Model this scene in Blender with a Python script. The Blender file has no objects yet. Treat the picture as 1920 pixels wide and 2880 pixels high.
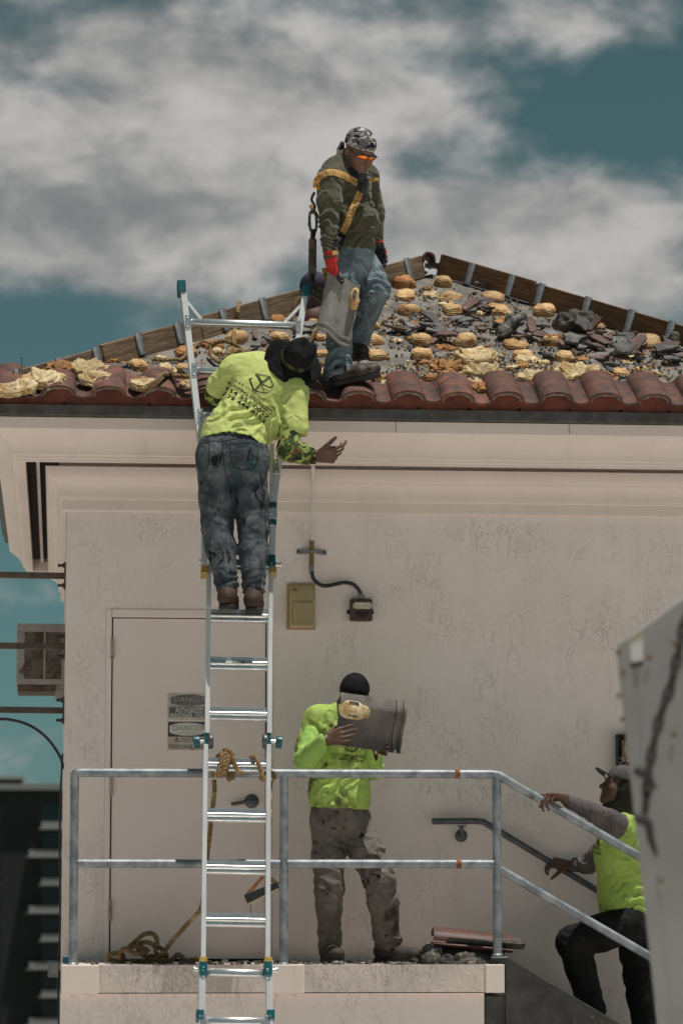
import bpy, bmesh, math, random
import numpy as np
from mathutils import Vector, Matrix
from mathutils.bvhtree import BVHTree
R = math.radians
scene = bpy.context.scene
COL = scene.collection
rng = random.Random(7)

# ------------------------------------------------------------------ camera
F0 = 9000.0                      # focal length in pixels of a 1920 wide frame
CAM = Vector((-0.033, -18.8, 0.30))
TH = math.atan(1120 / F0)
PSI = math.atan(800 / F0 * math.cos(TH))
FWD = Vector((math.sin(PSI)*math.cos(TH), math.cos(PSI)*math.cos(TH), math.sin(TH)))
RGT = Vector((math.cos(PSI), -math.sin(PSI), 0))
UPV = RGT.cross(FWD)
cd = bpy.data.cameras.new('camera'); cam = bpy.data.objects.new('camera', cd); COL.objects.link(cam)
cam.matrix_world = Matrix(((RGT.x, UPV.x, -FWD.x, CAM.x), (RGT.y, UPV.y, -FWD.y, CAM.y), (RGT.z, UPV.z, -FWD.z, CAM.z), (0, 0, 0, 1)))
cd.sensor_fit = 'HORIZONTAL'; cd.sensor_width = 24.0; cd.lens = 24.0 * F0 / 1920
cd.clip_start = 0.5; cd.clip_end = 3000
cd.dof.use_dof = True; cd.dof.focus_distance = 18.1; cd.dof.aperture_fstop = 3.6
scene.camera = cam

def ray(px, py):
    return (FWD + RGT * ((px - 960) / F0) + UPV * ((1440 - py) / F0))
def P(px, py, Y):
    "world point seen at photo pixel (px,py) that lies at depth Y"
    d = ray(px, py)
    return CAM + d * ((Y - CAM.y) / d.y)
def PL(px, py, p0, n):
    "world point of the pixel's ray on the plane through p0 with normal n"
    d = ray(px, py)
    return CAM + d * ((p0 - CAM).dot(n) / d.dot(n))
def zat(py, Y, px=960): return P(px, py, Y).z
def xat(px, Y, py=2000): return P(px, py, Y).x

# ------------------------------------------------------------------ light
SUN_DIR = Vector((0.17, -0.118, 1.0)).normalized()      # towards the sun
sl = bpy.data.lights.new('sun', 'SUN'); sun = bpy.data.objects.new('sun', sl); COL.objects.link(sun)
sl.energy = 2.5; sl.angle = R(0.5); sl.color = (1.0, 0.965, 0.91)
sun.rotation_euler = SUN_DIR.to_track_quat('Z', 'Y').to_euler(); sun.location = (0, 0, 30)
world = bpy.data.worlds.new('World'); scene.world = world; world.use_nodes = True
scene.view_settings.view_transform = 'Standard'; scene.view_settings.look = 'None'
scene.view_settings.exposure = 0.77; scene.view_settings.gamma = 1.0
scene.view_settings.use_curve_mapping = False
try:
    scene.cycles.use_denoising = True
    scene.cycles.max_bounces = 6
except Exception: pass

class NT:
    "small node-tree helper"
    def __init__(s, tree): s.t = tree; s.n = tree.nodes; s.l = tree.links
    def new(s, typ, **kw):
        n = s.n.new(typ)
        for k, v in kw.items():
            if k.startswith('i_'):
                key = k[2:]; key = int(key) if key.isdigit() else key.replace('_', ' ')
                n.inputs[key].default_value = v
            else: setattr(n, k, v)
        return n
    def link(s, a, b): s.l.new(a, b)
    def val(s, sock, v):
        if hasattr(v, 'is_linked') or isinstance(v, bpy.types.NodeSocket): s.l.new(v, sock)
        else: sock.default_value = v
    def math(s, op, a, b=0.0, clamp=False):
        n = s.n.new('ShaderNodeMath'); n.operation = op; n.use_clamp = clamp
        s.val(n.inputs[0], a); s.val(n.inputs[1], b); return n.outputs[0]
    def vmath(s, op, a, b=(0, 0, 0)):
        n = s.n.new('ShaderNodeVectorMath'); n.operation = op
        s.val(n.inputs[0], a); s.val(n.inputs[1], b)
        return n.outputs['Value'] if op in ('LENGTH', 'DISTANCE', 'DOT_PRODUCT') else n.outputs[0]
    def noise(s, vec, scale, detail=4, rough=.55, dist=0.0):
        n = s.n.new('ShaderNodeTexNoise'); s.l.new(vec, n.inputs['Vector'])
        n.inputs['Scale'].default_value = scale; n.inputs['Detail'].default_value = detail
        n.inputs['Roughness'].default_value = rough; n.inputs['Distortion'].default_value = dist
        return n.outputs[0]
    def ramp(s, fac, lo, hi):
        n = s.n.new('ShaderNodeMapRange'); n.interpolation_type = 'SMOOTHSTEP'
        s.val(n.inputs[0], fac); n.inputs[1].default_value = lo; n.inputs[2].default_value = hi
        return n.outputs[0]
    def mix(s, fac, a, b, blend='MIX'):
        n = s.n.new('ShaderNodeMix'); n.data_type = 'RGBA'; n.blend_type = blend
        s.val(n.inputs[0], fac)
        s.val(n.inputs[6], c4(a) if isinstance(a, (tuple, list)) else a)
        s.val(n.inputs[7], c4(b) if isinstance(b, (tuple, list)) else b)
        return n.outputs[2]
    def mapping(s, vec, scale=(1, 1, 1), rot=(0, 0, 0), loc=(0, 0, 0)):
        n = s.n.new('ShaderNodeMapping'); s.l.new(vec, n.inputs[0])
        n.inputs['Scale'].default_value = scale; n.inputs['Rotation'].default_value = rot; n.inputs['Location'].default_value = loc
        return n.outputs[0]
def c4(c): return (c[0], c[1], c[2], 1.0)

# ------------------------------------------------------------------ sky with clouds
def build_world():
    t = world.node_tree; t.nodes.clear(); N = NT(t)
    out = N.new('ShaderNodeOutputWorld'); bg = N.new('ShaderNodeBackground')
    bg.inputs[1].default_value = 0.15
    sky = N.new('ShaderNodeTexSky'); sky.sky_type = 'NISHITA'; sky.sun_disc = False
    sky.sun_elevation = math.asin(SUN_DIR.z); sky.sun_rotation = math.atan2(SUN_DIR.x, SUN_DIR.y)
    sky.air_density = 1.0; sky.dust_density = 0.6; sky.ozone_density = 1.5
    tc = N.new('ShaderNodeTexCoord'); d = tc.outputs['Generated']
    tint = N.mix(1.0, sky.outputs[0], (0.118, 0.182, 0.153), 'MULTIPLY')
    bwn = N.new('ShaderNodeRGBToBW'); N.link(sky.outputs[0], bwn.inputs[0])
    flat = N.vmath('MULTIPLY', N.mix(0.0, (.070, .138, .148), (0, 0, 0)), (1, 1, 1))
    sc_ = N.new('ShaderNodeVectorMath'); sc_.operation = 'SCALE'; N.link(flat, sc_.inputs[0]); N.link(bwn.outputs[0], sc_.inputs['Scale'])
    base = N.mix(.75, tint, sc_.outputs[0])
    # cloud density: broken noise everywhere, gathered into banks
    dd = N.mapping(d, (1, 1, 1.75), loc=(0.31, 0.2, 0.77))
    n1 = N.noise(dd, 9.0, 9, .56, .35)
    n2 = N.noise(N.mapping(d, (1, 1, 1.6), loc=(3.1, 1.7, .4)), 34.0, 7, .6, .25)
    dens = N.math('ADD', N.math('MULTIPLY', N.math('SUBTRACT', n1, .5), 1.25), N.math('MULTIPLY', N.math('SUBTRACT', n2, .5), .85))
    blobs = [(760, 250, 490, 220, .58), (300, 560, 440, 270, .58), (60, 120, 260, 150, .12), (1120, 330, 330, 120, .42), (1330, 600, 420, 120, .42),
             (1480, 790, 380, 170, .72), (150, 720, 330, 90, .30), (1600, 60, 360, 90, .36), (950, 560, 420, 110, .22), (560, 760, 300, 70, .26), (1760, 640, 320, 190, .42),
             (1700, 290, 290, 200, -.36), (90, 900, 420, 170, -.34), (1240, 170, 150, 60, -.12), (660, 470, 170, 60, -.16), (1250, 480, 330, 70, -.26), (150, 260, 200, 60, -.2)]
    for (bx, by, rx, ry, amp) in blobs:
        c = ray(bx, by).normalized()
        ex = N.math('MULTIPLY', N.vmath('DOT_PRODUCT', N.vmath('SUBTRACT', d, tuple(c)), tuple(RGT)), F0 / rx)
        ey = N.math('MULTIPLY', N.vmath('DOT_PRODUCT', N.vmath('SUBTRACT', d, tuple(c)), tuple(UPV)), F0 / ry)
        q = N.math('ADD', N.math('MULTIPLY', ex, ex), N.math('MULTIPLY', ey, ey))
        g = N.math('POWER', 2.718, N.math('MULTIPLY', q, -0.9))
        fw = N.math('GREATER_THAN', N.vmath('DOT_PRODUCT', d, tuple(FWD)), 0.0)
        dens = N.math('ADD', dens, N.math('MULTIPLY', N.math('MULTIPLY', g, fw), amp))
    m = N.ramp(dens, -.03, 0.52)
    n3 = N.noise(N.mapping(d, (1, 1, 1.5), loc=(.5, .1, .12)), 11.0, 8, .58, .3)
    shade = N.ramp(N.math('ADD', N.math('MULTIPLY', n3, .7), N.math('MULTIPLY', n2, .6)), .48, .82)
    cloud = N.mix(shade, (.86, .88, .885), (2.15, 2.07, 2.0))
    col = N.mix(N.math('MULTIPLY', m, .92), base, cloud)
    N.link(col, bg.inputs[0]); N.link(bg.outputs[0], out.inputs[0])
build_world()

# ------------------------------------------------------------------ materials
MATS = {}
def M(name, c1, c2=None, scale=6, detail=5, lo=.35, hi=.65, rough=.75, metal=0.0, bump=0.0, bscale=60, bdetail=4,
      spots=(), stretch=(1, 1, 1), rnd=0.0, spec=.4, trans=0.0, coat=0.0, sheen=0.0, extra=None, wr=0.0, wsc=6):
    m = bpy.data.materials.new(name); m.use_nodes = True; t = m.node_tree; N = NT(t)
    b = t.nodes['Principled BSDF']
    tc = N.new('ShaderNodeTexCoord'); vec = N.mapping(tc.outputs['Object'], stretch)
    oi = N.new('ShaderNodeObjectInfo')
    if rnd > 0:
        of = N.new('ShaderNodeCombineXYZ')
        N.link(N.math('MULTIPLY', oi.outputs['Random'], 13.0), of.inputs[0]); N.link(N.math('MULTIPLY', oi.outputs['Random'], 29.0), of.inputs[1])
        vec = N.vmath('ADD', vec, of.outputs[0])
    col = c4(c1)
    if c2 is not None:
        f = N.ramp(N.noise(vec, scale, detail, .6), lo, hi)
        col = N.mix(f, c1, c2)
    for sp in spots:
        (sc, ssc, slo, shi) = sp[:4]
        sv = N.mapping(tc.outputs['Object'], sp[4] if len(sp) > 4 else (1, 1, 1), loc=(ssc * .37, 1.3, 2.1))
        f = N.ramp(N.noise(sv, ssc, 4, .6, .3), slo, shi)
        col = N.mix(f, col, sc)
    if rnd > 0:
        hs = N.new('ShaderNodeHueSaturation')
        N.link(N.math('ADD', N.math('MULTIPLY', oi.outputs['Random'], 2 * rnd), 1 - rnd), hs.inputs['Value'])
        N.val(hs.inputs['Color'], col); col = hs.outputs[0]
    N.val(b.inputs['Base Color'], col)
    b.inputs['Roughness'].default_value = rough; b.inputs['Metallic'].default_value = metal
    b.inputs['Specular IOR Level'].default_value = spec
    if coat: b.inputs['Coat Weight'].default_value = coat
    if sheen: b.inputs['Sheen Weight'].default_value = sheen
    if trans: b.inputs['Transmission Weight'].default_value = trans
    if bump > 0:
        bn = N.new('ShaderNodeBump'); bn.inputs['Strength'].default_value = 1.0; bn.inputs['Distance'].default_value = bump
        hgt = N.noise(vec, bscale, bdetail, .6)
        if wr > 0:                                       # creased cloth: ridges where a warped noise crosses its middle
            a_ = N.math('ABSOLUTE', N.math('SUBTRACT', N.noise(vec, wsc, 2, .45, 1.2), .5))
            a2_ = N.math('ABSOLUTE', N.math('SUBTRACT', N.noise(N.mapping(vec, loc=(5, 2, 8)), wsc * 2.3, 3, .5, 1.2), .5))
            r_ = N.math('ADD', N.math('SUBTRACT', 1.0, N.ramp(a_, 0.0, .22)), N.math('MULTIPLY', N.math('SUBTRACT', 1.0, N.ramp(a2_, 0.0, .2)), .12))
            hgt = N.math('ADD', hgt, N.math('MULTIPLY', r_, wr / bump))
        N.link(hgt, bn.inputs['Height']); N.link(bn.outputs[0], b.inputs['Normal'])
    if extra: extra(N, b, tc, col)
    MATS[name] = m
    return m

def stucco(name, c1, c2, k=1.0, fine=False):
    m = bpy.data.materials.new(name); m.use_nodes = True; N = NT(m.node_tree); b = m.node_tree.nodes['Principled BSDF']
    tc = N.new('ShaderNodeTexCoord'); v = tc.outputs['Object']
    col = N.mix(N.ramp(N.noise(v, 1.3, 6, .6), .35, .65), c1, c2)
    st = N.ramp(N.noise(N.mapping(v, (5, 5, .6)), 1.6, 5, .6), .55, .8)          # rain streaks
    col = N.mix(N.math('MULTIPLY', st, .40), col, tuple(x * .74 for x in c1))
    if not fine:
        def lines(sc, off, w, dist):
            n = N.noise(N.mapping(v, (1.0, 1.0, .48), loc=(off, off * .7, off * .3)), sc, 3, .6, dist)
            a = N.math('ABSOLUTE', N.math('SUBTRACT', n, .5))
            return N.math('SUBTRACT', 1.0, N.ramp(a, 0.0, w))
        mask = N.ramp(N.noise(N.mapping(v, (1, 1, .8), loc=(4.2, 0, 1)), 2.6, 5, .62), .46, .64)
        l1 = N.math('MULTIPLY', lines(15, 2.1, .016, 1.0), mask)
        l2 = N.math('MULTIPLY', lines(30, 7.7, .024, .8), N.ramp(N.noise(N.mapping(v, (1, 1, 1), loc=(1, 9, 3)), 2.1, 5, .62), .48, .66))
        plate = N.ramp(N.noise(N.mapping(v, (1, 1, .7)), 14, 3, .5, .8), .40, .56)
        h = N.math('ADD', N.math('MULTIPLY', N.math('ADD', l1, l2), .75), N.math('MULTIPLY', plate, .30))
        h = N.math('ADD', h, N.math('MULTIPLY', N.noise(v, 85, 3, .6), .22))
        col = N.mix(N.math('MULTIPLY', N.math('ADD', l1, l2, True), .03), col, tuple(x * .45 for x in c1))
    else:
        h = N.noise(v, 130, 4, .65)
    bn = N.new('ShaderNodeBump'); bn.inputs['Strength'].default_value = 1.0
    bn.inputs['Distance'].default_value = (.0022 if fine else .0028) * k
    N.link(h, bn.inputs['Height']); N.link(bn.outputs[0], b.inputs['Normal'])
    N.val(b.inputs['Base Color'], col); b.inputs['Roughness'].default_value = .85; b.inputs['Specular IOR Level'].default_value = .25
    MATS[name] = m; return m

def camo(name, cols, scale, stretch=(1, 1, 1), sharp=.015, rough=.85, bump=.0012, bscale=160):
    "hard edged blotches in several colours"
    m = bpy.data.materials.new(name); m.use_nodes = True; N = NT(m.node_tree); b = m.node_tree.nodes['Principled BSDF']
    tc = N.new('ShaderNodeTexCoord'); v = N.mapping(tc.outputs['Object'], stretch)
    col = c4(cols[0][0])
    for i, (c, th) in enumerate(cols[1:]):
        n = N.noise(N.mapping(v, loc=(3.7 * i + 1, 1.9 * i, 5.3 * i)), scale * (1 + .18 * i), 2.5, .5, .9)
        col = N.mix(N.ramp(n, th - sharp, th + sharp), col, c)
    bn = N.new('ShaderNodeBump'); bn.inputs['Distance'].default_value = bump
    N.link(N.noise(v, bscale, 3, .6), bn.inputs['Height']); N.link(bn.outputs[0], b.inputs['Normal'])
    N.val(b.inputs['Base Color'], col); b.inputs['Roughness'].default_value = rough; b.inputs['Specular IOR Level'].default_value = .2
    MATS[name] = m; return m

def wood(name, c1, c2, c3, axis_scale):
    m = bpy.data.materials.new(name); m.use_nodes = True; N = NT(m.node_tree); b = m.node_tree.nodes['Principled BSDF']
    tc = N.new('ShaderNodeTexCoord'); oi = N.new('ShaderNodeObjectInfo')
    off = N.new('ShaderNodeCombineXYZ'); N.link(N.math('MULTIPLY', oi.outputs['Random'], 30.0), off.inputs[0]); N.link(N.math('MULTIPLY', oi.outputs['Random'], 17.0), off.inputs[1])
    v = N.vmath('ADD', tc.outputs['Object'], off.outputs[0])
    g = N.noise(N.mapping(v, axis_scale), 1.0, 5, .65, 1.2)
    g2 = N.noise(v, 3.0, 4, .6)
    col = N.mix(N.ramp(g, .33, .62), c1, c2)
    col = N.mix(N.math('MULTIPLY', N.ramp(g2, .45, .7), .55), col, c3)
    kn = N.ramp(N.noise(N.mapping(v, (2.2, 2.2, 5.5)), 1.5, 2, .5), .70, .76)
    col = N.mix(kn, col, tuple(x * .35 for x in c3))
    bn = N.new('ShaderNodeBump'); bn.inputs['Distance'].default_value = .004
    N.link(g, bn.inputs['Height']); N.link(bn.outputs[0], b.inputs['Normal'])
    N.val(b.inputs['Base Color'], col); b.inputs['Roughness'].default_value = .85; b.inputs['Specular IOR Level'].default_value = .2
    MATS[name] = m; return m

# ------------------------------------------------------------------ mesh helpers
def tag(o, label=None, cat=None, group=None, kind=None):
    if label: o['label'] = label
    if cat: o['category'] = cat
    if group: o['group'] = group
    if kind: o['kind'] = kind
    return o
def empty(name, loc, label=None, cat=None, group=None, kind=None):
    o = bpy.data.objects.new(name, None); COL.objects.link(o); o.location = loc; o.empty_display_size = .1
    return tag(o, label, cat, group, kind)
def link_mesh(name, me, mats=None, parent=None, base=None):
    o = bpy.data.objects.new(name, me); COL.objects.link(o)
    if mats is not None:
        for mm in (mats if isinstance(mats, (list, tuple)) else [mats]): me.materials.append(mm)
    if parent is not None:
        o.parent = parent
        L = Vector((0, 0, 0)); q = parent
        while q is not None:
            L += q.location; q = q.parent
        if base is None:
            base = Vector((0, 0, 0))
        if base.length > 0: me.transform(Matrix.Translation(-base))
        o.location = base - L
    else:
        if base is None and len(me.vertices):
            co = np.empty(len(me.vertices) * 3, np.float32); me.vertices.foreach_get('co', co); co = co.reshape(-1, 3)
            mn, mx = co.min(0), co.max(0); base = Vector(((mn[0] + mx[0]) / 2, (mn[1] + mx[1]) / 2, mn[2]))
        if base is not None:
            me.transform(Matrix.Translation(-base)); o.location = base
    return o
class MB:
    def __init__(s): s.v = []; s.f = []; s.m = []; s.mi = 0
    def add(s, vs, fs):
        o = len(s.v); s.v += [tuple(x) for x in vs]; s.f += [tuple(i + o for i in f) for f in fs]; s.m += [s.mi] * len(fs); return s
    def box(s, c, size, rot=None):
        hx, hy, hz = size[0] / 2, size[1] / 2, size[2] / 2; c = Vector(c)
        vs = [Vector((x * hx, y * hy, z * hz)) for x in (-1, 1) for y in (-1, 1) for z in (-1, 1)]
        if rot is not None: vs = [rot @ v for v in vs]
        return s.add([v + c for v in vs], [(0, 1, 3, 2), (4, 6, 7, 5), (0, 4, 5, 1), (2, 3, 7, 6), (0, 2, 6, 4), (1, 5, 7, 3)])
    def box2(s, a, b):
        a, b = Vector(a), Vector(b); return s.box((a + b) / 2, (abs(b.x - a.x), abs(b.y - a.y), abs(b.z - a.z)))
    def beam(s, a, b, w, d, side=(0, -1, 0), a2=None):
        "square bar from a to b: w across, d along the 'side' direction"
        a, b = Vector(a), Vector(b); t = (b - a).normalized(); n = Vector(side); n = (n - t * n.dot(t)).normalized(); u = t.cross(n)
        vs = []
        for p in (a, b):
            for (i, j) in ((-1, -1), (1, -1), (1, 1), (-1, 1)): vs.append(p + u * (i * w / 2) + n * (j * d / 2))
        return s.add(vs, [(0, 3, 2, 1), (4, 5, 6, 7), (0, 1, 5, 4), (1, 2, 6, 5), (2, 3, 7, 6), (3, 0, 4, 7)])
    def tube(s, pts, r, n=10, cap=True, close=False, lobes=0, twist=0.0):
        pts = [Vector(p) for p in pts]; k = len(pts); rs = r if isinstance(r, (list, tuple)) else [r] * k
        vs = []; up = Vector((0.123, 0.2, 1)).normalized(); prev = None; acc = 0
        for i, p in enumerate(pts):
            if close: t = (pts[(i + 1) % k] - pts[i - 1]).normalized()
            else: t = (pts[min(i + 1, k - 1)] - pts[max(i - 1, 0)]).normalized()
            if prev is None:
                a = t.cross(up)
                if a.length < .05: a = t.cross(Vector((1, 0, 0)))
                a.normalize()
            else:
                a = (prev - t * prev.dot(t)).normalized()
            prev = a; b = t.cross(a)
            if i > 0: acc += (pts[i] - pts[i - 1]).length * twist
            for j in range(n):
                th = 2 * math.pi * j / n; rr = rs[i]
                if lobes: rr *= 0.80 + .20 * abs(math.cos(lobes * (th) / 2)) * 1.35
                vs.append(p + a * math.cos(th + acc) * rr + b * math.sin(th + acc) * rr)
        fs = []
        for i in range(k if close else k - 1):
            for j in range(n):
                i2 = (i + 1) % k
                fs.append((i * n + j, i * n + (j + 1) % n, i2 * n + (j + 1) % n, i2 * n + j))
        if cap and not close: fs += [tuple(range(n - 1, -1, -1)), tuple((k - 1) * n + j for j in range(n))]
        return s.add(vs, fs)
    def cyl(s, a, b, r, n=16, r2=None): return s.tube([a, b], [r, r if r2 is None else r2], n)
    def lathe(s, prof, c, axis=(0, 0, 1), n=24, up=None, sx=1.0, sy=1.0):
        "profile of (radius, height) round an axis"
        ax = Vector(axis).normalized(); a = ax.cross(Vector(up) if up else (Vector((0, 0, 1)) if abs(ax.z) < .9 else Vector((1, 0, 0)))).normalized(); b = ax.cross(a)
        c = Vector(c); vs = []
        for (r, h) in prof:
            for j in range(n):
                th = 2 * math.pi * j / n; vs.append(c + ax * h + a * (math.cos(th) * r * sx) + b * (math.sin(th) * r * sy))
        k = len(prof); fs = [(i * n + j, i * n + (j + 1) % n, (i + 1) * n + (j + 1) % n, (i + 1) * n + j) for i in range(k - 1) for j in range(n)]
        fs += [tuple(range(n - 1, -1, -1)), tuple((k - 1) * n + j for j in range(n))]
        return s.add(vs, fs)
    def extrude(s, prof, a, b):
        "closed polygon 'prof' (list of Vectors) swept by vectors a -> b"
        a, b = Vector(a), Vector(b); n = len(prof)
        vs = [Vector(p) + a for p in prof] + [Vector(p) + b for p in prof]
        fs = [(i, (i + 1) % n, n + (i + 1) % n, n + i) for i in range(n)] + [tuple(range(n - 1, -1, -1)), tuple(range(n, 2 * n))]
        return s.add(vs, fs)
    def grid(s, rows):
        k = len(rows); n = len(rows[0])
        return s.add([p for r in rows for p in r], [(i * n + j, i * n + j + 1, (i + 1) * n + j + 1, (i + 1) * n + j) for i in range(k - 1) for j in range(n - 1)])
    def mesh(s, name, bevel=0.0, smooth=35, seg=1, fix=True):
        me = bpy.data.meshes.new(name); me.from_pydata(s.v, [], s.f)
        if any(s.m): me.polygons.foreach_set('material_index', s.m)
        bm = bmesh.new(); bm.from_mesh(me)
        if fix: bmesh.ops.recalc_face_normals(bm, faces=bm.faces)
        if bevel > 0:
            es = [e for e in bm.edges if len(e.link_faces) == 2 and e.calc_face_angle(0) > .6]
            bmesh.ops.bevel(bm, geom=es, offset=bevel, segments=seg, affect='EDGES', clamp_overlap=True)
        bm.to_mesh(me); bm.free()
        if smooth:
            me.polygons.foreach_set('use_smooth', [True] * len(me.polygons)); me.set_sharp_from_angle(angle=R(smooth))
        return me
    def obj(s, name, mat, parent=None, bevel=0.0, smooth=35, base=None, seg=1, fix=True):
        return link_mesh(name, s.mesh(name, bevel, smooth, seg, fix), mat, parent, base)
def np_mesh(name, V, Fq, mat, parent=None, smooth=True, base=None):
    me = bpy.data.meshes.new(name); V = np.asarray(V, np.float32); Fq = np.asarray(Fq, np.int32)
    me.vertices.add(len(V)); me.vertices.foreach_set('co', V.ravel())
    k = Fq.shape[1]; me.loops.add(Fq.size); me.loops.foreach_set('vertex_index', Fq.ravel())
    me.polygons.add(len(Fq)); me.polygons.foreach_set('loop_start', np.arange(len(Fq), dtype=np.int32) * k)
    me.update(calc_edges=True); me.validate()
    me.polygons.foreach_set('use_smooth', [smooth] * len(me.polygons))
    return link_mesh(name, me, mat, parent, base)
def catmull(pts, n=8, close=False):
    pts = [Vector(p) for p in pts]; out = []; k = len(pts)
    rngk = k if close else k - 1
    for i in range(rngk):
        p0 = pts[(i - 1) % k] if close or i > 0 else pts[0] * 2 - pts[1]
        p1, p2 = pts[i], pts[(i + 1) % k]
        p3 = pts[(i + 2) % k] if close or i + 2 < k else pts[-1] * 2 - pts[-2]
        for j in range(n):
            t = j / n
            out.append(.5 * ((2 * p1) + (p2 - p0) * t + (2 * p0 - 5 * p1 + 4 * p2 - p3) * t * t + (3 * p1 - p0 - 3 * p2 + p3) * t ** 3))
    if not close: out.append(pts[-1])
    return out
def resample(pts, step):
    out = [pts[0]]; acc = 0
    for a, b in zip(pts[:-1], pts[1:]):
        L = (b - a).length
        while acc + L >= step:
            t = (step - acc) / L; a = a.lerp(b, t); out.append(a); L = (b - a).length; acc = 0
            if L < 1e-9: break
        acc += L
    return out

# vectorised value noise
_rs = np.random.RandomState(11); _T = _rs.rand(64, 64, 64).astype(np.float32)
def vnoise(Pt, freq=1.0, off=0.0):
    q = np.asarray(Pt, np.float32) * freq + off; i = np.floor(q).astype(np.int64); f = q - i; f = f * f * (3 - 2 * f)
    x0, y0, z0 = (i[..., 0] & 63), (i[..., 1] & 63), (i[..., 2] & 63); x1, y1, z1 = (x0 + 1) & 63, (y0 + 1) & 63, (z0 + 1) & 63
    fx, fy, fz = f[..., 0], f[..., 1], f[..., 2]
    def l(a, b, t): return a + (b - a) * t
    c00 = l(_T[x0, y0, z0], _T[x1, y0, z0], fx); c10 = l(_T[x0, y1, z0], _T[x1, y1, z0], fx)
    c01 = l(_T[x0, y0, z1], _T[x1, y0, z1], fx); c11 = l(_T[x0, y1, z1], _T[x1, y1, z1], fx)
    return l(l(c00, c10, fy), l(c01, c11, fy), fz) - .5
def fbm(Pt, freq, oct=4, off=0.0):
    a = 1.0; s = 0
    for o in range(oct): s = s + a * vnoise(Pt, freq * 2 ** o, off + 7.3 * o); a *= .5
    return s
# ================================================================== materials
WALL1, WALL2 = (.81, .70, .65), (.765, .655, .605)
m_stucco = stucco('stucco', WALL1, WALL2)
m_trim = stucco('trim_stucco', (.76, .65, .585), (.71, .605, .545), fine=True)
m_door = M('door_paint', (.80, .672, .625), (.765, .64, .59), scale=2.5, rough=.6, bump=.0006, bscale=120, spots=[((.22, .17, .14), 9, .70, .78)])
m_dark = M('shadow_gap', (.01, .009, .008), rough=.9)
m_rustbeige = M('rusty_beige_paint', (.42, .33, .26), (.22, .10, .05), scale=30, lo=.45, hi=.7, rough=.7)
m_steel = M('weathered_steel', (.16, .165, .17), (.10, .10, .105), scale=14, rough=.45, metal=.7, bump=.0006, bscale=80)
def _galv(N, b, tc, col):
    pass
m_galv = M('galvanised_steel', (.30, .32, .335), (.15, .165, .18), scale=11, rough=.5, metal=.35, bump=.0008, bscale=70, stretch=(1, 1, 1),
           spots=[((.30, .17, .10), 16, .70, .76), ((.14, .14, .14), 23, .66, .76)])
m_rust = M('rust', (.16, .055, .02), (.30, .12, .05), scale=40, rough=.9, bump=.002, bscale=90)
m_galv_dark = M('dark_handrail_paint', (.075, .08, .085), (.12, .12, .12), scale=20, rough=.45, metal=.3, bump=.0005)
m_stringer = M('dirty_black_steel', (.045, .043, .042), (.085, .08, .075), scale=7, rough=.42, metal=.35, bump=.001, bscale=40,
               spots=[((.33, .22, .14), 13, .66, .70), ((.22, .21, .2), 5, .60, .8)])
m_concrete = M('concrete_deck', (.66, .62, .58), (.58, .545, .51), scale=3, rough=.9, bump=.003, bscale=40)  # albedo raised so the unseen deck bounces fill onto the shaded wall
m_gutter = M('dark_drip_edge', (.065, .062, .058), (.11, .10, .095), scale=12, rough=.5, metal=.3, bump=.0006, spots=[((.22, .2, .17), 30, .66, .72)])
m_closure = M('red_eave_closure', (.20, .052, .028), (.12, .032, .02), scale=9, rough=.7, bump=.0015, bscale=50)
def _tile_extra(N, b, tc, col):
    f = N.ramp(N.noise(N.vmath('ADD', tc.outputs['Object'], N.new('ShaderNodeObjectInfo').outputs['Location']), 9, 6, .68), .46, .60)
    c = N.mix(N.math('MULTIPLY', f, .85), col, (.048, .028, .024))
    s = N.ramp(N.noise(N.mapping(tc.outputs['Object'], (1, 1, 1), loc=(3, 5, 1)), 60, 3, .6), .72, .76)
    c = N.mix(s, c, (.55, .45, .38)); N.val(b.inputs['Base Color'], c)
m_tile = M('terracotta_tile', (.17, .062, .038), (.095, .042, .030), scale=16, rough=.72, bump=.002, bscale=110, rnd=.24, extra=_tile_extra)
m_mortar = M('grey_mortar', (.25, .22, .18), (.14, .12, .10), scale=30, rough=.95, bump=.004, bscale=60)
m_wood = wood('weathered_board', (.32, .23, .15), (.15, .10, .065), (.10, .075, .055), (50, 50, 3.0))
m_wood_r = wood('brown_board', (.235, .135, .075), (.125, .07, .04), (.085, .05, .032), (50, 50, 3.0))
m_strap = M('galvanised_strap', (.13, .14, .148), (.085, .09, .095), scale=25, rough=.65, metal=.3, bump=.001)
m_felt = M('roof_underlayment', (.215, .195, .17), (.12, .108, .095), scale=4.5, detail=8, lo=.38, hi=.62, rough=.95, bump=.004, bscale=55,
           spots=[((.34, .27, .17), 14, .62, .68), ((.065, .062, .06), 20, .63, .70), ((.40, .33, .2), 46, .69, .73), ((.07, .065, .06), 70, .66, .70)])

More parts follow.
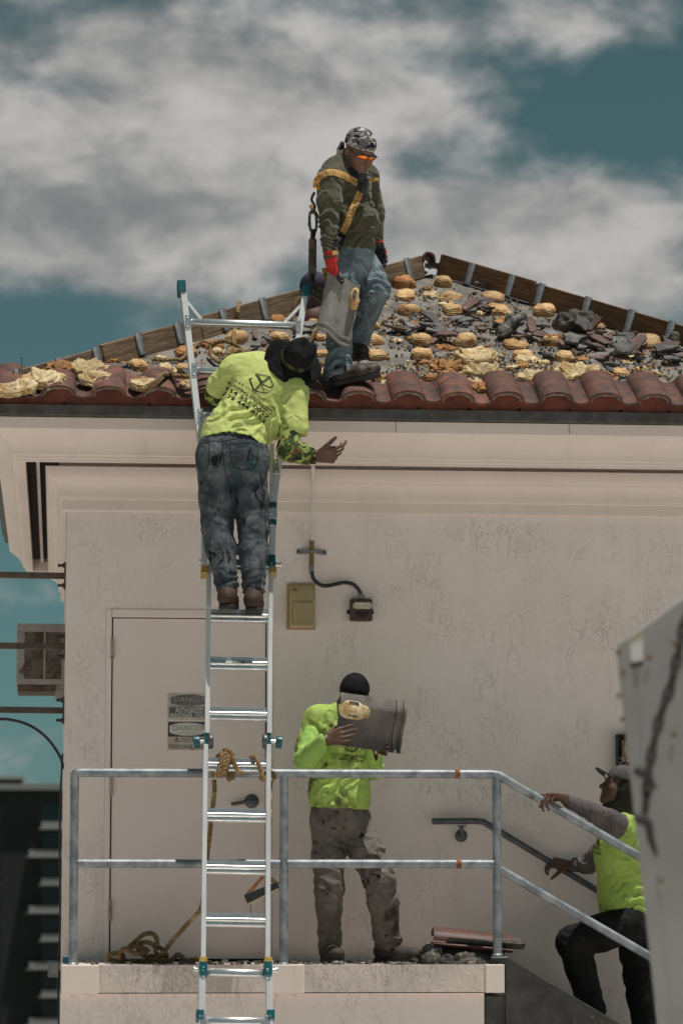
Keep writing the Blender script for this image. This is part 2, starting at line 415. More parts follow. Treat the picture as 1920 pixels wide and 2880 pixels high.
# ================================================================== building shell
Z_G = -1.35
bld = empty('stucco_building', (2.5, 2.8, Z_G), 'beige stucco building with red tile eave and half stripped hip roof', 'building')
BX, BD = P(2500, 1110, -.455).x - .455, 5.6
DX0, DX1 = P(294, 2200, 0).x, P(766, 2200, 0).x
DZ = P(500, 1714, 0).z
Z_TOP = P(960, 1372, 0).z + .25
def wallface():
    m = MB(); X0, X1 = 0.0, BX; r = .06
    q = lambda a, b, c, d: m.add([a, b, c, d], [(0, 1, 2, 3)])
    def fr(x0, x1, z0, z1): q((x0, 0, z0), (x1, 0, z0), (x1, 0, z1), (x0, 0, z1))
    fr(X0, DX0, 0, DZ); fr(DX1, X1, 0, DZ); fr(X0, DX0, DZ, Z_TOP); fr(DX0, DX1, DZ, Z_TOP); fr(DX1, X1, DZ, Z_TOP)
    fr(X0, DX0, Z_G, 0); fr(DX0, DX1, Z_G, 0); fr(DX1, X1, Z_G, 0)
    q((DX0, 0, 0), (DX0, r, 0), (DX0, r, DZ), (DX0, 0, DZ)); q((DX1, r, 0), (DX1, 0, 0), (DX1, 0, DZ), (DX1, r, DZ))
    q((DX0, r, DZ), (DX1, r, DZ), (DX1, 0, DZ), (DX0, 0, DZ)); q((DX0, 0, 0), (DX1, 0, 0), (DX1, r, 0), (DX0, r, 0))
    q((DX0, r, 0), (DX1, r, 0), (DX1, r, DZ), (DX0, r, DZ))
    q((0, BD, Z_G), (0, 0, Z_G), (0, 0, Z_TOP), (0, BD, Z_TOP)); q((X1, 0, Z_G), (X1, BD, Z_G), (X1, BD, Z_TOP), (X1, 0, Z_TOP))
    q((X1, BD, Z_G), (0, BD, Z_G), (0, BD, Z_TOP), (X1, BD, Z_TOP))
    bm_me = m.mesh('wall', 0, 0, fix=False); return bm_me
link_mesh('wall', wallface(), m_stucco, bld)

def ring(prof, mat, name, x0=0.0, x1=BX, y0=0.0, y1=BD, parent=bld, crease=30):
    "moulding with profile [(out, z)] run round the building with mitred corners"
    m = MB(); n = len(prof); rows = []
    for (ox, oy, sx, sy) in ((x0, y0, -1, -1), (x1, y0, 1, -1), (x1, y1, 1, 1), (x0, y1, -1, 1)):
        rows.append([(ox + sx * o, oy + sy * o, z) for (o, z) in prof])
    vs = [p for r in rows for p in r]; fs = []
    for i in range(4):
        j = (i + 1) % 4
        for k in range(n - 1): fs.append((i * n + k, j * n + k, j * n + k + 1, i * n + k + 1))
    m.add(vs, fs); return m.obj(name, mat, parent, smooth=crease)
zz = lambda py, o: P(960, py, -o).z
def arc(o0, z0, o1, z1, n=8, mode='cove'):
    pts = []
    for i in range(n + 1):
        a = i / n * math.pi / 2
        if mode == 'cove': pts.append((o1 + (o0 - o1) * (1 - math.sin(a)) if True else 0, z0 + (z1 - z0) * (1 - math.cos(a))))
        else: pts.append((o0 + (o1 - o0) * (1 - math.cos(a)), z0 + (z1 - z0) * math.sin(a)))
    return pts
# crown under the soffit: fillet, band, cove, quarter round up to the soffit
zb0, zb1 = zz(1441, .03), zz(1413, .03); zs = zz(1316, .2)
crown = [(0.002, zb0 - .012), (.014, zb0 - .006), (.030, zb0), (.030, zb1), (.040, zb1 + .006), (.040, zb1 + .014)]
zc1 = zb1 + .10
for i in range(9):                                       # S curve outwards
    t = i / 8; crown.append((.045 + .05 * (1 - math.cos(t * math.pi / 2)), zb1 + .016 + (zc1 - zb1) * math.sin(t * math.pi / 2) * .9))
zl = crown[-1][1]
for i in range(1, 9):
    t = i / 8; crown.append((.095 + .033 * math.sin(t * math.pi / 2), zl + (zs - zl) * (1 - math.cos(t * math.pi / 2)) * .9 + (zs - zl) * .1 * t))
crown += [(.126, zs + .003), (.05, zs + .004), (.05, zs + .16)]
ring(crown, m_trim, 'cornice')
# soffit gap with dark vent strip
ring([(.052, zs + .10), (.26, zs + .10)], m_dark, 'soffit_vent')
ring([(.165, zs + .07), (.185, zs + .07), (.185, zs + .10)], m_trim, 'soffit_lip')
# big fascia: small fillets at the bottom, shallow cove, flat top
zf0 = zz(1308, .27); zft = zz(1181, .47)
fas = [(.245, zs + .15), (.245, zf0), (.295, zf0), (.297, zf0 + .012), (.305, zf0 + .016), (.307, zf0 + .030), (.322, zf0 + .036)]
for i in range(1, 11):
    t = i / 10; fas.append((.322 + .098 * (t ** 1.7), zf0 + .036 + .130 * t))
fas += [(.428, zf0 + .172), (.430, zft - .01), (.430, zft), (.34, zft)]
ring(fas, m_trim, 'fascia')
# drip edge (dark metal) and red closure strip
zd0, zd1 = zft, zz(1150, .47)
ring([(.40, zd0 + .004), (.455, zd0 + .004), (.470, zd0 + .012), (.470, zd1 - .006), (.485, zd1), (.30, zd1 + .002)], m_gutter, 'drip_edge')
zr0 = zd1 + .004; EO = .455                                # eave overhang used by the roof plane
# vertical joints across the mouldings
for px, y0, y1, o in ((1113, 1190, 1303, .4315), (1600, 1190, 1303, .4315)):
    jm = MB(); a = P(px, y0 + 8, -o); jm.box((a.x, -o, (zf0 + .175 + zft) / 2), (.0025, .004, zft - zf0 - .18)); jm.obj('joint_line', m_mortar, bld)


# ================================================================== roof plane
E0 = Vector((-EO, -EO, zr0 + .036)); HALF = 2.9
for _ in range(12): HALF = P(1212, 770, HALF - EO).x + EO
apx = P(1212, 770, HALF - EO)
AP = Vector((apx.x, HALF - EO, apx.z)); XR = P(2500, 1110, -EO).x
RN = Vector((0, -(AP.z - E0.z) / HALF, 1)).normalized()   # normal of the front slope
RS = Vector((0, 1, (AP.z - E0.z) / HALF)).normalized()    # up the slope
RXV = Vector((1, 0, 0))
roof = link_mesh('roof', None, None) if False else None
rm = MB()
cs = [(-EO, -EO), (XR, -EO), (XR, BD + EO), (-EO, BD + EO)]
A2 = (AP.x, AP.y, AP.z); B2 = (AP.x, BD + EO - HALF, AP.z)
c3 = [(x, y, E0.z) for x, y in cs]
# finely divided front slope so that it can be uneven
rows = []
NU, NV = 90, 50
for j in range(NV + 1):
    v = j / NV; row = []
    for i in range(NU + 1):
        u = i / NU; xl_ = -EO + (AP.x + EO) * v; x = xl_ + ((XR + (AP.x - XR) * v) - xl_) * u; p = Vector((x, -EO + HALF * v, E0.z + (AP.z - E0.z) * v))
        row.append(p)
    rows.append(row)
for row in rows:
    arr = np.array([tuple(p) for p in row]); nz = fbm(arr, 3.0, 4) * .012 + fbm(arr, 20, 2, 5) * .004
    for p, d in zip(row, nz): p += RN * float(d - .004)
rm.grid(rows)
rm.add([c3[1], c3[2], B2, A2], [(0, 1, 2, 3)]); rm.add([c3[2], c3[3], B2], [(0, 1, 2)]); rm.add([c3[3], c3[0], A2, B2], [(0, 1, 2, 3)])
rm.add([tuple(Vector(c) - Vector((0, 0, .02))) for c in c3], [(3, 2, 1, 0)])
roof = rm.obj('roof', m_felt, bld, smooth=30, fix=False)
def RP(px, py, h=0.0):
    "point on the front roof slope under a photo pixel, lifted h along the normal"
    return PL(px, py, E0 + RN * h, RN)

# hip nailer boards with straps: boards stand on edge along the hips
def hip(px_list, seams, straps, mat, right=False):
    a = Vector((XR, -EO, E0.z)) if right else Vector((-EO, -EO, E0.z)); b = AP.copy(); d = (b - a)
    side = Vector((d.y, -d.x, 0)).normalized() * (1 if not right else -1)
    t_of = lambda px: _t_on(a, d, px)
    H = .148; TK = .038
    for (p0, p1, dz) in seams:
        t0, t1 = t_of(p0), t_of(p1)
        m = MB(); A = a + d * t0 + Vector((0, 0, H / 2 - .004 + dz)); Bq = a + d * t1 + Vector((0, 0, H / 2 - .004 + dz))
        m.beam(A, Bq, TK, H, side=(0, 0, 1))
        L = (Bq - A).length; me = m.mesh('hip_board', .003, 30)
        base = (A + Bq) / 2
        # board-local frame so the grain runs along the board
        zq = (Bq - A).to_track_quat('Z', 'Y').to_matrix().to_4x4()
        o = link_mesh('hip_board', me, mat, roof, base); me.transform(zq.inverted()); o.rotation_euler = zq.to_euler()
    for (px, up) in straps:
        t = t_of(px); c = a + d * t; dd = d.normalized(); m = MB()
        w = .058; NB = (Vector((0, 0, 1)) - dd * dd.z).normalized()
        fr = -side if side.y > 0 else side
        bk = c + fr * (-TK / 2 - .004); ft = c + fr * (TK / 2 + .004)
        pts = [ft - fr * .010 + NB * (H + .001 + up), ft + NB * (H + up), ft + NB * .010, ft + fr * .016 + RN * .004]
        th = .0025
        rowsA = [[tuple(p - dd * w / 2), tuple(p + dd * w / 2)] for p in pts]
        m.grid(rowsA); me = m.mesh('hip_strap', 0, 30)
        o = link_mesh('hip_strap', me, m_strap, roof, c)
        sm = o.modifiers.new('thick', 'SOLIDIFY'); sm.thickness = .004; sm.offset = 0
def _t_on(a, d, px):
    lo, hi = -.3, 1.05
    def pxof(t):
        p = a + d * t - CAM; return 960 + F0 * p.dot(RGT) / p.dot(FWD)
    s = 1 if pxof(hi) > pxof(lo) else -1
    for _ in range(40):
        mid = (lo + hi) / 2
        if (pxof(mid) - px) * s < 0: lo = mid
        else: hi = mid
    return lo
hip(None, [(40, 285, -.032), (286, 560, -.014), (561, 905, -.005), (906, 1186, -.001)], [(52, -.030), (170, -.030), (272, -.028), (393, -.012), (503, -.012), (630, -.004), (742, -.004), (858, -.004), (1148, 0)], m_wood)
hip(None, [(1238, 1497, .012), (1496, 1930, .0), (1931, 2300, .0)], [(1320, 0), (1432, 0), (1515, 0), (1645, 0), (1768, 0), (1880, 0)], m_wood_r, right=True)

# eave row of S tiles, each a part of the roof
PITCH = P(1576, 1100, -EO).x - P(1438, 1100, -EO).x
def tile_profile(n1=12, n2=7, w=None, t=.014):
    "cross section: tall barrel then shallow pan; returns outer & inner polylines (x,h)"
    w = w or PITCH; bw = w * .60; pw = w - bw; top = []
    for i in range(n1 + 1):
        a = math.pi * (1 - i / n1); top.append((bw / 2 + bw / 2 * math.cos(a), .047 * math.sin(a) ** .9))
    for i in range(1, n2 + 1):
        a = math.pi * i / n2; top.append((bw + pw / 2 - pw / 2 * math.cos(a), -.024 * math.sin(a)))
    return top
def stile_mesh(name, length=.40, w=None, t=.014, lip=True, jitter=0):
    m = MB(); pr = tile_profile(w=w); n = len(pr)
    def ring_at(y, dh, dx=0.0):
        # offset normals
        out = []
        for i, (x, h) in enumerate(pr):
            x0, h0 = pr[max(i - 1, 0)]; x1, h1 = pr[min(i + 1, n - 1)]
            tx, th = x1 - x0, h1 - h0; L = math.hypot(tx, th) or 1
            out.append((x - th / L * dh, y, h + tx / L * dh))
        return out
    secs = [(0, t), (.012, t + .002), (.05, t + .001), (length * .5, t), (length * .985, t), (length, t - .004)]
    tops = [ring_at(y, d) for y, d in secs]; bots = [ring_at(y, 0) for y, d in secs]
    m.grid([r for r in tops]); m.grid([r[::-1] for r in bots])
    m.grid([tops[0], bots[0]]); m.grid([tops[-1], bots[-1]])
    m.grid([[r[0] for r in tops], [r[0] for r in bots]]); m.grid([[r[-1] for r in tops], [r[-1] for r in bots]])
    me = m.mesh(name, 0, 40)
    bm = bmesh.new(); bm.from_mesh(me); bmesh.ops.remove_doubles(bm, verts=bm.verts, dist=1e-5); bmesh.ops.recalc_face_normals(bm, faces=bm.faces); bm.to_mesh(me); bm.free()
    me.polygons.foreach_set('use_smooth', [True] * len(me.polygons)); me.set_sharp_from_angle(angle=R(40))
    return me
tile_me = stile_mesh('roof_tile'); tile_me.materials.append(m_tile)
mort_m = MB(); CLOS = []
X_T0 = P(1384, 1120, -EO - .02).x                        # left edge of one barrel
k0 = -int((X_T0 + EO + .1) / PITCH) - 1
roof_rot = Matrix((RXV, RS, RN)).transposed().to_4x4()
TZ = E0 + Vector((0, -.035, .010))
LW = sum((q.location for q in (roof, bld)), Vector((0, 0, 0)))
for k in range(k0, k0 + 24):
    x = X_T0 + k * PITCH
    if x < -EO - .12 or x > BX + EO - .1: continue
    o = bpy.data.objects.new('roof_tile', tile_me); COL.objects.link(o); o.parent = roof
    jit = Matrix.Rotation(rng.uniform(-.03, .03), 4, 'Y') @ Matrix.Rotation(rng.uniform(-.035, .025), 4, 'Z') @ Matrix.Rotation(rng.uniform(-.02, .03), 4, 'X')
    mw = Matrix.Translation(Vector((x, TZ.y + rng.uniform(-.006, .006), TZ.z + rng.uniform(0, .008)))) @ roof_rot @ Matrix.Rotation(R(2.5), 4, 'X') @ jit
    o.matrix_basis = Matrix.Translation(-LW) @ mw
    pr = tile_profile()
    arc_ = []
    for (hx, hh) in pr[:13]:
        c = mw @ Vector((hx, .022, hh - .007)); arc_.append(c + Vector((0, rng.uniform(-.004, .004), rng.uniform(-.004, .003))))
    mort_m.tube(arc_, [.010 + rng.uniform(-.003, .004) for _ in arc_], 6)
    for (hx, hh) in pr: CLOS.append((x + hx, (mw @ Vector((hx, .03, hh))).z))
CLOS.sort(); cm = MB()
cm.grid([[(x, -EO - .004, zr0) for x, z in CLOS], [(x, -EO - .004, max(z, zr0 + .008)) for x, z in CLOS]])
cm.add([(-EO - .004, -EO - .004, zr0), (-EO - .004, BD + EO, zr0), (-EO - .004, BD + EO, zr0 + .07), (-EO - .004, -EO - .004, zr0 + .07)], [(0, 1, 2, 3)])
cm.obj('eave_closure', m_closure, bld, smooth=0)
mo = mort_m.obj('mortar_bedding', m_mortar, roof, smooth=30); mo['kind'] = 'stuff'
# weep holes in the red closure
for px in (180, 420, 1178, 1320, 1460, 1600, 1745, 1880):
    wm = MB(); c = P(px, 1152, -EO - .001); wm.cyl((c.x, -EO + .01, zr0 + .006), (c.x, -EO - .0065, zr0 + .006), .011, 10); wm.obj('weep_hole', m_dark, bld)

# ================================================================== door, landing, railing
door = empty('door', (0, 0, 0)); door.parent = bld; door.location = Vector((P(500, 2200, 0).x, .04, 0)) - Vector(bld.location)
sx0, sx1, sz1 = P(314, 2200, .02).x, P(745, 2200, .02).x, P(500, 1741, .02).z
m = MB(); fw = .012
m.box2((DX0 + .001, -.008, 0), (sx0 - .008, .058, DZ - .001)); m.box2((sx1 + .008, -.008, 0), (DX1 - .001, .058, DZ - .001)); m.box2((sx0 - .006, -.0075, sz1 + .006), (sx1 + .006, .058, DZ - .001))
m.obj('door_frame', m_door, door, bevel=.003)
m = MB(); m.box2((sx0 - .006, .045, .0), (sx1 + .006, .057, sz1 + .006)); m.obj('shadow_gap', m_dark, door)
m = MB(); m.box2((sx0, .004, .016), (sx1, .05, sz1)); m.obj('door_leaf', m_door, door, bevel=.003)
for (y0, y1) in ((1797, 1855), (2187, 2240), (2534, 2593)):
    m = MB(); za, zb = P(310, y1, -.01).z, P(310, y0, -.01).z; n = 5
    for i in range(n):
        a = za + (zb - za) * i / n; m.cyl((sx0 - .004, -.010, a + .001), (sx0 - .004, -.010, a + (zb - za) / n - .001), .0095, 12)
    m.cyl((sx0 - .004, -.010, zb), (sx0 - .004, -.010, zb + .006), .006, 10)
    m.obj('hinge', m_rustbeige, door)
c = P(708, 2254, -.01); m = MB()
m.lathe([(.001, 0), (.040, 0), (.042, .006), (.036, .012), (.016, .016), (.016, .040), (.001, .040)], (c.x, .004, c.z), (0, -1, 0), 28)
hd = m.obj('handle_rose', m_steel, door, smooth=40)
m = MB(); e = P(650, 2262, -.04); m.tube([(c.x + .012, -.034, c.z), (c.x - .02, -.036, c.z - .001), (e.x + .02, -.036, e.z), (e.x, -.034, e.z + .001)], [.011, .012, .011, .010], 12)
m.obj('handle_lever', m_steel, door)
# faded warning stickers on the door
def text_mesh(txt, size, name='lettering', space=1.0, bold=0.0, res=3):
    cu = bpy.data.curves.new(name, 'FONT'); cu.body = txt; cu.size = size; cu.space_character = space; cu.align_x = 'CENTER'; cu.align_y = 'CENTER'
    cu.resolution_u = res; cu.offset = bold
    o = bpy.data.objects.new(name, cu); COL.objects.link(o)
    dg = bpy.context.evaluated_depsgraph_get(); me = bpy.data.meshes.new_from_object(o.evaluated_get(dg)); bpy.data.objects.remove(o); bpy.data.curves.remove(cu)
    return me
def flat_text(txt, x0, x1, zc, h, Y, mat, parent, bold=0.0, name='lettering'):
    me = text_mesh(txt, 1.0, name, bold=bold); co = np.empty(len(me.vertices) * 3, np.float32); me.vertices.foreach_get('co', co); co = co.reshape(-1, 3)
    mn, mx = co.min(0), co.max(0); out = np.zeros_like(co)
    out[:, 0] = x0 + (co[:, 0] - mn[0]) / (mx[0] - mn[0]) * (x1 - x0); out[:, 1] = Y; out[:, 2] = zc + ((co[:, 1] - mn[1]) / (mx[1] - mn[1]) - .5) * h
    me.vertices.foreach_set('co', out.ravel()); me.materials.clear(); return link_mesh(name, me, mat, parent)
m_sg_beige = M('faded_sticker', (.58, .50, .44), (.46, .36, .27), scale=18, rough=.6, spots=[((.18, .13, .09), 26, .64, .70)])
m_sg_grey = M('faded_grey_print', (.085, .085, .085), (.16, .155, .145), scale=26, rough=.6, spots=[((.42, .37, .32), 60, .66, .70)])
m_sg_white = M('faded_white_print', (.66, .62, .57), (.55, .51, .46), scale=30, rough=.6)
m_sg_ink = M('faded_ink', (.05, .048, .045), (.15, .14, .125), scale=22, lo=.5, hi=.75, rough=.7)
m_sg_faint = M('faint_ink', (.30, .26, .22), (.36, .31, .27), scale=22, rough=.7)
def sign(label, px0, py0, px1, py1, build):
    a, b = P(px0, py1, .002), P(px1, py0, .002)
    e_ = empty('danger_sign', ((a.x + b.x) / 2, .002, a.z), label, 'warning sign')
    m = MB(); m.box2((a.x, .0025, a.z), (b.x, .0038, b.z)); m.obj('sign_sheet', m_sg_beige, e_)
    build(e_, a, b); return e_
def oval(cx, cz, rx, rz, Y, n=36):
    m = MB(); m.add([(cx + rx * max(-1, min(1, 1.18 * math.cos(2 * math.pi * i / n))), Y, cz + rz * math.sin(2 * math.pi * i / n)) for i in range(n)], [tuple(range(n))]); return m
def s1(e_, a, b):
    w, h = b.x - a.x, b.z - a.z; cx = (a.x + b.x) / 2
    oval(cx + .006, b.z - h * .27, w * .45, h * .21, .0018).obj('oval', m_sg_grey, e_)
    flat_text('DANGER', a.x + w * .16, b.x - w * .03, b.z - h * .24, h * .22, .0012, m_sg_faint, e_, .01)
    flat_text('HIGH VOLTAGE', a.x + w * .3, b.x - w * .15, b.z - h * .41, h * .07, .0012, m_sg_faint, e_)
    m = MB(); m.box2((a.x + w * .04, .0012, a.z + h * .09), (b.x - .002, .0022, b.z - h * .51)); m.obj('panel', m_sg_grey, e_)
    flat_text('AUTHORIZED', a.x + w * .20, b.x - w * .10, b.z - h * .64, h * .20, .0006, m_sg_white, e_, .012)
    flat_text('PERSONNEL ONLY', a.x + w * .07, b.x - w * .02, b.z - h * .845, h * .17, .0006, m_sg_white, e_, .012)
def s2(e_, a, b):
    w, h = b.x - a.x, b.z - a.z; cx = (a.x + b.x) / 2
    m = MB(); m.box2((a.x + w * .01, .0016, b.z - h * .54), (b.x - w * .01, .0022, b.z - h * .03)); m.obj('panel', m_sg_ink, e_)
    oval(cx, b.z - h * .28, w * .45, h * .225, .0012).obj('oval', m_sg_white, e_)
    flat_text('DANGER', a.x + w * .11, b.x - w * .04, b.z - h * .24, h * .18, .0006, m_sg_faint, e_, .012)
    flat_text('HIGH VOLTAGE', a.x + w * .26, b.x - w * .2, b.z - h * .42, h * .07, .0006, m_sg_faint, e_)
    flat_text('AUTHORIZED', a.x + w * .17, b.x - w * .04, b.z - h * .66, h * .15, .0018, m_sg_ink, e_, .012)
    flat_text('PERSONNEL ONLY', a.x + w * .03, b.x + w * .0, b.z - h * .88, h * .15, .0018, m_sg_ink, e_, .012)
sign('upper faded DANGER sticker with dark cracked oval on the door', 471, 1950, 583, 2025, s1)
sign('lower faded DANGER sticker with pale oval and black AUTHORIZED PERSONNEL lettering', 471, 2029, 583, 2110, s2)

# landing
LY = -1.05
lx0, lx1 = P(172, 2740, LY).x, P(1418, 2740, LY).x; lz0 = P(600, 2795, LY).z
land = empty('stair_landing', ((lx0 + lx1) / 2, -.5, Z_G), 'raised concrete landing with stucco edge below the railing', 'landing')
m = MB(); m.box2((lx0 + .004, LY + .006, lz0 + .004), (lx1 - .004, -.003, -.002)); m.obj('slab', stucco('slab_stucco', (.66, .56, .50), (.52, .445, .395), 1.5), land)
for (a, b) in ((172, 278), (763, 856), (1365, 1418)):
    m = MB(); m.box2((P(a, 2740, LY).x, LY - .004, lz0), (P(b, 2740, LY).x, LY + .16, 0)); m.obj('edge_block', m_trim, land, bevel=.004)
m = MB(); m.box2((P(169, 2840, LY + .05).x, LY + .05, Z_G), (P(1361, 2840, LY + .05).x, -.004, lz0 - .002)); m.obj('support_wall', m_stucco, land)
for px in (206, 256, 778, 828): m = MB(); c = P(px, 2800, LY + .02); m.cyl((c.x, LY + .02, lz0 - .02), (c.x, LY + .02, lz0 + .01), .012, 10); m.obj('weep_pipe', m_trim, land)

# stairs
RY = -.98                                               # railing plane
S0 = P(1422, 2692, RY); S1 = P(1737, 2880, RY); sl_ = (S1.z - S0.z) / (S1.x - S0.x)
stair = empty('steel_staircase', (S1.x, -.5, Z_G), 'dark steel staircase descending from the landing to the right', 'stairs')
X2 = S0.x + (Z_G - S0.z + .25) / sl_
for yy in (RY - .02, -.10):
    m = MB(); hgt = .29; t = .010
    prof = [Vector((S0.x - .09, yy, S0.z)), Vector((S0.x, yy, S0.z)), Vector((X2, yy, S0.z + sl_ * (X2 - S0.x))), Vector((X2, yy, S0.z + sl_ * (X2 - S0.x) - hgt * 1.18)), Vector((S0.x - .005, yy, S0.z - hgt * 1.35)), Vector((S0.x - .005, yy, S0.z - hgt * .55)), Vector((S0.x - .005, yy, -.005)), Vector((S0.x - .09, yy, -.004))]
    m.extrude(prof, (0, -t / 2, 0), (0, t / 2, 0)); st = m.obj('stringer', m_stringer, stair, smooth=20)
    m = MB(); m.beam(Vector((S0.x - .09, yy - .018, S0.z - .004)), Vector((S0.x + .003, yy - .018, S0.z - .004)), .05, .008, side=(0, 0, 1)); m.beam(Vector((S0.x, yy - .018, S0.z - .004)), Vector((X2, yy - .018, S0.z + sl_ * (X2 - S0.x) - .004)), .05, .008, side=(0, 0, 1))
    m.obj('flange', m_stringer, st, bevel=.002)
ns = 7; tread_pts = []
for i in range(1, ns + 1):
    z = -.178 * i; x = S0.x + .035 + (.178 / -sl_) * (i - 1) * 1.0
    m = MB(); m.box2((x, RY - .012, z - .035), (x + .30, -.107, z)); m.obj('tread', m_stringer, stair, bevel=.004); tread_pts.append((x, z))
bx = MB(); a, b = P(1360, 2870, RY + .05), P(1420, 2800, RY + .05); bx.box2((a.x, RY - .0, b.z - .25), (b.x - .0, RY + .05, b.z - .004)); bx.obj('bracket', m_stringer, stair, bevel=.003)

# galvanised guard rail
rail = empty('guard_railing', ((lx0 + lx1) / 2, RY, 0), 'galvanised steel pipe railing along the landing edge and down the stairs', 'railing')
rr = .0245
zt, zm = P(600, 2175, RY).z, P(600, 2430, RY).z
xp = [P(208, 2400, RY).x, P(798, 2400, RY).x, P(1397, 2400, RY).x]
for x in xp:
    m = MB(); m.cyl((x, RY, 0.0 if x < xp[2] else S0.z + .004), (x, RY, zt), rr, 18); m.lathe([(.0245, 0), (.034, .002), (.027, .010), (.0246, .014)], (x, RY, .0 if x < xp[2] else S0.z + .006), n=18)
    m.obj('post', m_galv, rail)
t0, t1 = P(1480, 2226, RY), P(1812, 2418, RY); sr = (t1.z - t0.z) / (t1.x - t0.x)
XE = X2 - .3
m = MB(); m.tube([(xp[0] - .002, RY, zt - .035)] + catmull([(xp[0], RY, zt - .03), (xp[0] + .008, RY, zt - .004), (xp[0] + .045, RY, zt)], 4) + [(xp[1], RY, zt), (xp[2] - .03, RY, zt), (xp[2] + .01, RY, zt - .004), (xp[2] + .05, RY, zt + .026 * 0 + sr * .05 - .0), (XE, RY, zt + sr * (XE - xp[2]))], rr, 18); m.obj('top_rail', m_galv, rail)
for a, b in ((0, 1), (1, 2)):
    m = MB(); m.cyl((xp[a] + .02, RY, zm), (xp[b] - .02, RY, zm), rr, 18); m.obj('mid_rail', m_galv, rail)
mz = P(1410, 2445, RY); m = MB(); m.cyl((xp[2] + .012, RY, mz.z), (XE, RY, mz.z + sr * (XE - xp[2])), rr, 18); m.obj('mid_rail', m_galv, rail)
m = MB(); m.cyl((XE - .02, RY, Z_G), (XE - .02, RY, zt + sr * (XE - xp[2])), rr, 18); m.obj('post', m_galv, rail)
for (px, z) in ((1284, zt), (1287, zm)):
    x = P(px, 2300, RY).x; m = MB(); ring_ = []
    k = 12
    m.tube([(x + .012 * math.sin(i * 1.7) - .012 + i * .006, RY, z) for i in range(5)], [.0252, .0256, .0254, .0257, .0252], 18); m.obj('rust_joint', m_rust, rail)

# wall hand rail
hr = empty('wall_handrail', (P(1400, 2330, -.09).x, -.09, P(1400, 2330, -.09).z), 'dark pipe handrail fixed to the wall beside the stairs', 'handrail')
hp = [P(1214, 2311, -.09), P(1335, 2310, -.09), P(1358, 2312, -.09), P(1382, 2326, -.09), P(1665, 2497, -.09)]
dd = (hp[-1] - hp[-2]).normalized(); hp.append(hp[-1] + dd * 1.5)
m = MB(); m.tube(hp, .019, 16); m.obj('rail', m_galv_dark, hr)
c = P(1296, 2352, -.0); a = P(1298, 2322, -.09)
m = MB(); m.lathe([(.001, 0), (.037, 0), (.037, .007), (.02, .012), (.001, .012)], (c.x, -.001, c.z), (0, -1, 0), 24); m.tube(catmull([(c.x, -.01, c.z), (c.x, -.055, c.z + .005), (a.x, -.085, c.z + .03), (a.x, -.09, a.z)], 4), .011, 10); m.box((a.x, -.09, a.z - .004), (.05, .022, .008)); m.obj('bracket', m_galv_dark, hr)

# ================================================================== ground, distant things
m = MB(); m.box2((-16, -60, Z_G - .3), (40, 9, Z_G)); tag(m.obj('deck', m_concrete, smooth=0), 'unseen concrete deck round the building, paled to bounce light onto the wall', None, None, 'structure')
m = MB(); m.add([(-2500, -2500, -16), (2500, -2500, -16), (2500, 2500, -16), (-2500, 2500, -16)], [(0, 1, 2, 3)])
tag(m.obj('ground', M('far_ground', (.12, .13, .09), (.20, .19, .16), scale=.02, rough=1), smooth=0), 'flat ground far below', None, None, 'structure')
TY = 330.0; tb = lambda px, py: P(px, py, TY)
m_tower = M('shade_dark_facade', (.032, .032, .033), (.027, .027, .028), scale=.2, rough=.8)  # shade and vignetting on the tower are put into this dark base colour
m_towerw = M('white_balcony', (.34, .33, .32), (.30, .29, .28), scale=.3, rough=.8)
m_glass = M('dark_teal_glass', (.012, .028, .032), rough=.15, spec=.5)
tow = empty('apartment_tower', (tb(100, 2800).x, TY, -16), 'dark distant apartment tower with pale balconies left of the building', 'tower')
m = MB(); a, b = tb(-90, 2218), tb(260, 2218); m.box2((a.x, TY, -16), (b.x, TY + 22, b.z)); m.obj('facade', m_tower, tow)
m = MB(); a, b = tb(-95, 2222), tb(266, 2206); m.box2((a.x, TY - .8, a.z), (b.x, TY + 22.5, b.z)); m.obj('roof_slab', m_towerw, tow)
m = MB(); a, b = tb(-40, 2206), tb(60, 2181); m.box2((a.x, TY + 4, a.z), (b.x, TY + 12, b.z)); m.obj('penthouse', m_tower, tow)
m = MB(); a, b = tb(-44, 2188), tb(66, 2180); m.box2((a.x, TY + 3.4, a.z), (b.x, TY + 13, b.z)); m.obj('penthouse_roof', m_towerw, tow)
for i, y in enumerate((2322, 2401, 2480, 2558, 2637, 2716, 2794, 2873, 2950)):
    x0 = 116 if i % 2 == 0 else 82
    m = MB(); a, b = tb(x0, y + 9), tb(262, y - 9); m.box2((a.x, TY - 1.6, a.z), (b.x, TY + .02, b.z)); a, b = tb(x0 - 8, y + 12), tb(262, y + 9); m.box2((a.x, TY - 1.9, a.z), (b.x, TY + .02, b.z)); m.obj('balcony', m_towerw, tow)
for i in range(9):
    y0 = 2262 + 79 * i; m = MB(); a, b = tb(118, y0 + 48), tb(258, y0); m.box2((a.x, TY - .06, a.z), (b.x, TY + .1, b.z)); w = m.obj('window', m_glass, tow)
    for px in (136, 150, 166): m = MB(); a, b = tb(px, y0 + 48), tb(px + 1.5, y0); m.box2((a.x, TY - .16, a.z), (b.x, TY - .06, b.z)); m.obj('mullion', m_tower, w)
for i in range(9):
    y0 = 2262 + 79 * i; m = MB(); a, b = tb(-60, y0 + 48), tb(5, y0); m.box2((a.x, TY - .06, a.z), (b.x, TY + .1, b.z)); m.obj('window', m_glass, tow)
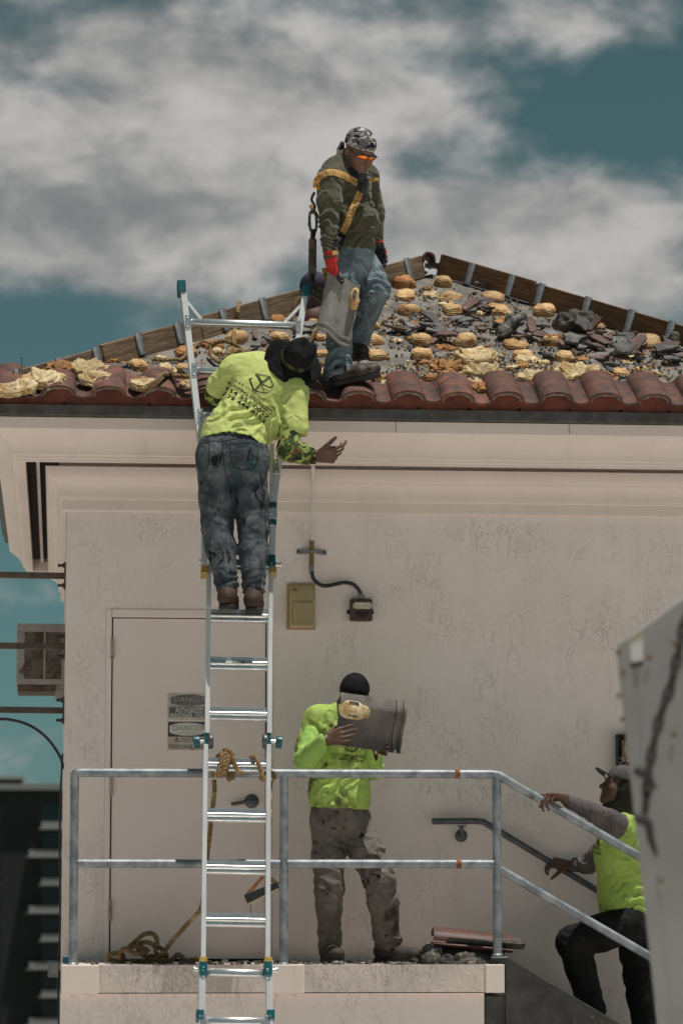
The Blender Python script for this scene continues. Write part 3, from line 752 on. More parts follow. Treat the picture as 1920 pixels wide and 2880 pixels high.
# ================================================================== things on the wall
m_white = M('white_conduit_paint', (.66, .62, .56), (.56, .52, .46), scale=9, rough=.5, spots=[((.32, .25, .18), 35, .70, .74)])
m_bronze = M('bronze_paint', (.20, .13, .055), (.14, .09, .04), scale=12, rough=.5, spots=[((.33, .24, .12), 20, .66, .7)])
m_greypl = M('grey_plastic', (.20, .21, .22), (.15, .155, .16), scale=18, rough=.55)
m_black = M('black_rubber', (.016, .016, .017), (.03, .03, .03), scale=30, rough=.55)
m_brownbox = M('brown_enamel', (.085, .05, .042), (.065, .04, .034), scale=14, rough=.5, bump=.0004, bscale=140)
m_lens = M('milky_lens', (.55, .50, .38), (.40, .36, .27), scale=35, rough=.25)
m_tan = M('tan_lamp_housing', (.52, .40, .21), (.44, .33, .17), scale=7, rough=.5, spots=[((.20, .15, .08), 26, .70, .75)])
m_tan2 = M('tan_lamp_cover', (.36, .275, .14), (.32, .24, .125), scale=8, rough=.45)
m_blue = M('teal_plastic', (.012, .10, .115), (.009, .075, .09), scale=12, rough=.35)
m_yellow = M('yellow_plastic', (.42, .27, .05), (.33, .2, .04), scale=20, rough=.5)
m_rustpipe = M('rusty_bar', (.075, .055, .045), (.12, .085, .06), scale=12, rough=.8, bump=.001, spots=[((.14, .06, .03), 18, .6, .7)])

cond = empty('electrical_conduit', (P(880, 1500, -.04).x, -.04, P(880, 1600, -.04).z), 'white pipe conduit with bronze sleeve and bent black flex cable down to a horn strobe', 'conduit')
cx_ = lambda py: P(881 - (py - 1312) * .02, py, -.04)
m = MB(); a = P(881, 1305, -.21); b = cx_(1520); m.tube([a, Vector((b.x, -.10, P(880, 1420, -.1).z)), b] if False else [Vector((a.x, -.185, a.z)), Vector((b.x, -.05, b.z))], .0118, 14); m.obj('pipe', m_white, cond)
m = MB(); m.cyl(cx_(1517), cx_(1594), .0145, 14); m.obj('sleeve', m_bronze, cond)
m = MB(); m.tube([cx_(1592), cx_(1598), cx_(1612), cx_(1614)], [.0165, .016, .013, .012], 14); m.obj('coupling', m_greypl, cond)
zq = .2211; q = lambda x, y, Y=-.045: P(780 + x * zq, 1280 + y * zq, Y)
m = MB(); m.tube(catmull([q(438, 1480), q(447, 1545), q(492, 1615), q(585, 1662), q(700, 1652), q(830, 1624), q(935, 1634), q(1008, 1682), q(1050, 1750), q(1062, 1790)], 6), .0118, 12); m.obj('flex_cable', m_black, cond)
m = MB(); a, b = q(1058, 1762), q(1066, 1822); m.tube([a, a.lerp(b, .2), a.lerp(b, .55), a.lerp(b, .6), b], [.013, .0155, .0155, .018, .018], 14); m.obj('connector', m_greypl, cond)
m = MB(); c = q(440, 1225)
for s_ in (-1, 1):
    pts = [Vector((c.x + s_ * .016, -.052, c.z + .002)), Vector((c.x + s_ * .03, -.036, c.z)), Vector((c.x + s_ * .062, -.012, c.z - .001 * s_)), Vector((c.x + s_ * .088, -.006, c.z - .003 * s_))]
    m.grid([[p - Vector((0, 0, .014)), p + Vector((0, 0, .014))] for p in pts]); m.grid([[p - Vector((0, -.005, .014)), p + Vector((0, .005, .014))] for p in pts])
m.tube([c + Vector((.0165 * math.cos(t), -.0165 * math.sin(t), 0)) for t in np.linspace(-.3, math.pi + .3, 14)], .0075, 6); br = m.obj('bracket', m_greypl, cond, smooth=25)
for s_ in (-1, 1): m = MB(); m.cyl((c.x + s_ * .078, -.0068, c.z - .002 * s_), (c.x + s_ * .078, -.0105, c.z - .002 * s_), .006, 8); m.obj('screw', m_dark, br)

st = empty('horn_strobe', (P(1016, 1746, 0).x, 0, P(1016, 1746, 0).z), 'brown fire alarm horn with clear strobe lens on the stucco', 'alarm')
a, b = P(985, 1746, -.06), P(1047, 1684, -.06); m = MB(); m.box2((a.x, -.062, a.z), (b.x, -.003, b.z)); m.obj('housing', m_brownbox, st, bevel=.006, seg=2)
m = MB(); m.box2((a.x - .016, -.014, a.z + .045), (b.x + .012, -.006, a.z + .068)); m.obj('mounting_ear', m_dark, st)
c0 = Vector(((a.x + b.x) / 2 + .004, -.0625, a.z + .058)); gm = MB()
for r_ in range(1, 9):
    for k in range(int(5 * r_)):
        t = math.pi + math.pi * (k + .5) / int(5 * r_); p = c0 + Vector((math.cos(t) * r_ * .0052, -.0007, math.sin(t) * r_ * .0052)); gm.box(p, (.0026, .001, .0026))
g_ = gm.obj('speaker_hole', m_dark, st, smooth=0); g_['kind'] = 'stuff'
for dx, dz in ((.014, .014), (.112, .014), (.014, .112), (.112, .112)):
    m = MB(); m.cyl((a.x + dx, -.0615, a.z + dz), (a.x + dx, -.0632, a.z + dz), .004, 8); m.obj('screw', m_dark, st)
a, b = P(992, 1712, -.075), P(1046, 1694, -.075); m = MB(); m.box2((a.x + .008, -.082, a.z), (b.x - .008, -.062, b.z)); m.box2((a.x, -.078, a.z + .006), (b.x, -.062, b.z - .006)); m.obj('strobe_lens', m_lens, st, bevel=.004)

lp = empty('wall_lamp', (P(846, 1772, 0).x, 0, P(846, 1772, 0).z), 'tan box shaped wall lamp without light beside the ladder', 'wall lamp')
a, b = P(806, 1771, -.02), P(886, 1642, -.02); m = MB(); m.box2((a.x, -.022, a.z), (b.x, -.002, b.z)); m.obj('back_plate', m_tan2, lp, bevel=.003)
w, h = b.x - a.x, b.z - a.z; m = MB()
m.extrude([Vector((0, -.0225, a.z + h * .03)), Vector((0, -.095, a.z + h * .05)), Vector((0, -.10, a.z + h * .57)), Vector((0, -.03, b.z - .006)), Vector((0, -.0225, b.z - .006))], (a.x + w * .09, 0, 0), (b.x - w * .07, 0, 0)); m.obj('housing', m_tan, lp, bevel=.004)
m = MB(); m.box2((a.x + w * .16, -.116, a.z + h * .07), (b.x - w * .10, -.099, a.z + h * .57)); m.obj('front_cover', m_tan2, lp, bevel=.004)
c = P(829, 1661, -.05); m = MB(); m.cyl((c.x, -.047, c.z), (c.x, -.054, c.z - .004), .0135, 18); m.obj('photocell', m_bronze, lp)

eb = empty('electrical_box', (P(1760, 2170, 0).x, 0, P(1760, 2200, 0).z), 'open black electrical box with exposed wiring at the edge of the grey metal panel', 'electrical box')
a, b = P(1735, 2215, -.05), P(1800, 2067, -.05); m = MB(); t = .008
m.box2((a.x, -.07, a.z), (a.x + t, -.003, b.z)); m.box2((b.x - t, -.07, a.z), (b.x, -.003, b.z)); m.box2((a.x + t, -.07, b.z - t), (b.x - t, -.003, b.z)); m.box2((a.x + t, -.07, a.z), (b.x - t, -.003, a.z + t)); m.box2((a.x + t, -.012, a.z + t), (b.x - t, -.003, b.z - t))
m.obj('case', m_black, eb, bevel=.001)
m = MB(); m.box2((a.x + .03, -.05, b.z - .16), (b.x - .02, -.013, b.z - .03)); m.obj('terminal_block', M('copper_parts', (.30, .16, .09), (.45, .38, .28), scale=30, rough=.4, metal=.3), eb, bevel=.002)
m = MB(); m.tube(catmull([(a.x + .05, -.055, b.z - .03), (a.x + .035, -.065, b.z - .09), (a.x + .05, -.06, b.z - .15), (a.x + .045, -.05, a.z + .02)], 5), .004, 6); m.obj('wire', m_rust, eb)
for dz in (.14, .165): m = MB(); m.lathe([(.001, 0), (.007, 0), (.007, .01), (.001, .01)], (a.x + .024, -.03, b.z - dz), (0, -1, 0), 10); m.obj('screw', m_galv, eb)

# ---------------------------------------------------------------- things left of the corner
for (py, Yb, lab) in ((1620, .35, 'uppermost rusty steel bar fixed to the left wall below the eave'), (1819, .35, 'middle rusty steel bar crossing in front of the louvred air conditioner'), (1999, .35, 'lowest rusty steel bar above the thin black cable')):
    c = P(178, py, Yb); e_ = empty('steel_bar', (c.x, Yb, c.z), lab, 'bar', 'rusty bars on the left wall')
    m = MB(); m.beam((-.002, Yb, c.z), (c.x - 1.6, Yb, c.z + .012), .036, .036); m.obj('bar', m_rustpipe, e_, bevel=.003)
    m = MB(); m.box2((-.012, Yb - .05, c.z - .08), (-.001, Yb + .05, c.z + .08)); pl = m.obj('wall_plate', m_rustpipe, e_)
    for dz in (-.06, .06): m = MB(); m.cyl((-.01, Yb - .03, c.z + dz), (-.05, Yb - .03, c.z + dz), .009, 8); m.cyl((-.012, Yb - .03, c.z + dz), (-.02, Yb - .03, c.z + dz), .016, 6); m.obj('bolt', m_black, pl)
ac = empty('air_conditioner', (-.15, 1.6, P(110, 1945, 1.6).z), 'louvred window air conditioner projecting from the left wall', 'air conditioner')
m_acg = M('faded_ac_casing', (.33, .30, .275), (.27, .245, .225), scale=8, rough=.6, spots=[((.10, .05, .03), 9, .62, .72)])
a, b = P(46, 1925, 1.6), P(181, 1755, 1.6); Yf = 1.6; m = MB()
def acq(x, y): return P(x, y, Yf)
gx = [a.x, acq(70, 1800).x, acq(123, 1800).x, acq(129, 1800).x, acq(174, 1800).x, -.002]; gz = [b.z, acq(70, 1777).z, acq(70, 1909).z, a.z]
m.box2((gx[0], Yf, gz[1]), (gx[1], Yf + .45, gz[2])); m.box2((gx[2], Yf, gz[1]), (gx[3], Yf + .45, gz[2])); m.box2((gx[4], Yf, gz[1]), (gx[5], Yf + .45, gz[2]))
m.box2((gx[0], Yf, gz[0]), (gx[5], Yf + .45, gz[1])); m.box2((gx[0], Yf, gz[2]), (gx[5], Yf + .45, gz[3])); m.obj('casing', m_acg, ac, bevel=.002)
m = MB(); m.box2((gx[1], Yf + .05, gz[2]), (gx[4], Yf + .4, gz[1])); m.obj('coil', m_dark, ac)
m_louv = M('rusty_louvre', (.27, .23, .19), (.13, .09, .065), scale=14, rough=.8)
for (x0, x1) in ((gx[1], gx[2]), (gx[3], gx[4])):
    n = 24
    for i in range(n):
        z = gz[2] + (gz[1] - gz[2]) * (i + .5) / n; m = MB(); m.box(((x0 + x1) / 2, Yf + .014, z), (x1 - x0 - .002, .022, .0028), Matrix.Rotation(-.6, 3, 'X')); m.obj('louvre', m_louv, ac, smooth=0)
m = MB(); c = P(47, 1945, Yf); m.box2((c.x + .004, Yf + .01, c.z), (P(155, 1945, Yf).x, Yf + .42, a.z - .001)); m.obj('drip_tray', m_rustpipe, ac, bevel=.003)
m = MB(); c = P(155, 1968, Yf); m.box2((c.x, Yf + .02, c.z), (-.002, Yf + .06, P(155, 1936, Yf).z)); m.obj('wall_bracket', m_acg, ac, bevel=.003)
pm = MB(); zq2 = .2381; q2 = lambda x, y, Y=.6: P(x * zq2, 1640 + y * zq2, Y)
pm.tube(catmull([q2(-700, 1700), q2(-300, 1630), q2(0, 1608), q2(130, 1618), q2(280, 1655), q2(430, 1730), q2(560, 1840), q2(660, 1970), q2(728, 2100), q2(742, 2200)], 8), .009, 8)
tag(pm.obj('cable', m_black), 'thin black cable arching from the left against the sky into the building corner', 'cable')
cm_ = MB(); cm_.tube(catmull([P(176, 2120, .03), P(168, 2300, .05), P(169, 2600, .06), P(163, 2720, .06), P(166, 2900, .06), P(168, 3050, .06)], 6), .006, 8); tag(cm_.obj('cable', m_black), 'black cable running straight down the left corner of the wall', 'cable')
jb = empty('junction_box', (P(150, 2750, .1).x, .1, P(150, 2750, .1).z), 'small grey junction box at the left wall corner level with the landing', 'junction box')
a, b = P(134, 2750, .05), P(166, 2703, .05); m = MB(); m.box2((a.x, .05, a.z), (b.x, .14, b.z)); m.obj('case', m_greypl, jb, bevel=.005); m = MB(); m.box2((a.x + .016, .044, a.z + .02), (b.x - .006, .05, b.z - .012)); m.obj('cover', m_acg, jb, bevel=.002)
m = MB(); a, b = P(176, 2711, -.7), P(198, 2690, -.7); m.box2((a.x, -.72, .001), (b.x, -.62, b.z)); tag(m.obj('plastic_block', m_blue, bevel=.003), 'small teal block standing behind the left railing post', 'block')

# ================================================================== foreground metal panel and chain
FY = -10.3
m_panel = M('grey_painted_metal', (.29, .275, .255), (.24, .23, .215), scale=3, rough=.5, metal=.1, spots=[((.16, .12, .1), 9, .72, .8)])
fp = empty('metal_container', (P(1950, 2600, FY).x, FY, Z_G), 'blurred grey riveted metal container in the right foreground', 'container')
pts = [(1733, 1822), (1742, 1808), (1760, 1796), (1960, 1650), (2150, 1640), (2150, 3080), (1871, 3080), (1800, 2440)]
w3 = [P(x, y, FY) for x, y in pts]; m = MB(); m.extrude(w3, (0, 0, 0), (.10, .55, 0)); m.obj('body', m_panel, fp, bevel=.006)
m = MB(); fl = [P(x, y, FY - .006) for x, y in ((1735, 1824), (1744, 1812), (1768, 1804), (1772, 1830), (1808, 2180), (1845, 2480), (1905, 3070), (1873, 3070), (1801, 2440))]; m.extrude(fl, (0, 0, 0), (0, .0055, 0)); m.obj('edge_flange', m_panel, fp)
for (x, y) in ((1738, 1836), (1752, 1890), (1741, 1958), (1750, 2024), (1826, 1850), (1898, 1812), (1896, 2068), (1858, 2478)):
    m = MB(); c = P(x, y, FY - .007); m.lathe([(.001, .004), (.006, .003), (.008, 0), (.001, -.002)], c, (0, 1, 0), 10); m.obj('rivet', m_bronze, fp)
lb = MB(); lb.extrude([P(x, y, FY - .002) for x, y in ((1766, 1800), (1806, 1776), (1808, 1862), (1770, 1868))], (0, -.0015, 0), (0, .001, 0)); lbo = lb.obj('label_plate', M('white_label', (.55, .54, .5), (.48, .47, .44), scale=20, rough=.5), fp)
lb = MB(); lb.extrude([P(x, y, FY - .0045) for x, y in ((1768, 1802), (1805, 1779), (1805, 1788), (1769, 1806))], (0, -.0005, 0), (0, .0005, 0)); lb.obj('yellow_band', m_yellow, lbo)
lb = MB(); lb.extrude([P(x, y, FY - .003) for x, y in ((1769, 1866), (1808, 1860), (1806, 1872), (1775, 1878))], (0, -.004, 0), (0, .001, 0)); lb.obj('bottom_clip', m_black, lbo)
CY = -11.0; chn = empty('chain', (P(1840, 2200, CY).x, CY, P(1840, 2380, CY).z), 'dark blurred chain hanging in front of the grey metal container', 'chain')
m_chain = M('dark_chain_steel', (.022, .02, .019), (.04, .036, .032), scale=30, rough=.6, metal=.1)
path = catmull([P(1945, 1690, CY), P(1921, 1763, CY), P(1905, 1850, CY), P(1884, 1935, CY), P(1858, 2010, CY), P(1845, 2060, CY), P(1832, 2120, CY), P(1822, 2190, CY), P(1816, 2260, CY), P(1808, 2330, CY)], 12)
pr_ = resample(path, .040)
for i, c in enumerate(pr_[:-1]):
    d = (pr_[i + 1] - c).normalized(); wide = (i % 2 == 0); big = 14 <= i <= 17
    nrm = Vector((0, -1, 0)) if (wide and big) else (Vector((.85, -.5, 0)) if i % 2 else Vector((.45, -.85, 0)).normalized()); nrm = (nrm - d * nrm.dot(d)).normalized(); sd = d.cross(nrm)
    L, Wd, r = (.037, .021, .0068) if big else (.027, .0095, .0062); n = 18
    lk = [c + d * (math.sin(2 * math.pi * k / n) * L) + sd * (math.cos(2 * math.pi * k / n) * Wd * (1.0)) for k in range(n)]
    m = MB(); m.tube(lk, r, 6, close=True); m.obj('chain_link', m_chain, chn)
for (x, y, ang) in ((1800, 2178, .5), (1800, 2312, -.2)):
    m = MB(); c = P(x, y, CY - .01); pts = [c + Vector((-.014, 0, .012)), c + Vector((.004, -.004, .004)), c + Vector((.020, 0, -.008)), c + Vector((.026, 0, -.024 - .02 * (y > 2200))), c + Vector((.04, .0, -.035 - .05 * (y > 2200)))]
    m.tube(catmull(pts, 4), [.011, .013, .014, .0145, .014, .014, .013, .0125, .012, .011, .011, .010, .010, .009, .008, .006, .004][:17], 8); m.obj('hook', m_chain, chn)

# ================================================================== ladder
m_alu = M('aluminium', (.70, .70, .69), (.58, .58, .575), scale=7, detail=6, rough=.38, metal=.3, stretch=(1, 1, .15), spots=[((.26, .24, .22), 34, .66, .74), ((.10, .09, .08), 60, .72, .76)])
m_alu2 = M('bright_aluminium', (.80, .80, .79), (.68, .68, .67), scale=12, rough=.24, metal=.85, spots=[((.34, .31, .28), 50, .68, .74)])
LS = .30; LP0 = Vector((0, -.565, zd1)); LN = Vector((0, -1, LS)).normalized(); LU = Vector((0, LS, 1)).normalized()
def LPt(px, py, off=0.0): return PL(px, py, LP0 + LN * off, LN)
lad = empty('ladder', LPt(665, 2950), 'long jointed aluminium ladder leaning against the eave from below the landing', 'ladder')
lad.location = (LPt(665, 2950).x, LP0.y - LS * (zd1 - Z_G), Z_G)
def rail_part(pts, w, d, name='side_rail', flip=1, off=0.0):
    m = MB(); k = [LPt(x, y, off) for x, y in pts]
    for a, b in zip(k[:-1], k[1:]):
        t = (b - a).normalized(); u = t.cross(LN).normalized() * flip
        m.beam(a + LN * (d / 2 - .006), b + LN * (d / 2 - .006), w, .012, side=LN)
        m.beam(a - u * (w / 2 - .006), b - u * (w / 2 - .006), .012, d - .026, side=LN)
        m.beam(a - LN * (d / 2 - .006), b - LN * (d / 2 - .006), w, .012, side=LN)
    return m.obj(name, m_alu, lad, bevel=.0025)
def extr(name, prof, a, b, mat, par=lad, bevel=0):
    "rung: profile (n,u) between two points"
    m = MB(); m.extrude([LN * n + LU * u for n, u in prof], a, b); return m.obj(name, mat, par, smooth=50, bevel=bevel)
# outer flared top section, inner sections, outer foot section
rail_part([(514, 815), (562, 1226), (577, 1345), (574, 1592)], .036, .070, flip=1)
rail_part([(857, 830), (826, 1040), (786, 1290), (771, 1402), (762, 1604)], .036, .070, flip=-1)
rail_part([(764, 1252), (764, 1450)], .026, .058, flip=-1, off=.004)
rail_part([(587, 1590), (586, 1714), (582, 2066)], .026, .058, flip=1); rail_part([(763, 1604), (760, 1714), (757, 2066)], .026, .058, flip=-1)
rail_part([(579, 2098), (577, 2169), (571, 2712)], .026, .058, flip=1); rail_part([(755, 2098), (754, 2169), (752, 2712)], .026, .058, flip=-1)
rail_part([(568, 2706), (565, 3160)], .036, .075, flip=1); rail_part([(757, 2706), (757, 3160)], .036, .075, flip=-1)
dr = [(-.014, -.036), (.010, -.036), (.013, -.033), (.013, -.021), (.006, -.018), (.006, -.014), (.015, -.012), (.019, -.006), (.020, 0), (.019, .006), (.015, .011), (.006, .013), (.006, .018), (.012, .020), (.014, .034), (.010, .037), (-.014, .037)]
xl = lambda y: 587 + (571 - 587) * (y - 1590) / (2712 - 1590); xr_ = lambda y: 763 + (752 - 763) * (y - 1604) / (2712 - 1604)
for y in (1590, 1732, 1866, 2008, 2151, 2293, 2440, 2588):
    extr('rung', dr, LPt(xl(y) + 6, y), LPt(xr_(y) - 6, y + 3), m_alu2)
tr = [(-.016, -.022), (.016, -.022), (.019, -.014), (.019, .006), (.010, .022), (-.016, .022)]
for (x0, y0, x1, y1) in ((522, 905, 845, 915), (540, 1040, 820, 1052), (557, 1169, 806, 1180), (572, 1302, 782, 1312), (572, 1455, 768, 1458), (566, 2735, 758, 2740), (564, 2872, 758, 2874), (564, 3010, 758, 3012)):
    rg = extr('rung', tr, LPt(x0 + 14, y0), LPt(x1 - 14, y1), m_alu2, bevel=.003)
    for (x, y, s_) in ((x0, y0, 1), (x1, y1, -1)):
        m = MB(); a = LPt(x + s_ * 6, y + 20, .036); b = LPt(x + s_ * 6, y - 20, .036); m.beam(a, b, .030, .006, side=LN)
        for dy in (-13, 13): c = LPt(x + s_ * 6, y + dy, .040); m.lathe([(.001, .005), (.004, .004), (.006, 0)], c, LN, 8)
        m.obj('rung_bracket', m_alu2, rg, bevel=.001)
for (x0, y0, x1, y1) in ((522, 846, 566, 900), (846, 860, 800, 908)):
    m = MB(); m.beam(LPt(x0, y0), LPt(x1, y1), .018, .026, side=LN); m.obj('brace', m_alu, lad, bevel=.002)
for (x, y, w) in ((511, 812, 27), (859, 824, 26)):
    a, b = LPt(x, y + 17), LPt(x - 2 if x < 600 else x + 2, y - 17); m = MB(); m.beam(a, b, .050, .088, side=LN); m.obj('rail_cap', m_blue, lad, bevel=.006)
for (x, y0, y1, mt) in ((766, 1420, 1436, m_blue), (766, 1468, 1484, m_blue), (763, 1568, 1600, m_blue), (766, 1603, 1618, m_yellow), (575, 1600, 1620, m_yellow), (571, 2698, 2712, m_yellow), (753, 2698, 2712, m_yellow), (571, 2712, 2750, m_blue), (753, 2712, 2750, m_blue), (562, 2846, 2872, m_blue), (760, 2846, 2872, m_blue)):
    m = MB(); m.beam(LPt(x, y1), LPt(x, y0), .042, .088, side=LN); cl = m.obj('clip', mt, lad, bevel=.003)
    m = MB(); c = LPt(x, (y0 + y1) / 2, .044); m.lathe([(.001, .005), (.004, .004), (.006, 0)], c, LN, 8); m.obj('rivet', m_alu2, cl)
m = MB(); m.beam(LPt(766, 1466), LPt(766, 1438), .05, .08, side=LN); m.obj('clip_plate', m_alu2, lad, bevel=.003)
for (x0, x1, y) in ((775, 790, 1589), (574, 560, 1580), (560, 545, 2729), (762, 779, 2731)):
    a, b = LPt(x0, y), LPt(x1, y); dx = (b - a); m = MB(); m.tube([a, a + dx * .25, a + dx * .3, a + dx * .8, a + dx * .85, b], [.016, .016, .012, .012, .021, .021], 16); m.obj('lock_pin', m_alu2, lad)
for (x, s_) in ((581, -1), (756, 1)):
    m = MB(); c = LPt(x, 2086); m.lathe([(.001, -.014), (.036, -.014), (.040, -.008), (.040, .008), (.036, .014), (.001, .014)], c + Vector((-s_ * .022, 0, 0)), (1, 0, 0), 28); hg = m.obj('hinge_disc', m_steel, lad)
    m = MB(); m.beam(LPt(x, 2118), LPt(x, 2054), .020, .045, side=LN); m.obj('hinge_core', m_blue, hg, bevel=.003)
    a, b = LPt(x + s_ * 6, 2086), LPt(x + s_ * 37, 2089); dx = b - a; m = MB(); m.tube([a, a + dx * .45], .011, 12); m.obj('hinge_pin', m_alu2, hg)
    m = MB(); m.tube([a + dx * .42, a + dx * .46, a + dx * .6, a + dx * .95, a + dx], [.026, .033, .035, .034, .028], 20); m.obj('hinge_knob', m_blue, hg, bevel=0)
a = LPt(652, 1862, .0215); m = MB(); m.beam(a - Vector((.035, 0, 0)), a + Vector((.035, 0, 0)), .012, .001, side=LN); m.obj('sticker', m_sg_white, lad)
a = LPt(684, 1863, .0225); m = MB(); m.beam(a - Vector((.010, 0, 0)), a + Vector((.010, 0, 0)), .012, .001, side=LN); m.obj('sticker', m_closure, lad)

# ================================================================== ropes
m_rope = M('manila_rope', (.30, .19, .085), (.16, .10, .045), scale=55, rough=.9, bump=.0015, bscale=220, stretch=(1, 1, 1), spots=[((.45, .33, .16), 9, .55, .7)])
def rope(pts, r=.0125, step=.012):
    m = MB(); k = resample(catmull(pts, 10), step); m.tube(k, r * 1.12, 12, lobes=3, twist=2 * math.pi / .085); return m
hk = MB()
def lq(x, y, o=.05): return LPt(x, y, o)
q5 = lambda x, y, o=.05: LPt(280 + x * .3444, 1680 + y * .3444, o)
r1 = [q5(935, 1475, -.06), q5(925, 1395, -.05), q5(960, 1310, -.045), q5(1010, 1262, .0), q5(1030, 1245, .045), q5(1070, 1262, .06), q5(1088, 1300, .05), q5(1070, 1290, -.02), q5(1030, 1262, -.03), q5(1000, 1280, .05), q5(990, 1350, .062), q5(968, 1450, .06), q5(985, 1462, .055), q5(1012, 1390, .06), q5(1020, 1290, .06), q5(1035, 1275, .055), q5(1046, 1330, .062), q5(1010, 1440, .066), q5(1002, 1460, .06), q5(1030, 1420, .05), q5(1055, 1330, .06), q5(1062, 1290, .05), q5(1050, 1300, -.03), q5(1050, 1440, -.035), q5(1052, 1485, -.03), q5(1066, 1490, -.03), q5(1068, 1430, -.035), q5(1078, 1488, -.03), q5(1088, 1470, -.03), q5(1080, 1400, -.02), q5(1072, 1300, .03), q5(1085, 1300, .055), q5(1110, 1380, .058), q5(1140, 1432, .055), q5(1190, 1440, .045)]
q6 = lambda x, y, Y: P(160 + x * .4464, 2160 + y * .4464, Y)
tail = [q6(880, 1205, -.75), q6(820, 1215, -.72), q6(780, 1185, -.7), q6(755, 1178, -.68), q6(740, 1200, -.68), q6(700, 1222, -.7), q6(640, 1205, -.72), q6(560, 1222, -.6), q6(450, 1225, -.6), q6(340, 1215, -.6), q6(318, 1195, -.6), q6(340, 1175, -.62), q6(400, 1170, -.62), q6(420, 1195, -.62), q6(395, 1205, -.66), q6(400, 1160, -.68), q6(430, 1140, -.7), q6(470, 1165, -.72), q6(530, 1172, -.74), q6(570, 1150, -.7), q6(500, 1125, -.66), q6(450, 1140, -.62), q6(500, 1090, -.62), q6(550, 1050, -.64), q6(600, 1045, -.66), q6(628, 1075, -.68), q6(625, 1120, -.7), q6(570, 1100, -.66), q6(520, 1110, -.6), q6(515, 1150, -.58), q6(560, 1190, -.56), q6(640, 1185, -.58), q6(690, 1205, -.6), q6(680, 1165, -.62), q6(640, 1130, -.66), q6(620, 1140, -.68), q6(640, 1190, -.72), q6(670, 1165, -.76), q6(720, 1100, -.8), q6(790, 1020, -.84), q6(860, 945, -.88), q6(905, 890, -.90), q6(925, 780, -.92), q6(945, 560, -.94), q6(960, 440, -.94), q6(980, 260, -.95), q6(992, 150, -.952), q6(990, 70, -.945)]
pile = [Vector((p.x, p.y, max(p.z, .014))) for p in tail]
m1 = rope(pile); m1b = rope(r1); mm = MB(); 
rp = empty('hanging_rope', (pile[12].x, -.65, 0), 'frayed tan rope knotted on a ladder rung, trailing down to a coil by the door', 'rope')
m1.obj('trailing_coil', m_rope, rp); m1b.obj('hitch', m_rope, rp)
r2 = [q5(1240, 1310, -.04), q5(1255, 1302, .02), q5(1280, 1318, .055), q5(1305, 1380, .06), q5(1328, 1450, .055), q5(1335, 1485, .05), q5(1320, 1480, .03), q5(1345, 1440, -.03), q5(1395, 1430, -.05), q5(1415, 1450, -.055), q5(1432, 1490, -.06), q5(1415, 1505, -.065), q5(1402, 1520, -.07), q5(1400, 1620, -.07), q5(1402, 1700, -.07), q5(1392, 1840, -.07)]
r2p = r2[:11]; o = rope(r2p).obj('rope_end', m_rope, None); tag(o, 'short rope end looped over the rung beside the right ladder rail', 'rope')
o = rope([q5(1412, 1500, -.075), q5(1403, 1540, -.075), q5(1401, 1640, -.075), q5(1398, 1740, -.075), q5(1395, 1860, -.075)], .006).obj('thin_rope', m_rope, None); tag(o, 'thin cord hanging straight down behind the right ladder rail', 'rope')
q3 = lambda x, y, h=.015: RP(480 + x * .3189, 780 + y * .3189, h)
coil = [q3(605, 222, .11), q3(590, 300, .12), q3(572, 420, .03), q3(555, 520, .05), q3(560, 590, .04), q3(540, 640, .03), q3(470, 720, .03), q3(520, 700, .06), q3(600, 640, .09), q3(650, 680, .07), q3(620, 740, .03), q3(540, 740, .05), q3(450, 750, .05), q3(390, 720, .03), q3(350, 660, .04), q3(365, 600, .07), q3(430, 565, .10), q3(500, 565, .11), q3(580, 600, .09), q3(640, 650, .06), q3(690, 690, .03), q3(760, 680, .02), q3(830, 655, .02), q3(900, 680, .02)]
o = rope(coil).obj('rope_coil', m_rope, None); tag(o, 'tan rope coming over the hip board into a loose coil behind the ladder top', 'rope')
q1 = lambda x, y, h=.015: RP(x * .3954, 840 + y * .3954, h + (.05 if y > 500 else 0))
o = rope([q1(1420, 545, .02), q1(1320, 550, .02), q1(1230, 548, .02), q1(1160, 535, .09), q1(1110, 590, .07), q1(1060, 630, .03), q1(1000, 645, .02), q1(945, 625, .02), q1(935, 590, .025), q1(985, 570, .02), q1(1050, 565, .02)]).obj('rope', m_rope, None); tag(o, 'tan rope looped over the red eave tiles left of the ladder', 'rope')
o = rope([q1(1080, 432), q1(1160, 436), q1(1240, 432), q1(1290, 428), q1(1420, 312), q1(1500, 318), q1(1560, 300)], .010).obj('rope', m_rope, None); tag(o, 'straight piece of frayed rope lying on the felt under the left hip boards', 'rope')
o = rope([RP(845, 838, .12), RP(832, 850, .11), RP(826, 880, .06), RP(830, 910, .03), RP(838, 930, .02)]).obj('rope', m_rope, None); tag(o, 'rope length hanging beside the right teal ladder cap', 'rope')
o = rope([RP(890, 925, .03), RP(880, 945, .03), RP(872, 965, .02), RP(880, 1000, .02), RP(900, 1020, .02), RP(930, 1030, .02)]).obj('rope', m_rope, None); tag(o, 'rope on the roof between the black hat and the roofer\'s jeans', 'rope')

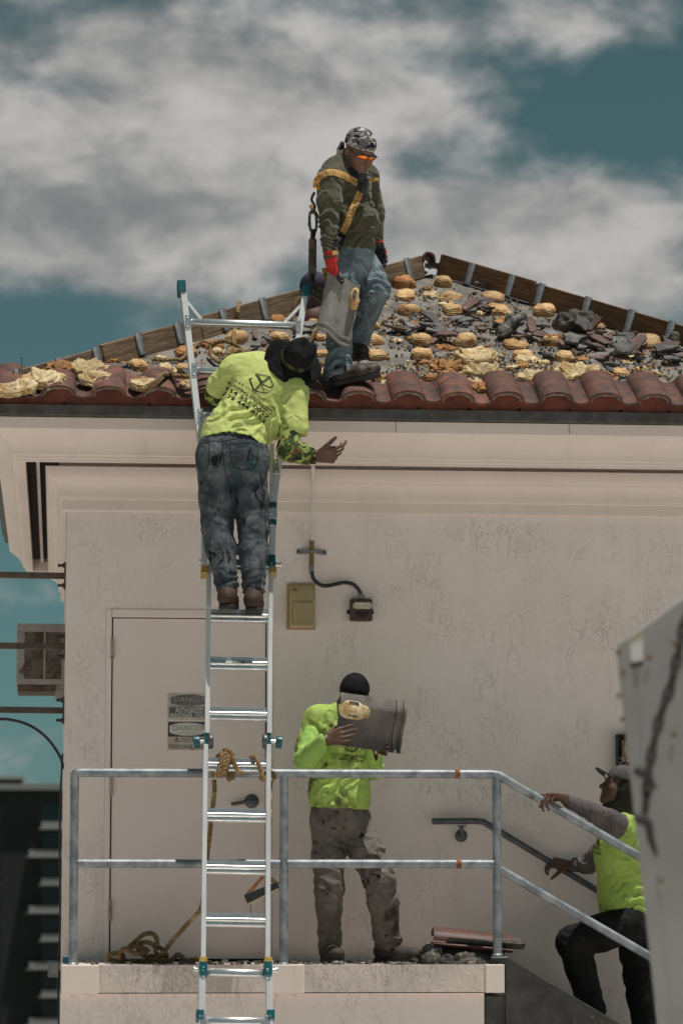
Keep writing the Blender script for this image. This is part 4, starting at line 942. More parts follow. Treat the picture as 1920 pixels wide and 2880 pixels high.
# box spirit level / rope grab hanging behind the ladder
lv = empty('hanging_tool', P(735, 2540, -.80), 'black and orange bar tool hanging slanted behind the ladder near the door handle', 'tool')
a, b = P(690, 2530, -.8), P(783, 2492, -.8); m = MB(); m.beam(a, b, .052, .03); m.obj('bar', m_black, lv, bevel=.004)
m = MB(); m.beam(a + Vector((.02, -.017, -.026)), b + Vector((0, -.017, -.018)), .010, .006); m.obj('edge_strip', M('dirty_cream', (.42, .36, .2), rough=.7), lv)
m = MB(); m.beam(a + Vector((.004, -.004, .02)), P(740, 2466, -.8), .020, .010); m.obj('strap', M('orange_strap', (.30, .12, .035), (.16, .08, .03), scale=30, rough=.8), lv)
m = MB(); m.beam(P(745, 2462, -.79), P(784, 2488, -.79), .022, .012); m.obj('strap', m_rope, lv)
m = MB(); m.tube([P(704, 2542, -.8), P(705, 2576, -.8)], .003, 6); m.obj('cord', m_rope, lv)
# ================================================================== figures: smooth-blended volumes turned into one surface
class Vol:
    def __init__(s, lo, hi, h):
        s.lo = np.array(lo, np.float64); s.h = h; s.n = np.ceil((np.array(hi) - s.lo) / h).astype(int) + 1
        s.D = np.full(s.n, 1.0, np.float32)
    def sub(s, lo, hi):
        a = np.clip(np.floor((np.asarray(lo) - s.lo) / s.h).astype(int), 0, s.n - 1); b = np.clip(np.ceil((np.asarray(hi) - s.lo) / s.h).astype(int) + 1, 1, s.n)
        b = np.maximum(b, a + 1)
        ax = [(s.lo[i] + s.h * np.arange(a[i], b[i])).astype(np.float32) for i in range(3)]
        return tuple(slice(a[i], b[i]) for i in range(3)), (ax[0][:, None, None], ax[1][None, :, None], ax[2][None, None, :])
    def put(s, fn, lo, hi, k, op='u'):
        mg = k + 3.5 * s.h; sl, (X, Y, Z) = s.sub(np.asarray(lo) - mg, np.asarray(hi) + mg); d = fn(X, Y, Z).astype(np.float32); A = s.D[sl]
        if op == 'u':
            hh = np.maximum(k - np.abs(A - d), 0) / max(k, 1e-6); s.D[sl] = np.minimum(A, d) - hh * hh * k * .25
        else:
            d = -d; hh = np.maximum(k - np.abs(A - d), 0) / max(k, 1e-6); s.D[sl] = np.maximum(A, d) + hh * hh * k * .25
        return s
    def cap(s, a, b, ra, rb=None, k=.02, side=None, fl=1.0, op='u'):
        rb = ra if rb is None else rb; a = np.asarray(a, float)[:3]; b = np.asarray(b, float)[:3]; ab = b - a; L2 = max(float(ab @ ab), 1e-9); R_ = max(ra, rb) * max(fl, 1)
        sd = None if side is None else np.asarray(side, float) / np.linalg.norm(side)
        def fn(X, Y, Z):
            px, py, pz = X - a[0], Y - a[1], Z - a[2]; t = np.clip((px * ab[0] + py * ab[1] + pz * ab[2]) / L2, 0, 1)
            qx, qy, qz = px - t * ab[0], py - t * ab[1], pz - t * ab[2]; r = ra + (rb - ra) * t
            q2_ = qx * qx + qy * qy + qz * qz
            if sd is not None:
                w = qx * sd[0] + qy * sd[1] + qz * sd[2]; q2_ = q2_ - w * w + (w / fl) ** 2
            return np.sqrt(np.maximum(q2_, 0)) - r
        return s.put(fn, np.minimum(a, b) - R_, np.maximum(a, b) + R_, k, op)
    def chain(s, pts, rs, k=.02, side=None, fl=1.0):
        for i in range(len(pts) - 1): s.cap(pts[i], pts[i + 1], rs[i], rs[i + 1], k, side, fl)
        return s
    def ell(s, c, r, B=None, k=.02, op='u'):
        c = np.asarray(c, float)[:3]; r = np.asarray(r, float); B = np.eye(3) if B is None else np.asarray(B, float); Rm = r.max()
        def fn(X, Y, Z):
            p = (X - c[0], Y - c[1], Z - c[2]); u = [p[0] * B[i][0] + p[1] * B[i][1] + p[2] * B[i][2] for i in range(3)]
            k0 = np.sqrt((u[0] / r[0]) ** 2 + (u[1] / r[1]) ** 2 + (u[2] / r[2]) ** 2); k1 = np.sqrt((u[0] / r[0] ** 2) ** 2 + (u[1] / r[1] ** 2) ** 2 + (u[2] / r[2] ** 2) ** 2)
            return np.where(k0 < 1e-4, -r.min(), k0 * (k0 - 1) / np.maximum(k1, 1e-6))
        return s.put(fn, c - Rm, c + Rm, k, op)
    def cut(s, p, n):
        p = np.asarray(p, float)[:3]; n = np.asarray(n, float); n = n / np.linalg.norm(n)
        sl, (X, Y, Z) = s.sub(s.lo, s.lo + s.h * s.n); s.D = np.maximum(s.D, ((X - p[0]) * n[0] + (Y - p[1]) * n[1] + (Z - p[2]) * n[2]).astype(np.float32)); return s
    def mesh(s, smooth=1):
        D = s.D; S = D < 0; c = S[:-1, :-1, :-1].astype(np.int8)
        for o in ((1, 0, 0), (0, 1, 0), (0, 0, 1), (1, 1, 0), (1, 0, 1), (0, 1, 1), (1, 1, 1)):
            c = c + S[o[0]:D.shape[0] - 1 + o[0], o[1]:D.shape[1] - 1 + o[1], o[2]:D.shape[2] - 1 + o[2]]
        mix_ = (c > 0) & (c < 8); ci = np.argwhere(mix_); idx = np.full(mix_.shape, -1, np.int32); idx[mix_] = np.arange(len(ci))
        offs = np.array([(i, j, k) for i in (0, 1) for j in (0, 1) for k in (0, 1)])
        vals = np.stack([D[ci[:, 0] + o[0], ci[:, 1] + o[1], ci[:, 2] + o[2]] for o in offs], 1)
        acc = np.zeros((len(ci), 3)); cnt = np.zeros(len(ci))
        for a in range(8):
            for b in range(a + 1, 8):
                if np.abs(offs[a] - offs[b]).sum() != 1: continue
                va, vb = vals[:, a], vals[:, b]; m = (va < 0) != (vb < 0); t = np.where(m, va / np.where(m, va - vb, 1), 0)
                acc += np.where(m[:, None], offs[a] + t[:, None] * (offs[b] - offs[a]), 0); cnt += m
        V = s.lo + s.h * (ci + acc / cnt[:, None]); Fs = []
        for ax in range(3):
            u, v = (ax + 1) % 3, (ax + 2) % 3
            sl0 = [slice(None)] * 3; sl1 = [slice(None)] * 3; sl0[ax] = slice(0, -1); sl1[ax] = slice(1, None)
            ch = S[tuple(sl0)] != S[tuple(sl1)]; e = np.argwhere(ch)
            ok = (e[:, u] > 0) & (e[:, v] > 0) & (e[:, u] < D.shape[u] - 1) & (e[:, v] < D.shape[v] - 1); e = e[ok]
            ins = S[tuple(e.T)]; q_ = []
            for (du, dv) in ((-1, -1), (0, -1), (0, 0), (-1, 0)):
                w = e.copy(); w[:, u] += du; w[:, v] += dv; q_.append(idx[tuple(w.T)])
            q_ = np.stack(q_, 1); q_ = np.where(ins[:, None], q_, q_[:, ::-1]); Fs.append(q_)
        Fq = np.concatenate(Fs)
        for _ in range(smooth):
            A = np.zeros_like(V); n_ = np.zeros(len(V))
            for i in range(4):
                np.add.at(A, Fq[:, i], V[Fq[:, (i + 1) % 4]] + V[Fq[:, (i + 3) % 4]]); np.add.at(n_, Fq[:, i], 2)
            V = V * .5 + .5 * A / np.maximum(n_, 1)[:, None]
        return V, Fq
def vnormals(V, Fq):
    n = np.cross(V[Fq[:, 2]] - V[Fq[:, 0]], V[Fq[:, 3]] - V[Fq[:, 1]]); N_ = np.zeros_like(V)
    for i in range(4): np.add.at(N_, Fq[:, i], n)
    return N_ / np.maximum(np.linalg.norm(N_, axis=1), 1e-9)[:, None]
def folds(V, Fq, zones=(), base=.003, fr=11, seed=0.0, fine=.0012):
    "cloth relief: zones = (centre, radius, axis across the folds, folds per metre, depth)"
    N_ = vnormals(V, Fq); d = fbm(V, fr, 3, seed) * base * 2 + fbm(V, fr * 3.2, 2, seed + 3) * fine * 2
    for (c, r, ax, f, amp) in zones:
        c = np.asarray(c, float)[:3]; ax = np.asarray(ax, float); ax = ax / np.linalg.norm(ax)
        g = np.exp(-((V - c) ** 2).sum(1) / (r * r)); ph = (V @ ax) * f * 2 * np.pi + fbm(V, 8, 3, seed + 9) * 13 + 1.7 * seed
        w = 1 - np.abs(np.sin(ph * .5)) * 2
        d = d + g * amp * .72 * w * (.6 + .8 * np.clip(fbm(V, 5, 2, seed + 21) + .5, 0, 1))
    return V + N_ * d[:, None]
def garment(vol, name, mat, parent, zones=(), base=.003, fr=11, seed=0.0, fine=.0012, smooth=1):
    V, Fq = vol.mesh(smooth); V = folds(V, Fq, zones, base, fr, seed, fine); return np_mesh(name, V, Fq, mat, parent)
def A3(p): return np.array((p[0], p[1], p[2]), float)
def J(px, py, Y): return A3(P(px, py, Y))
def nrm(v): v = np.asarray(v, float); return v / np.linalg.norm(v)
def frame(f, u):
    f = nrm(f); x = nrm(np.cross(f, u)); u = np.cross(x, f); return np.array((x, f, u))     # rows: person's right, forward, up
def bounds(pts, m=.16):
    p = np.array(pts); return p.min(0) - m, p.max(0) + m
def add_head(v, C, B, neck, s=1.0, nose=1.0):
    L = lambda x, y, z: C + s * (B[0] * x + B[1] * y + B[2] * z)
    e = lambda c, r, k=.02, op='u': v.ell(L(*c), np.array(r) * s, B, k, op)
    e((0, -.018, .035), (.074, .096, .082)); e((0, .025, -.03), (.062, .068, .084), .03); e((0, .033, -.075), (.049, .054, .036), .03); e((0, .072, -.098), (.020, .018, .017), .025)
    for sx in (-1, 1):
        e((sx * .040, .055, -.030), (.022, .024, .026), .03); e((sx * .078, -.008, -.012), (.008, .020, .031), .006); e((sx * .030, .091, .001), (.015, .012, .010), .012, 's')
    v.cap(L(-.034, .080, .016), L(.034, .080, .016), .010 * s, k=.018); v.cap(L(0, .084, .006), L(0, .104 * nose, -.030), .009 * s, .0135 * s, .012)
    for sx in (-1, 1): e((sx * .0125, .092, -.034), (.009, .011, .009), .010)
    v.cap(L(-.017, .083, -.059), L(.017, .083, -.059), .0065 * s, k=.008); v.cap(L(-.014, .083, -.072), L(.014, .083, -.072), .007 * s, k=.008)
    v.cap(L(0, -.025, -.05), neck, .054 * s, .052 * s, .03)
    return L
def add_hand(v, W, d, n, side, curls=((.3, .4, .3),) * 4, thumb=(.75, .6, .35), s=1.0, spread=1.0, tcurl=.25):
    "W wrist, d towards the knuckles, n the way the palm faces, side=+1/-1 for which way the thumb lies (d x n)"
    d = nrm(d); n = nrm(n - d * np.dot(n, d)); t = nrm(np.cross(d, n)) * side
    kn = [(.086, .030), (.090, .010), (.086, -.010), (.078, -.028)]; ln = [(.042, .026, .021), (.046, .029, .022), (.043, .027, .021), (.034, .021, .019)]; rr_ = (.0092, .0095, .0090, .0080)
    for i in range(4):
        f, lt = kn[i]; K = W + s * (d * f + t * lt * spread); v.cap(W + s * t * lt * .55, K, .0155 * s, .0125 * s, .010)
        ang = 0; p = K; dirb = nrm(d + t * lt * 2.2 * (spread - .4))
        for j in range(3):
            ang += curls[i][j]; dr_ = dirb * math.cos(ang) + n * math.sin(ang); q_ = p + s * dr_ * ln[i][j]; r0 = rr_[i] * (1 - .10 * j); v.cap(p, q_, r0 * s, r0 * .9 * s, .004); p = q_
    T = W + s * (d * .022 + t * .024 + n * .004); dr_ = nrm(d * thumb[0] + t * thumb[1] + n * thumb[2])
    for (l, r0, r1) in ((.042, .0150, .0115), (.032, .0112, .0100), (.026, .0100, .0085)):
        q_ = T + s * dr_ * l; v.cap(T, q_, r0 * s, r1 * s, .008); T = q_; dr_ = nrm(dr_ * math.cos(tcurl) + (d * .6 + n * .8) * math.sin(tcurl))
    return v
def make_boot(name, heel, toe, up, mat, sole_mat, parent, s=1.0, ankle=None, lace=True):
    heel, toe = A3(heel), A3(toe); f = nrm(toe - heel); L = np.linalg.norm(toe - heel); u = nrm(np.asarray(up, float) - f * np.dot(up, f)); x = np.cross(f, u); B = np.array((x, f, u))
    pts = [heel - f * .03, toe + f * .05, heel + u * .2]; lo, hi = bounds(pts, .09); v = Vol(lo, hi, .0055)
    g = lambda a, b, c: heel + f * a * L + u * b + x * c
    v.ell(g(.12, .05, 0), (.040 * s, .058, .050), B, .02); v.chain([g(.2, .045, 0), g(.62, .034, 0), g(.86, .030, 0)], [.042 * s, .041 * s, .036 * s], .03, side=x, fl=1.08)
    v.ell(g(.86, .034, 0), (.044 * s, .055, .034), B, .02)
    if ankle is not None: v.cap(g(.2, .06, 0), A3(ankle), .045 * s, .050 * s, .03)
    v.cut(heel - u * -.012, -u)
    o = garment(v, name, mat, parent, base=.0015, fr=22, fine=.0008)
    v = Vol(lo, hi, .005); v.cap(g(.10, .0, 0), g(.84, .0, 0), .043 * s, .047 * s, .01, side=u, fl=1.0); v.cut(heel + u * .016, u); v.cut(heel - u * .016, -u)
    garment(v, 'sole', sole_mat, o, base=.0006, fine=.0004)
    if lace:
        m = MB()
        for k in range(3):
            c = g(.42 + .09 * k, .083 - .012 * k, 0); m.tube([Vector(c - x * .026 - u * .004), Vector(c + u * .004), Vector(c + x * .026 - u * .004)], .0032, 6)
        lo_ = m.obj('lace', m_black, o); lo_['kind'] = 'stuff'
    return o
def bvh_of(o):
    M_ = Matrix.Translation(sum((q.location for q in chainup(o)), Vector((0, 0, 0)))); me = o.data
    return BVHTree.FromPolygons([M_ @ v.co for v in me.vertices], [tuple(p.vertices) for p in me.polygons])
def chainup(o):
    out = []
    while o is not None: out.append(o); o = o.parent
    return out
def on_surface(bvh, px, py, lift=.004, Yd=-.2):
    d = ray(px, py).normalized(); h = bvh.ray_cast(CAM, d)
    if h[0] is None: return None
    return h[0] - d * lift
def ribbon(bvh, pts, wpx, mat, name, parent, lift=.006, Yd=-.2, thick=.003, n=8):
    "webbing laid on a garment along a pixel path"
    k = catmull([Vector((x, y, 0)) for x, y in pts], n); top = []; last = None
    for i, p in enumerate(k):
        t = (k[min(i + 1, len(k) - 1)] - k[max(i - 1, 0)]).normalized(); nn = Vector((-t.y, t.x, 0)); row = []
        for s_ in (-.5, -.17, .17, .5):
            q_ = p + nn * s_ * wpx; w = on_surface(bvh, q_.x, q_.y, lift)
            row.append(w if w is not None else None)
        ok = [w for w in row if w is not None]
        if not ok:
            if last is None: continue
            yd = last
        else: yd = sum(w.y for w in ok) / len(ok)
        last = yd; row2 = []
        for s_, w in zip((-.5, -.17, .17, .5), row):
            q_ = p + nn * s_ * wpx; row2.append(w if w is not None else P(q_.x, q_.y, yd))
        top.append(row2)
    m = MB(); m.grid(top); m.grid([[w - (CAM - w).normalized() * thick for w in r][::-1] for r in top])
    bk = [[w - (CAM - w).normalized() * thick for w in r] for r in top]
    m.grid([[r[0] for r in top], [r[0] for r in bk]]); m.grid([[r[-1] for r in bk], [r[-1] for r in top]])
    return m.obj(name, mat, parent, smooth=50)
def print_on(bvh, txt, p0, p1, hpx, mat, parent, bold=0.0, lift=.0035, bend=0.0, name='lettering', res=2):
    "lettering laid on a garment; p0->p1 is the baseline centre line in photo pixels"
    me = text_mesh(txt, 1.0, name, bold=bold, res=res)
    bm = bmesh.new(); bm.from_mesh(me)
    co = np.array([v.co[:] for v in bm.verts]); mn, mx = co.min(0), co.max(0)
    bmesh.ops.triangulate(bm, faces=bm.faces)
    for _ in range(1): bmesh.ops.subdivide_edges(bm, edges=[e for e in bm.edges if e.calc_length() > .25], cuts=2)
    p0, p1 = Vector((p0[0], p0[1], 0)), Vector((p1[0], p1[1], 0)); t = (p1 - p0); up_ = Vector((t.y, -t.x, 0)).normalized(); ly = None
    kill = []
    for v in bm.verts:
        a = (v.co.x - mn[0]) / (mx[0] - mn[0]); b = (v.co.y - mn[1]) / (mx[1] - mn[1]) - .5
        q_ = p0 + t * a + up_ * (b * hpx + bend * (1 - (2 * a - 1) ** 2)); w = on_surface(bvh, q_.x, q_.y, lift)
        if w is None: kill.append(v)
        else: v.co = w
    bmesh.ops.delete(bm, geom=kill, context='VERTS'); bm.to_mesh(me); bm.free(); me.materials.clear()
    return link_mesh(name, me, mat, parent)
def strokes_on(bvh, segs, wpx, mat, parent, name='logo', lift=.004):
    m = MB()
    for s_ in segs:
        (x0, y0, x1, y1) = s_[:4]; w = s_[4] if len(s_) > 4 else wpx; a, b = Vector((x0, y0, 0)), Vector((x1, y1, 0)); t = (b - a); nn = Vector((-t.y, t.x, 0)).normalized() * w / 2; rows = []
        for i in range(9):
            c = a + t * (i / 8); r = [on_surface(bvh, (c + nn * k).x, (c + nn * k).y, lift) for k in (-1, 1)]
            if None in r: continue
            rows.append(r)
        if len(rows) > 1: m.grid(rows)
    return m.obj(name, mat, parent, smooth=0, fix=False)
m_skin = M('tanned_skin', (.23, .125, .085), (.175, .09, .06), scale=22, rough=.5, bump=.0004, bscale=260, spec=.35)
m_skin_d = M('dark_tanned_skin', (.11, .054, .034), (.08, .039, .026), scale=22, rough=.5, bump=.0004, bscale=260, spec=.35)
m_olive = M('olive_shirt', wr=0.007, c1= (.085, .078, .046), c2=(.062, .057, .034), scale=7, rough=.9, bump=.0010, bscale=240, sheen=.2, spec=.15)
m_jeans_a = M('faded_blue_jeans', wr=0.007, c1= (.20, .245, .265), c2=(.10, .135, .155), scale=9, lo=.35, hi=.68, rough=.9, bump=.0008, bscale=320, spec=.15, spots=[((.36, .39, .40), 9, .56, .74), ((.085, .085, .08), 6, .60, .78), ((.05, .08, .10), 14, .62, .8)])
m_jeans_b = M('dirty_dark_jeans', wr=0.006, c1= (.042, .050, .058), c2=(.115, .124, .13), scale=10, lo=.4, hi=.65, rough=.9, bump=.0008, bscale=320, spec=.15,
              spots=[((.035, .075, .082), 4, .55, .80), ((.014, .014, .015), 11, .60, .66, (1, 1, .6)), ((.012, .012, .013), 26, .66, .69), ((.20, .19, .175), 8, .64, .80)])
m_pants_c = M('stained_grey_trousers', wr=0.007, c1= (.17, .145, .125), c2=(.115, .098, .084), scale=8, lo=.36, hi=.66, rough=.9, bump=.0008, bscale=300, spec=.15,
              spots=[((.055, .042, .034), 7, .57, .68), ((.014, .012, .011), 12, .66, .69), ((.24, .17, .11), 6, .66, .8)])
m_pants_d = M('black_trousers', wr=0.004, c1= (.006, .006, .0065), c2=(.011, .0105, .0105), scale=9, rough=.85, bump=.0006, bscale=280, spec=.2)
m_hiviz = M('lime_safety_shirt', wr=0.005, c1= (.52, .585, .19), c2=(.46, .52, .165), scale=4, rough=.85, bump=.0007, bscale=300, spec=.2, spots=[((.06, .07, .02), 40, .755, .77)])
m_hiviz_c = M('stained_lime_shirt', wr=0.007, c1= (.40, .53, .125), c2=(.34, .46, .11), scale=5, rough=.85, bump=.0007, bscale=300, spec=.2, spots=[((.12, .135, .04), 5.5, .48, .70), ((.05, .055, .02), 12, .58, .72), ((.55, .66, .22), 8, .62, .8)])
m_hiviz_d = M('shade_toned_lime_vest', wr=0.006, c1= (.34, .45, .10), c2=(.28, .38, .08), scale=5, rough=.85, bump=.0007, bscale=300, spec=.2, spots=[((.10, .12, .035), 6, .58, .72)])  # darker copy of the lime cloth, stair shade put into the colour
m_lime_sleeve = M('lime_sleeve', wr=0.006, c1= (.34, .53, .13), c2=(.29, .46, .115), scale=6, rough=.85, bump=.0006, bscale=300, spec=.2)
m_greysleeve = M('grey_brown_sleeve', wr=0.005, c1= (.105, .09, .088), c2=(.075, .065, .063), scale=9, rough=.85, bump=.0007, bscale=260, spots=[((.02, .018, .018), 13, .60, .66)])
m_camo_g = camo('green_camouflage', [((.26, .33, .085),), ((.045, .065, .022), .50), ((.15, .075, .035), .58), ((.016, .018, .012), .60)], 15)
m_camo_dk = camo('dark_camouflage', [((.05, .065, .025),), ((.014, .018, .010), .48), ((.10, .12, .045), .60)], 22)
m_camo_w = camo('grey_camouflage', [((.14, .125, .13),), ((.50, .47, .42), .53), ((.016, .014, .018), .545)], 17, (1, 1, 1.6))
m_blackcloth = M('black_cloth', wr=0.004, c1= (.009, .009, .010), c2=(.015, .014, .015), scale=9, rough=.85, bump=.0008, bscale=300, spec=.08)
m_hood = M('dark_olive_hood', wr=0.004, c1= (.022, .021, .015), c2=(.032, .03, .022), scale=9, rough=.9, bump=.0007, bscale=300, spec=.15)
m_capgrey = M('grey_cap_cloth', (.085, .075, .076), (.06, .054, .054), scale=12, rough=.9, bump=.0008, bscale=260, spots=[((.05, .04, .04), 12, .62, .72)])
m_straw = M('black_straw', (.009, .009, .010), (.015, .015, .016), scale=20, rough=.95, spec=.05, bump=.002, bscale=130)
m_redglove = M('red_knit_glove', (.50, .03, .03), (.40, .022, .022), scale=20, rough=.9, bump=.001, bscale=300)
m_blackglove = M('black_glove_palm', (.015, .013, .014), (.03, .02, .02), scale=20, rough=.55)
m_web = M('orange_webbing', (.62, .36, .12), (.52, .29, .09), scale=30, rough=.8, bump=.0008, bscale=300)
m_stitch = M('brown_stitching', (.24, .13, .045), rough=.8)
m_blackweb = M('black_webbing', (.013, .013, .014), (.022, .021, .021), scale=40, rough=.7)
m_pack = M('dirty_canvas', (.15, .115, .085), (.05, .042, .036), scale=14, rough=.9, bump=.001)
m_olivem = M('olive_metal', (.085, .085, .05), (.05, .05, .03), scale=20, rough=.45, metal=.4)
m_shades = bpy.data.materials.new('orange_mirror_lens'); m_shades.use_nodes = True
_b = m_shades.node_tree.nodes['Principled BSDF']; _b.inputs['Base Color'].default_value = (.85, .22, .03, 1); _b.inputs['Metallic'].default_value = .8; _b.inputs['Roughness'].default_value = .12
m_boot = M('dark_brown_leather', (.050, .032, .022), (.030, .02, .015), scale=14, rough=.6, bump=.001, bscale=120, spots=[((.11, .085, .065), 9, .66, .78)])
m_boot_b = M('brown_suede', (.058, .028, .015), (.026, .014, .009), scale=15, rough=.75, bump=.0012, bscale=120)
m_boot_c = M('dirty_dark_boot', (.030, .024, .020), (.055, .04, .032), scale=12, rough=.75, bump=.0015, bscale=100)
m_sole = M('black_sole', (.016, .015, .015), (.035, .032, .03), scale=25, rough=.7, bump=.001)
m_print = M('black_shirt_print', (.010, .012, .010), rough=.8, spec=.15)
m_eye = M('eye', (.06, .045, .04), rough=.2)

def body_mesh(v, mat, label, cat='person'):
    V, Fq = v.mesh(1); o = np_mesh('person', V, Fq, mat); return tag(o, label, cat)
def leg_pants(v, hip, knee, ank, rh, rk, rc, ra, k=.03):
    calf = knee + (ank - knee) * .35; v.chain([hip, hip + (knee - hip) * .5, knee, calf, ank], [rh, (rh + rk) * .5 * 1.03, rk, rc, ra], k)

# ================================================================== A: roofer on the eave, facing right, holding a tile
fA = nrm((.62, -.78, 0)); rA = nrm(np.cross(fA, (0, 0, 1)))
hipR, hipL = J(966, 742, -.27), J(1010, 740, -.12); knR, anR = J(955, 890, -.31), J(950, 1040, -.35); knL, anL = J(1056, 815, -.22), J(1003, 975, -.02)
shR, elR, wrR = J(926, 505, -.37), J(924, 622, -.44), J(930, 722, -.50); shL, elL, wrL = J(1028, 498, -.10), J(1050, 600, -.02), J(1056, 672, -.02)
pel, chest, belly, nk = J(986, 715, -.22), J(970, 545, -.22), J(990, 632, -.24), J(972, 452, -.22)
fH = nrm((.46, -.70, -.60)); BH = frame(fH, (-.02, 0, 1)); cH = J(1011, 423, -.31)
lo, hi = bounds([hipR, anR, anL, knL, elL, shR, elR, cH + np.array((0, 0, .1)), wrL - np.array((0, 0, .2)), wrR - np.array((0, 0, .25))])
v = Vol(lo, hi, .005)
Lh = add_head(v, cH, BH, nk, 1.06)
v.cap(nk, chest, .06, .10, .04); v.cap(chest, pel, .11, .10, .05)
v.chain([shR, elR, wrR], [.05, .042, .030], .03); v.chain([shL, elL, wrL], [.05, .042, .030], .03); v.cap(shR, shL, .06, .06, .04)
for a, b, c in ((hipR, knR, anR), (hipL, knL, anL)): v.chain([a, b, c], [.07, .052, .042], .03)
dR = nrm((.16, .05, -1)); add_hand(v, wrR + dR * .015, dR, (.75, .55, 0), -1, ((.25, .9, .8), (.25, .95, .8), (.25, 1., .8), (.25, 1., .8)), (.8, .25, .5), 1.05)
dL = nrm((.30, -.1, -1)); add_hand(v, wrL + dL * .01, dL, (-.5, -.8, 0), 1, ((.12, .25, .25),) * 4, (.9, .35, .1), 1.05)
pA = body_mesh(v, m_skin, 'person in olive shirt and harness standing on the eave tiles holding a roof tile')
# trousers
v = Vol(*bounds([hipR, anR, anL, knL, pel + np.array((0, 0, .1))]), .006)
v.ell(pel, (.150, .125, .12), frame(fA, (0, 0, 1)), .03); v.cap(pel + (0, 0, -.03), pel + (0, 0, .05), .125, .118, .04)
leg_pants(v, hipR, knR, anR, .104, .080, .074, .074); leg_pants(v, hipL, knL, anL, .104, .088, .068, .062)
v.cap(anR + (.0, 0, .0), anR + (0.01, -.01, -.03), .083, .088, .02)
v.cut(pel + (0, 0, .09), (.1, 0, 1)); v.cut(J(950, 1058, -.37), (.35, 0, -1))
zonesA = [(anR, .13, (.25, 0, 1), 16, .012), (anL, .12, (-.3, 0, 1), 15, .011), (knL, .12, (.5, -.2, .9), 12, .010), (hipR, .16, (.8, 0, .7), 11, .008), (hipL, .15, (-.7, 0, .8), 12, .010), ((hipL + knL) / 2, .14, (.2, .3, 1), 10, .010)]
zonesA += [(J(985, 800, -.35), .16, (.55, .2, 1), 13, .010), (J(950, 960, -.43), .14, (-.25, 0, 1), 13, .011), (J(1030, 900, -.2), .14, (.5, 0, .8), 12, .009)]
tro = garment(v, 'trousers', m_jeans_a, pA, zonesA, .0045, 10, 1.3)
# shirt
v = Vol(*bounds([shR, shL, elR, wrR, elL, wrL, pel, nk]), .006)
sideA = rA
v.ell(chest, (.168, .138, .19), frame(fA, (.12, 0, 1)), .05); v.ell(J(995, 625, -.25), (.158, .150, .15), frame(fA, (0, 0, 1)), .07); v.ell(J(988, 690, -.23), (.156, .14, .07), frame(fA, (0, 0, 1)), .05)
v.cap(shR, shL, .078, .075, .06); v.cap(nk - np.array((0, 0, .03)), chest, .075, .12, .05); v.ell(J(945, 475, -.24), (.085, .085, .07), None, .05)
v.cut(J(985, 712, -.22), (-.12, 0, -1))
v.chain([shR, shR + (elR - shR) * .55, elR, elR + (wrR - elR) * .55, wrR], [.078, .073, .060, .052, .044], .02); v.chain([shL, elL, wrL], [.080, .064, .046], .03)
zs = [(elR, .15, (.15, 0, 1), 15, .010), ((elR + wrR) / 2, .11, (.3, .2, 1), 19, .008), (J(1000, 600, -.3), .17, (-.45, 0, 1), 14, .013), (J(1020, 680, -.3), .11, (.4, 0, 1), 15, .012), (shR, .12, (.9, 0, .6), 12, .006), (J(1000, 530, -.3), .10, (.7, 0, .7), 12, .007)]
shirtA = garment(v, 'long_sleeved_shirt', m_olive, pA, zs, .0035, 9, 2.2)
v = Vol(*bounds([nk, cH], .1), .005); v.cap(nk + (0, 0, -.005), nk + nrm(cH - nk) * .035, .074, .068, .01); garment(v, 'collar', m_olive, shirtA, base=.001)
# gloves
v = Vol(*bounds([wrR], .25), .004); add_hand(v, wrR + dR * .015, dR, (.75, .55, 0), -1, ((.25, .9, .8), (.25, .95, .8), (.25, 1., .8), (.25, 1., .8)), (.8, .25, .5), 1.05); v.cap(wrR - dR * .02, wrR + dR * .03, .037, .037, .01); v.D -= .0025
g1 = garment(v, 'glove', m_redglove, pA, base=.0006, fine=.0004)
v = Vol(*bounds([wrL], .25), .004); add_hand(v, wrL + dL * .01, dL, (-.5, -.8, 0), 1, ((.12, .25, .25),) * 4, (.9, .35, .1), 1.05); v.cap(wrL - dL * .02, wrL + dL * .03, .037, .037, .01); v.D -= .0025
g2 = garment(v, 'glove', m_redglove, pA, base=.0006, fine=.0004)
def two_tone(o, test, mat):
    "faces whose centre passes the test get a second material"
    o.data.materials.append(mat); off = sum((q.location for q in chainup(o)), Vector((0, 0, 0)))
    mi = [1 if test(np.array(p.center + off)) else 0 for p in o.data.polygons]; o.data.polygons.foreach_set('material_index', mi)
two_tone(g1, lambda c: (c - wrR) @ nrm((.75, .55, 0)) > .012 and (c - wrR) @ dR > .03, m_blackglove)
two_tone(g2, lambda c: ((c - wrL) @ nrm((-.5, -.8, 0)) > -.004 and (c - wrL) @ dL > .035 and (c - wrL)[0] < .035 + .02) or (c - wrL) @ dL > .115, m_blackglove)
# head gear: camouflage skull wrap with knot, sunglasses
v = Vol(*bounds([cH], .17), .004); s_ = 1.06; LL = lambda x, y, z: cH + s_ * (BH[0] * x + BH[1] * y + BH[2] * z)
v.ell(LL(0, -.016, .040), np.array((.083, .105, .088)) * s_, BH, .01); v.cut(LL(0, .0, .020), -(BH[2] * 1.0 + BH[1] * -.16))
garment(v, 'camouflage_wrap', m_camo_w, pA, [(LL(0, -.08, .05), .08, BH[1] * .6 + BH[2], 18, .003)], .001, 20, .5, .0006)
v = Vol(*bounds([J(960, 425, -.22)], .13), .004); v.cap(J(962, 402, -.24), J(958, 425, -.20), .016, .024, .01); v.cap(J(958, 422, -.21), J(972, 452, -.26), .022, .014, .01); v.cap(J(955, 420, -.2), J(957, 446, -.21), .016, .02, .01)
garment(v, 'wrap_tail', m_camo_w, pA, base=.002, fr=25)
gm = MB()
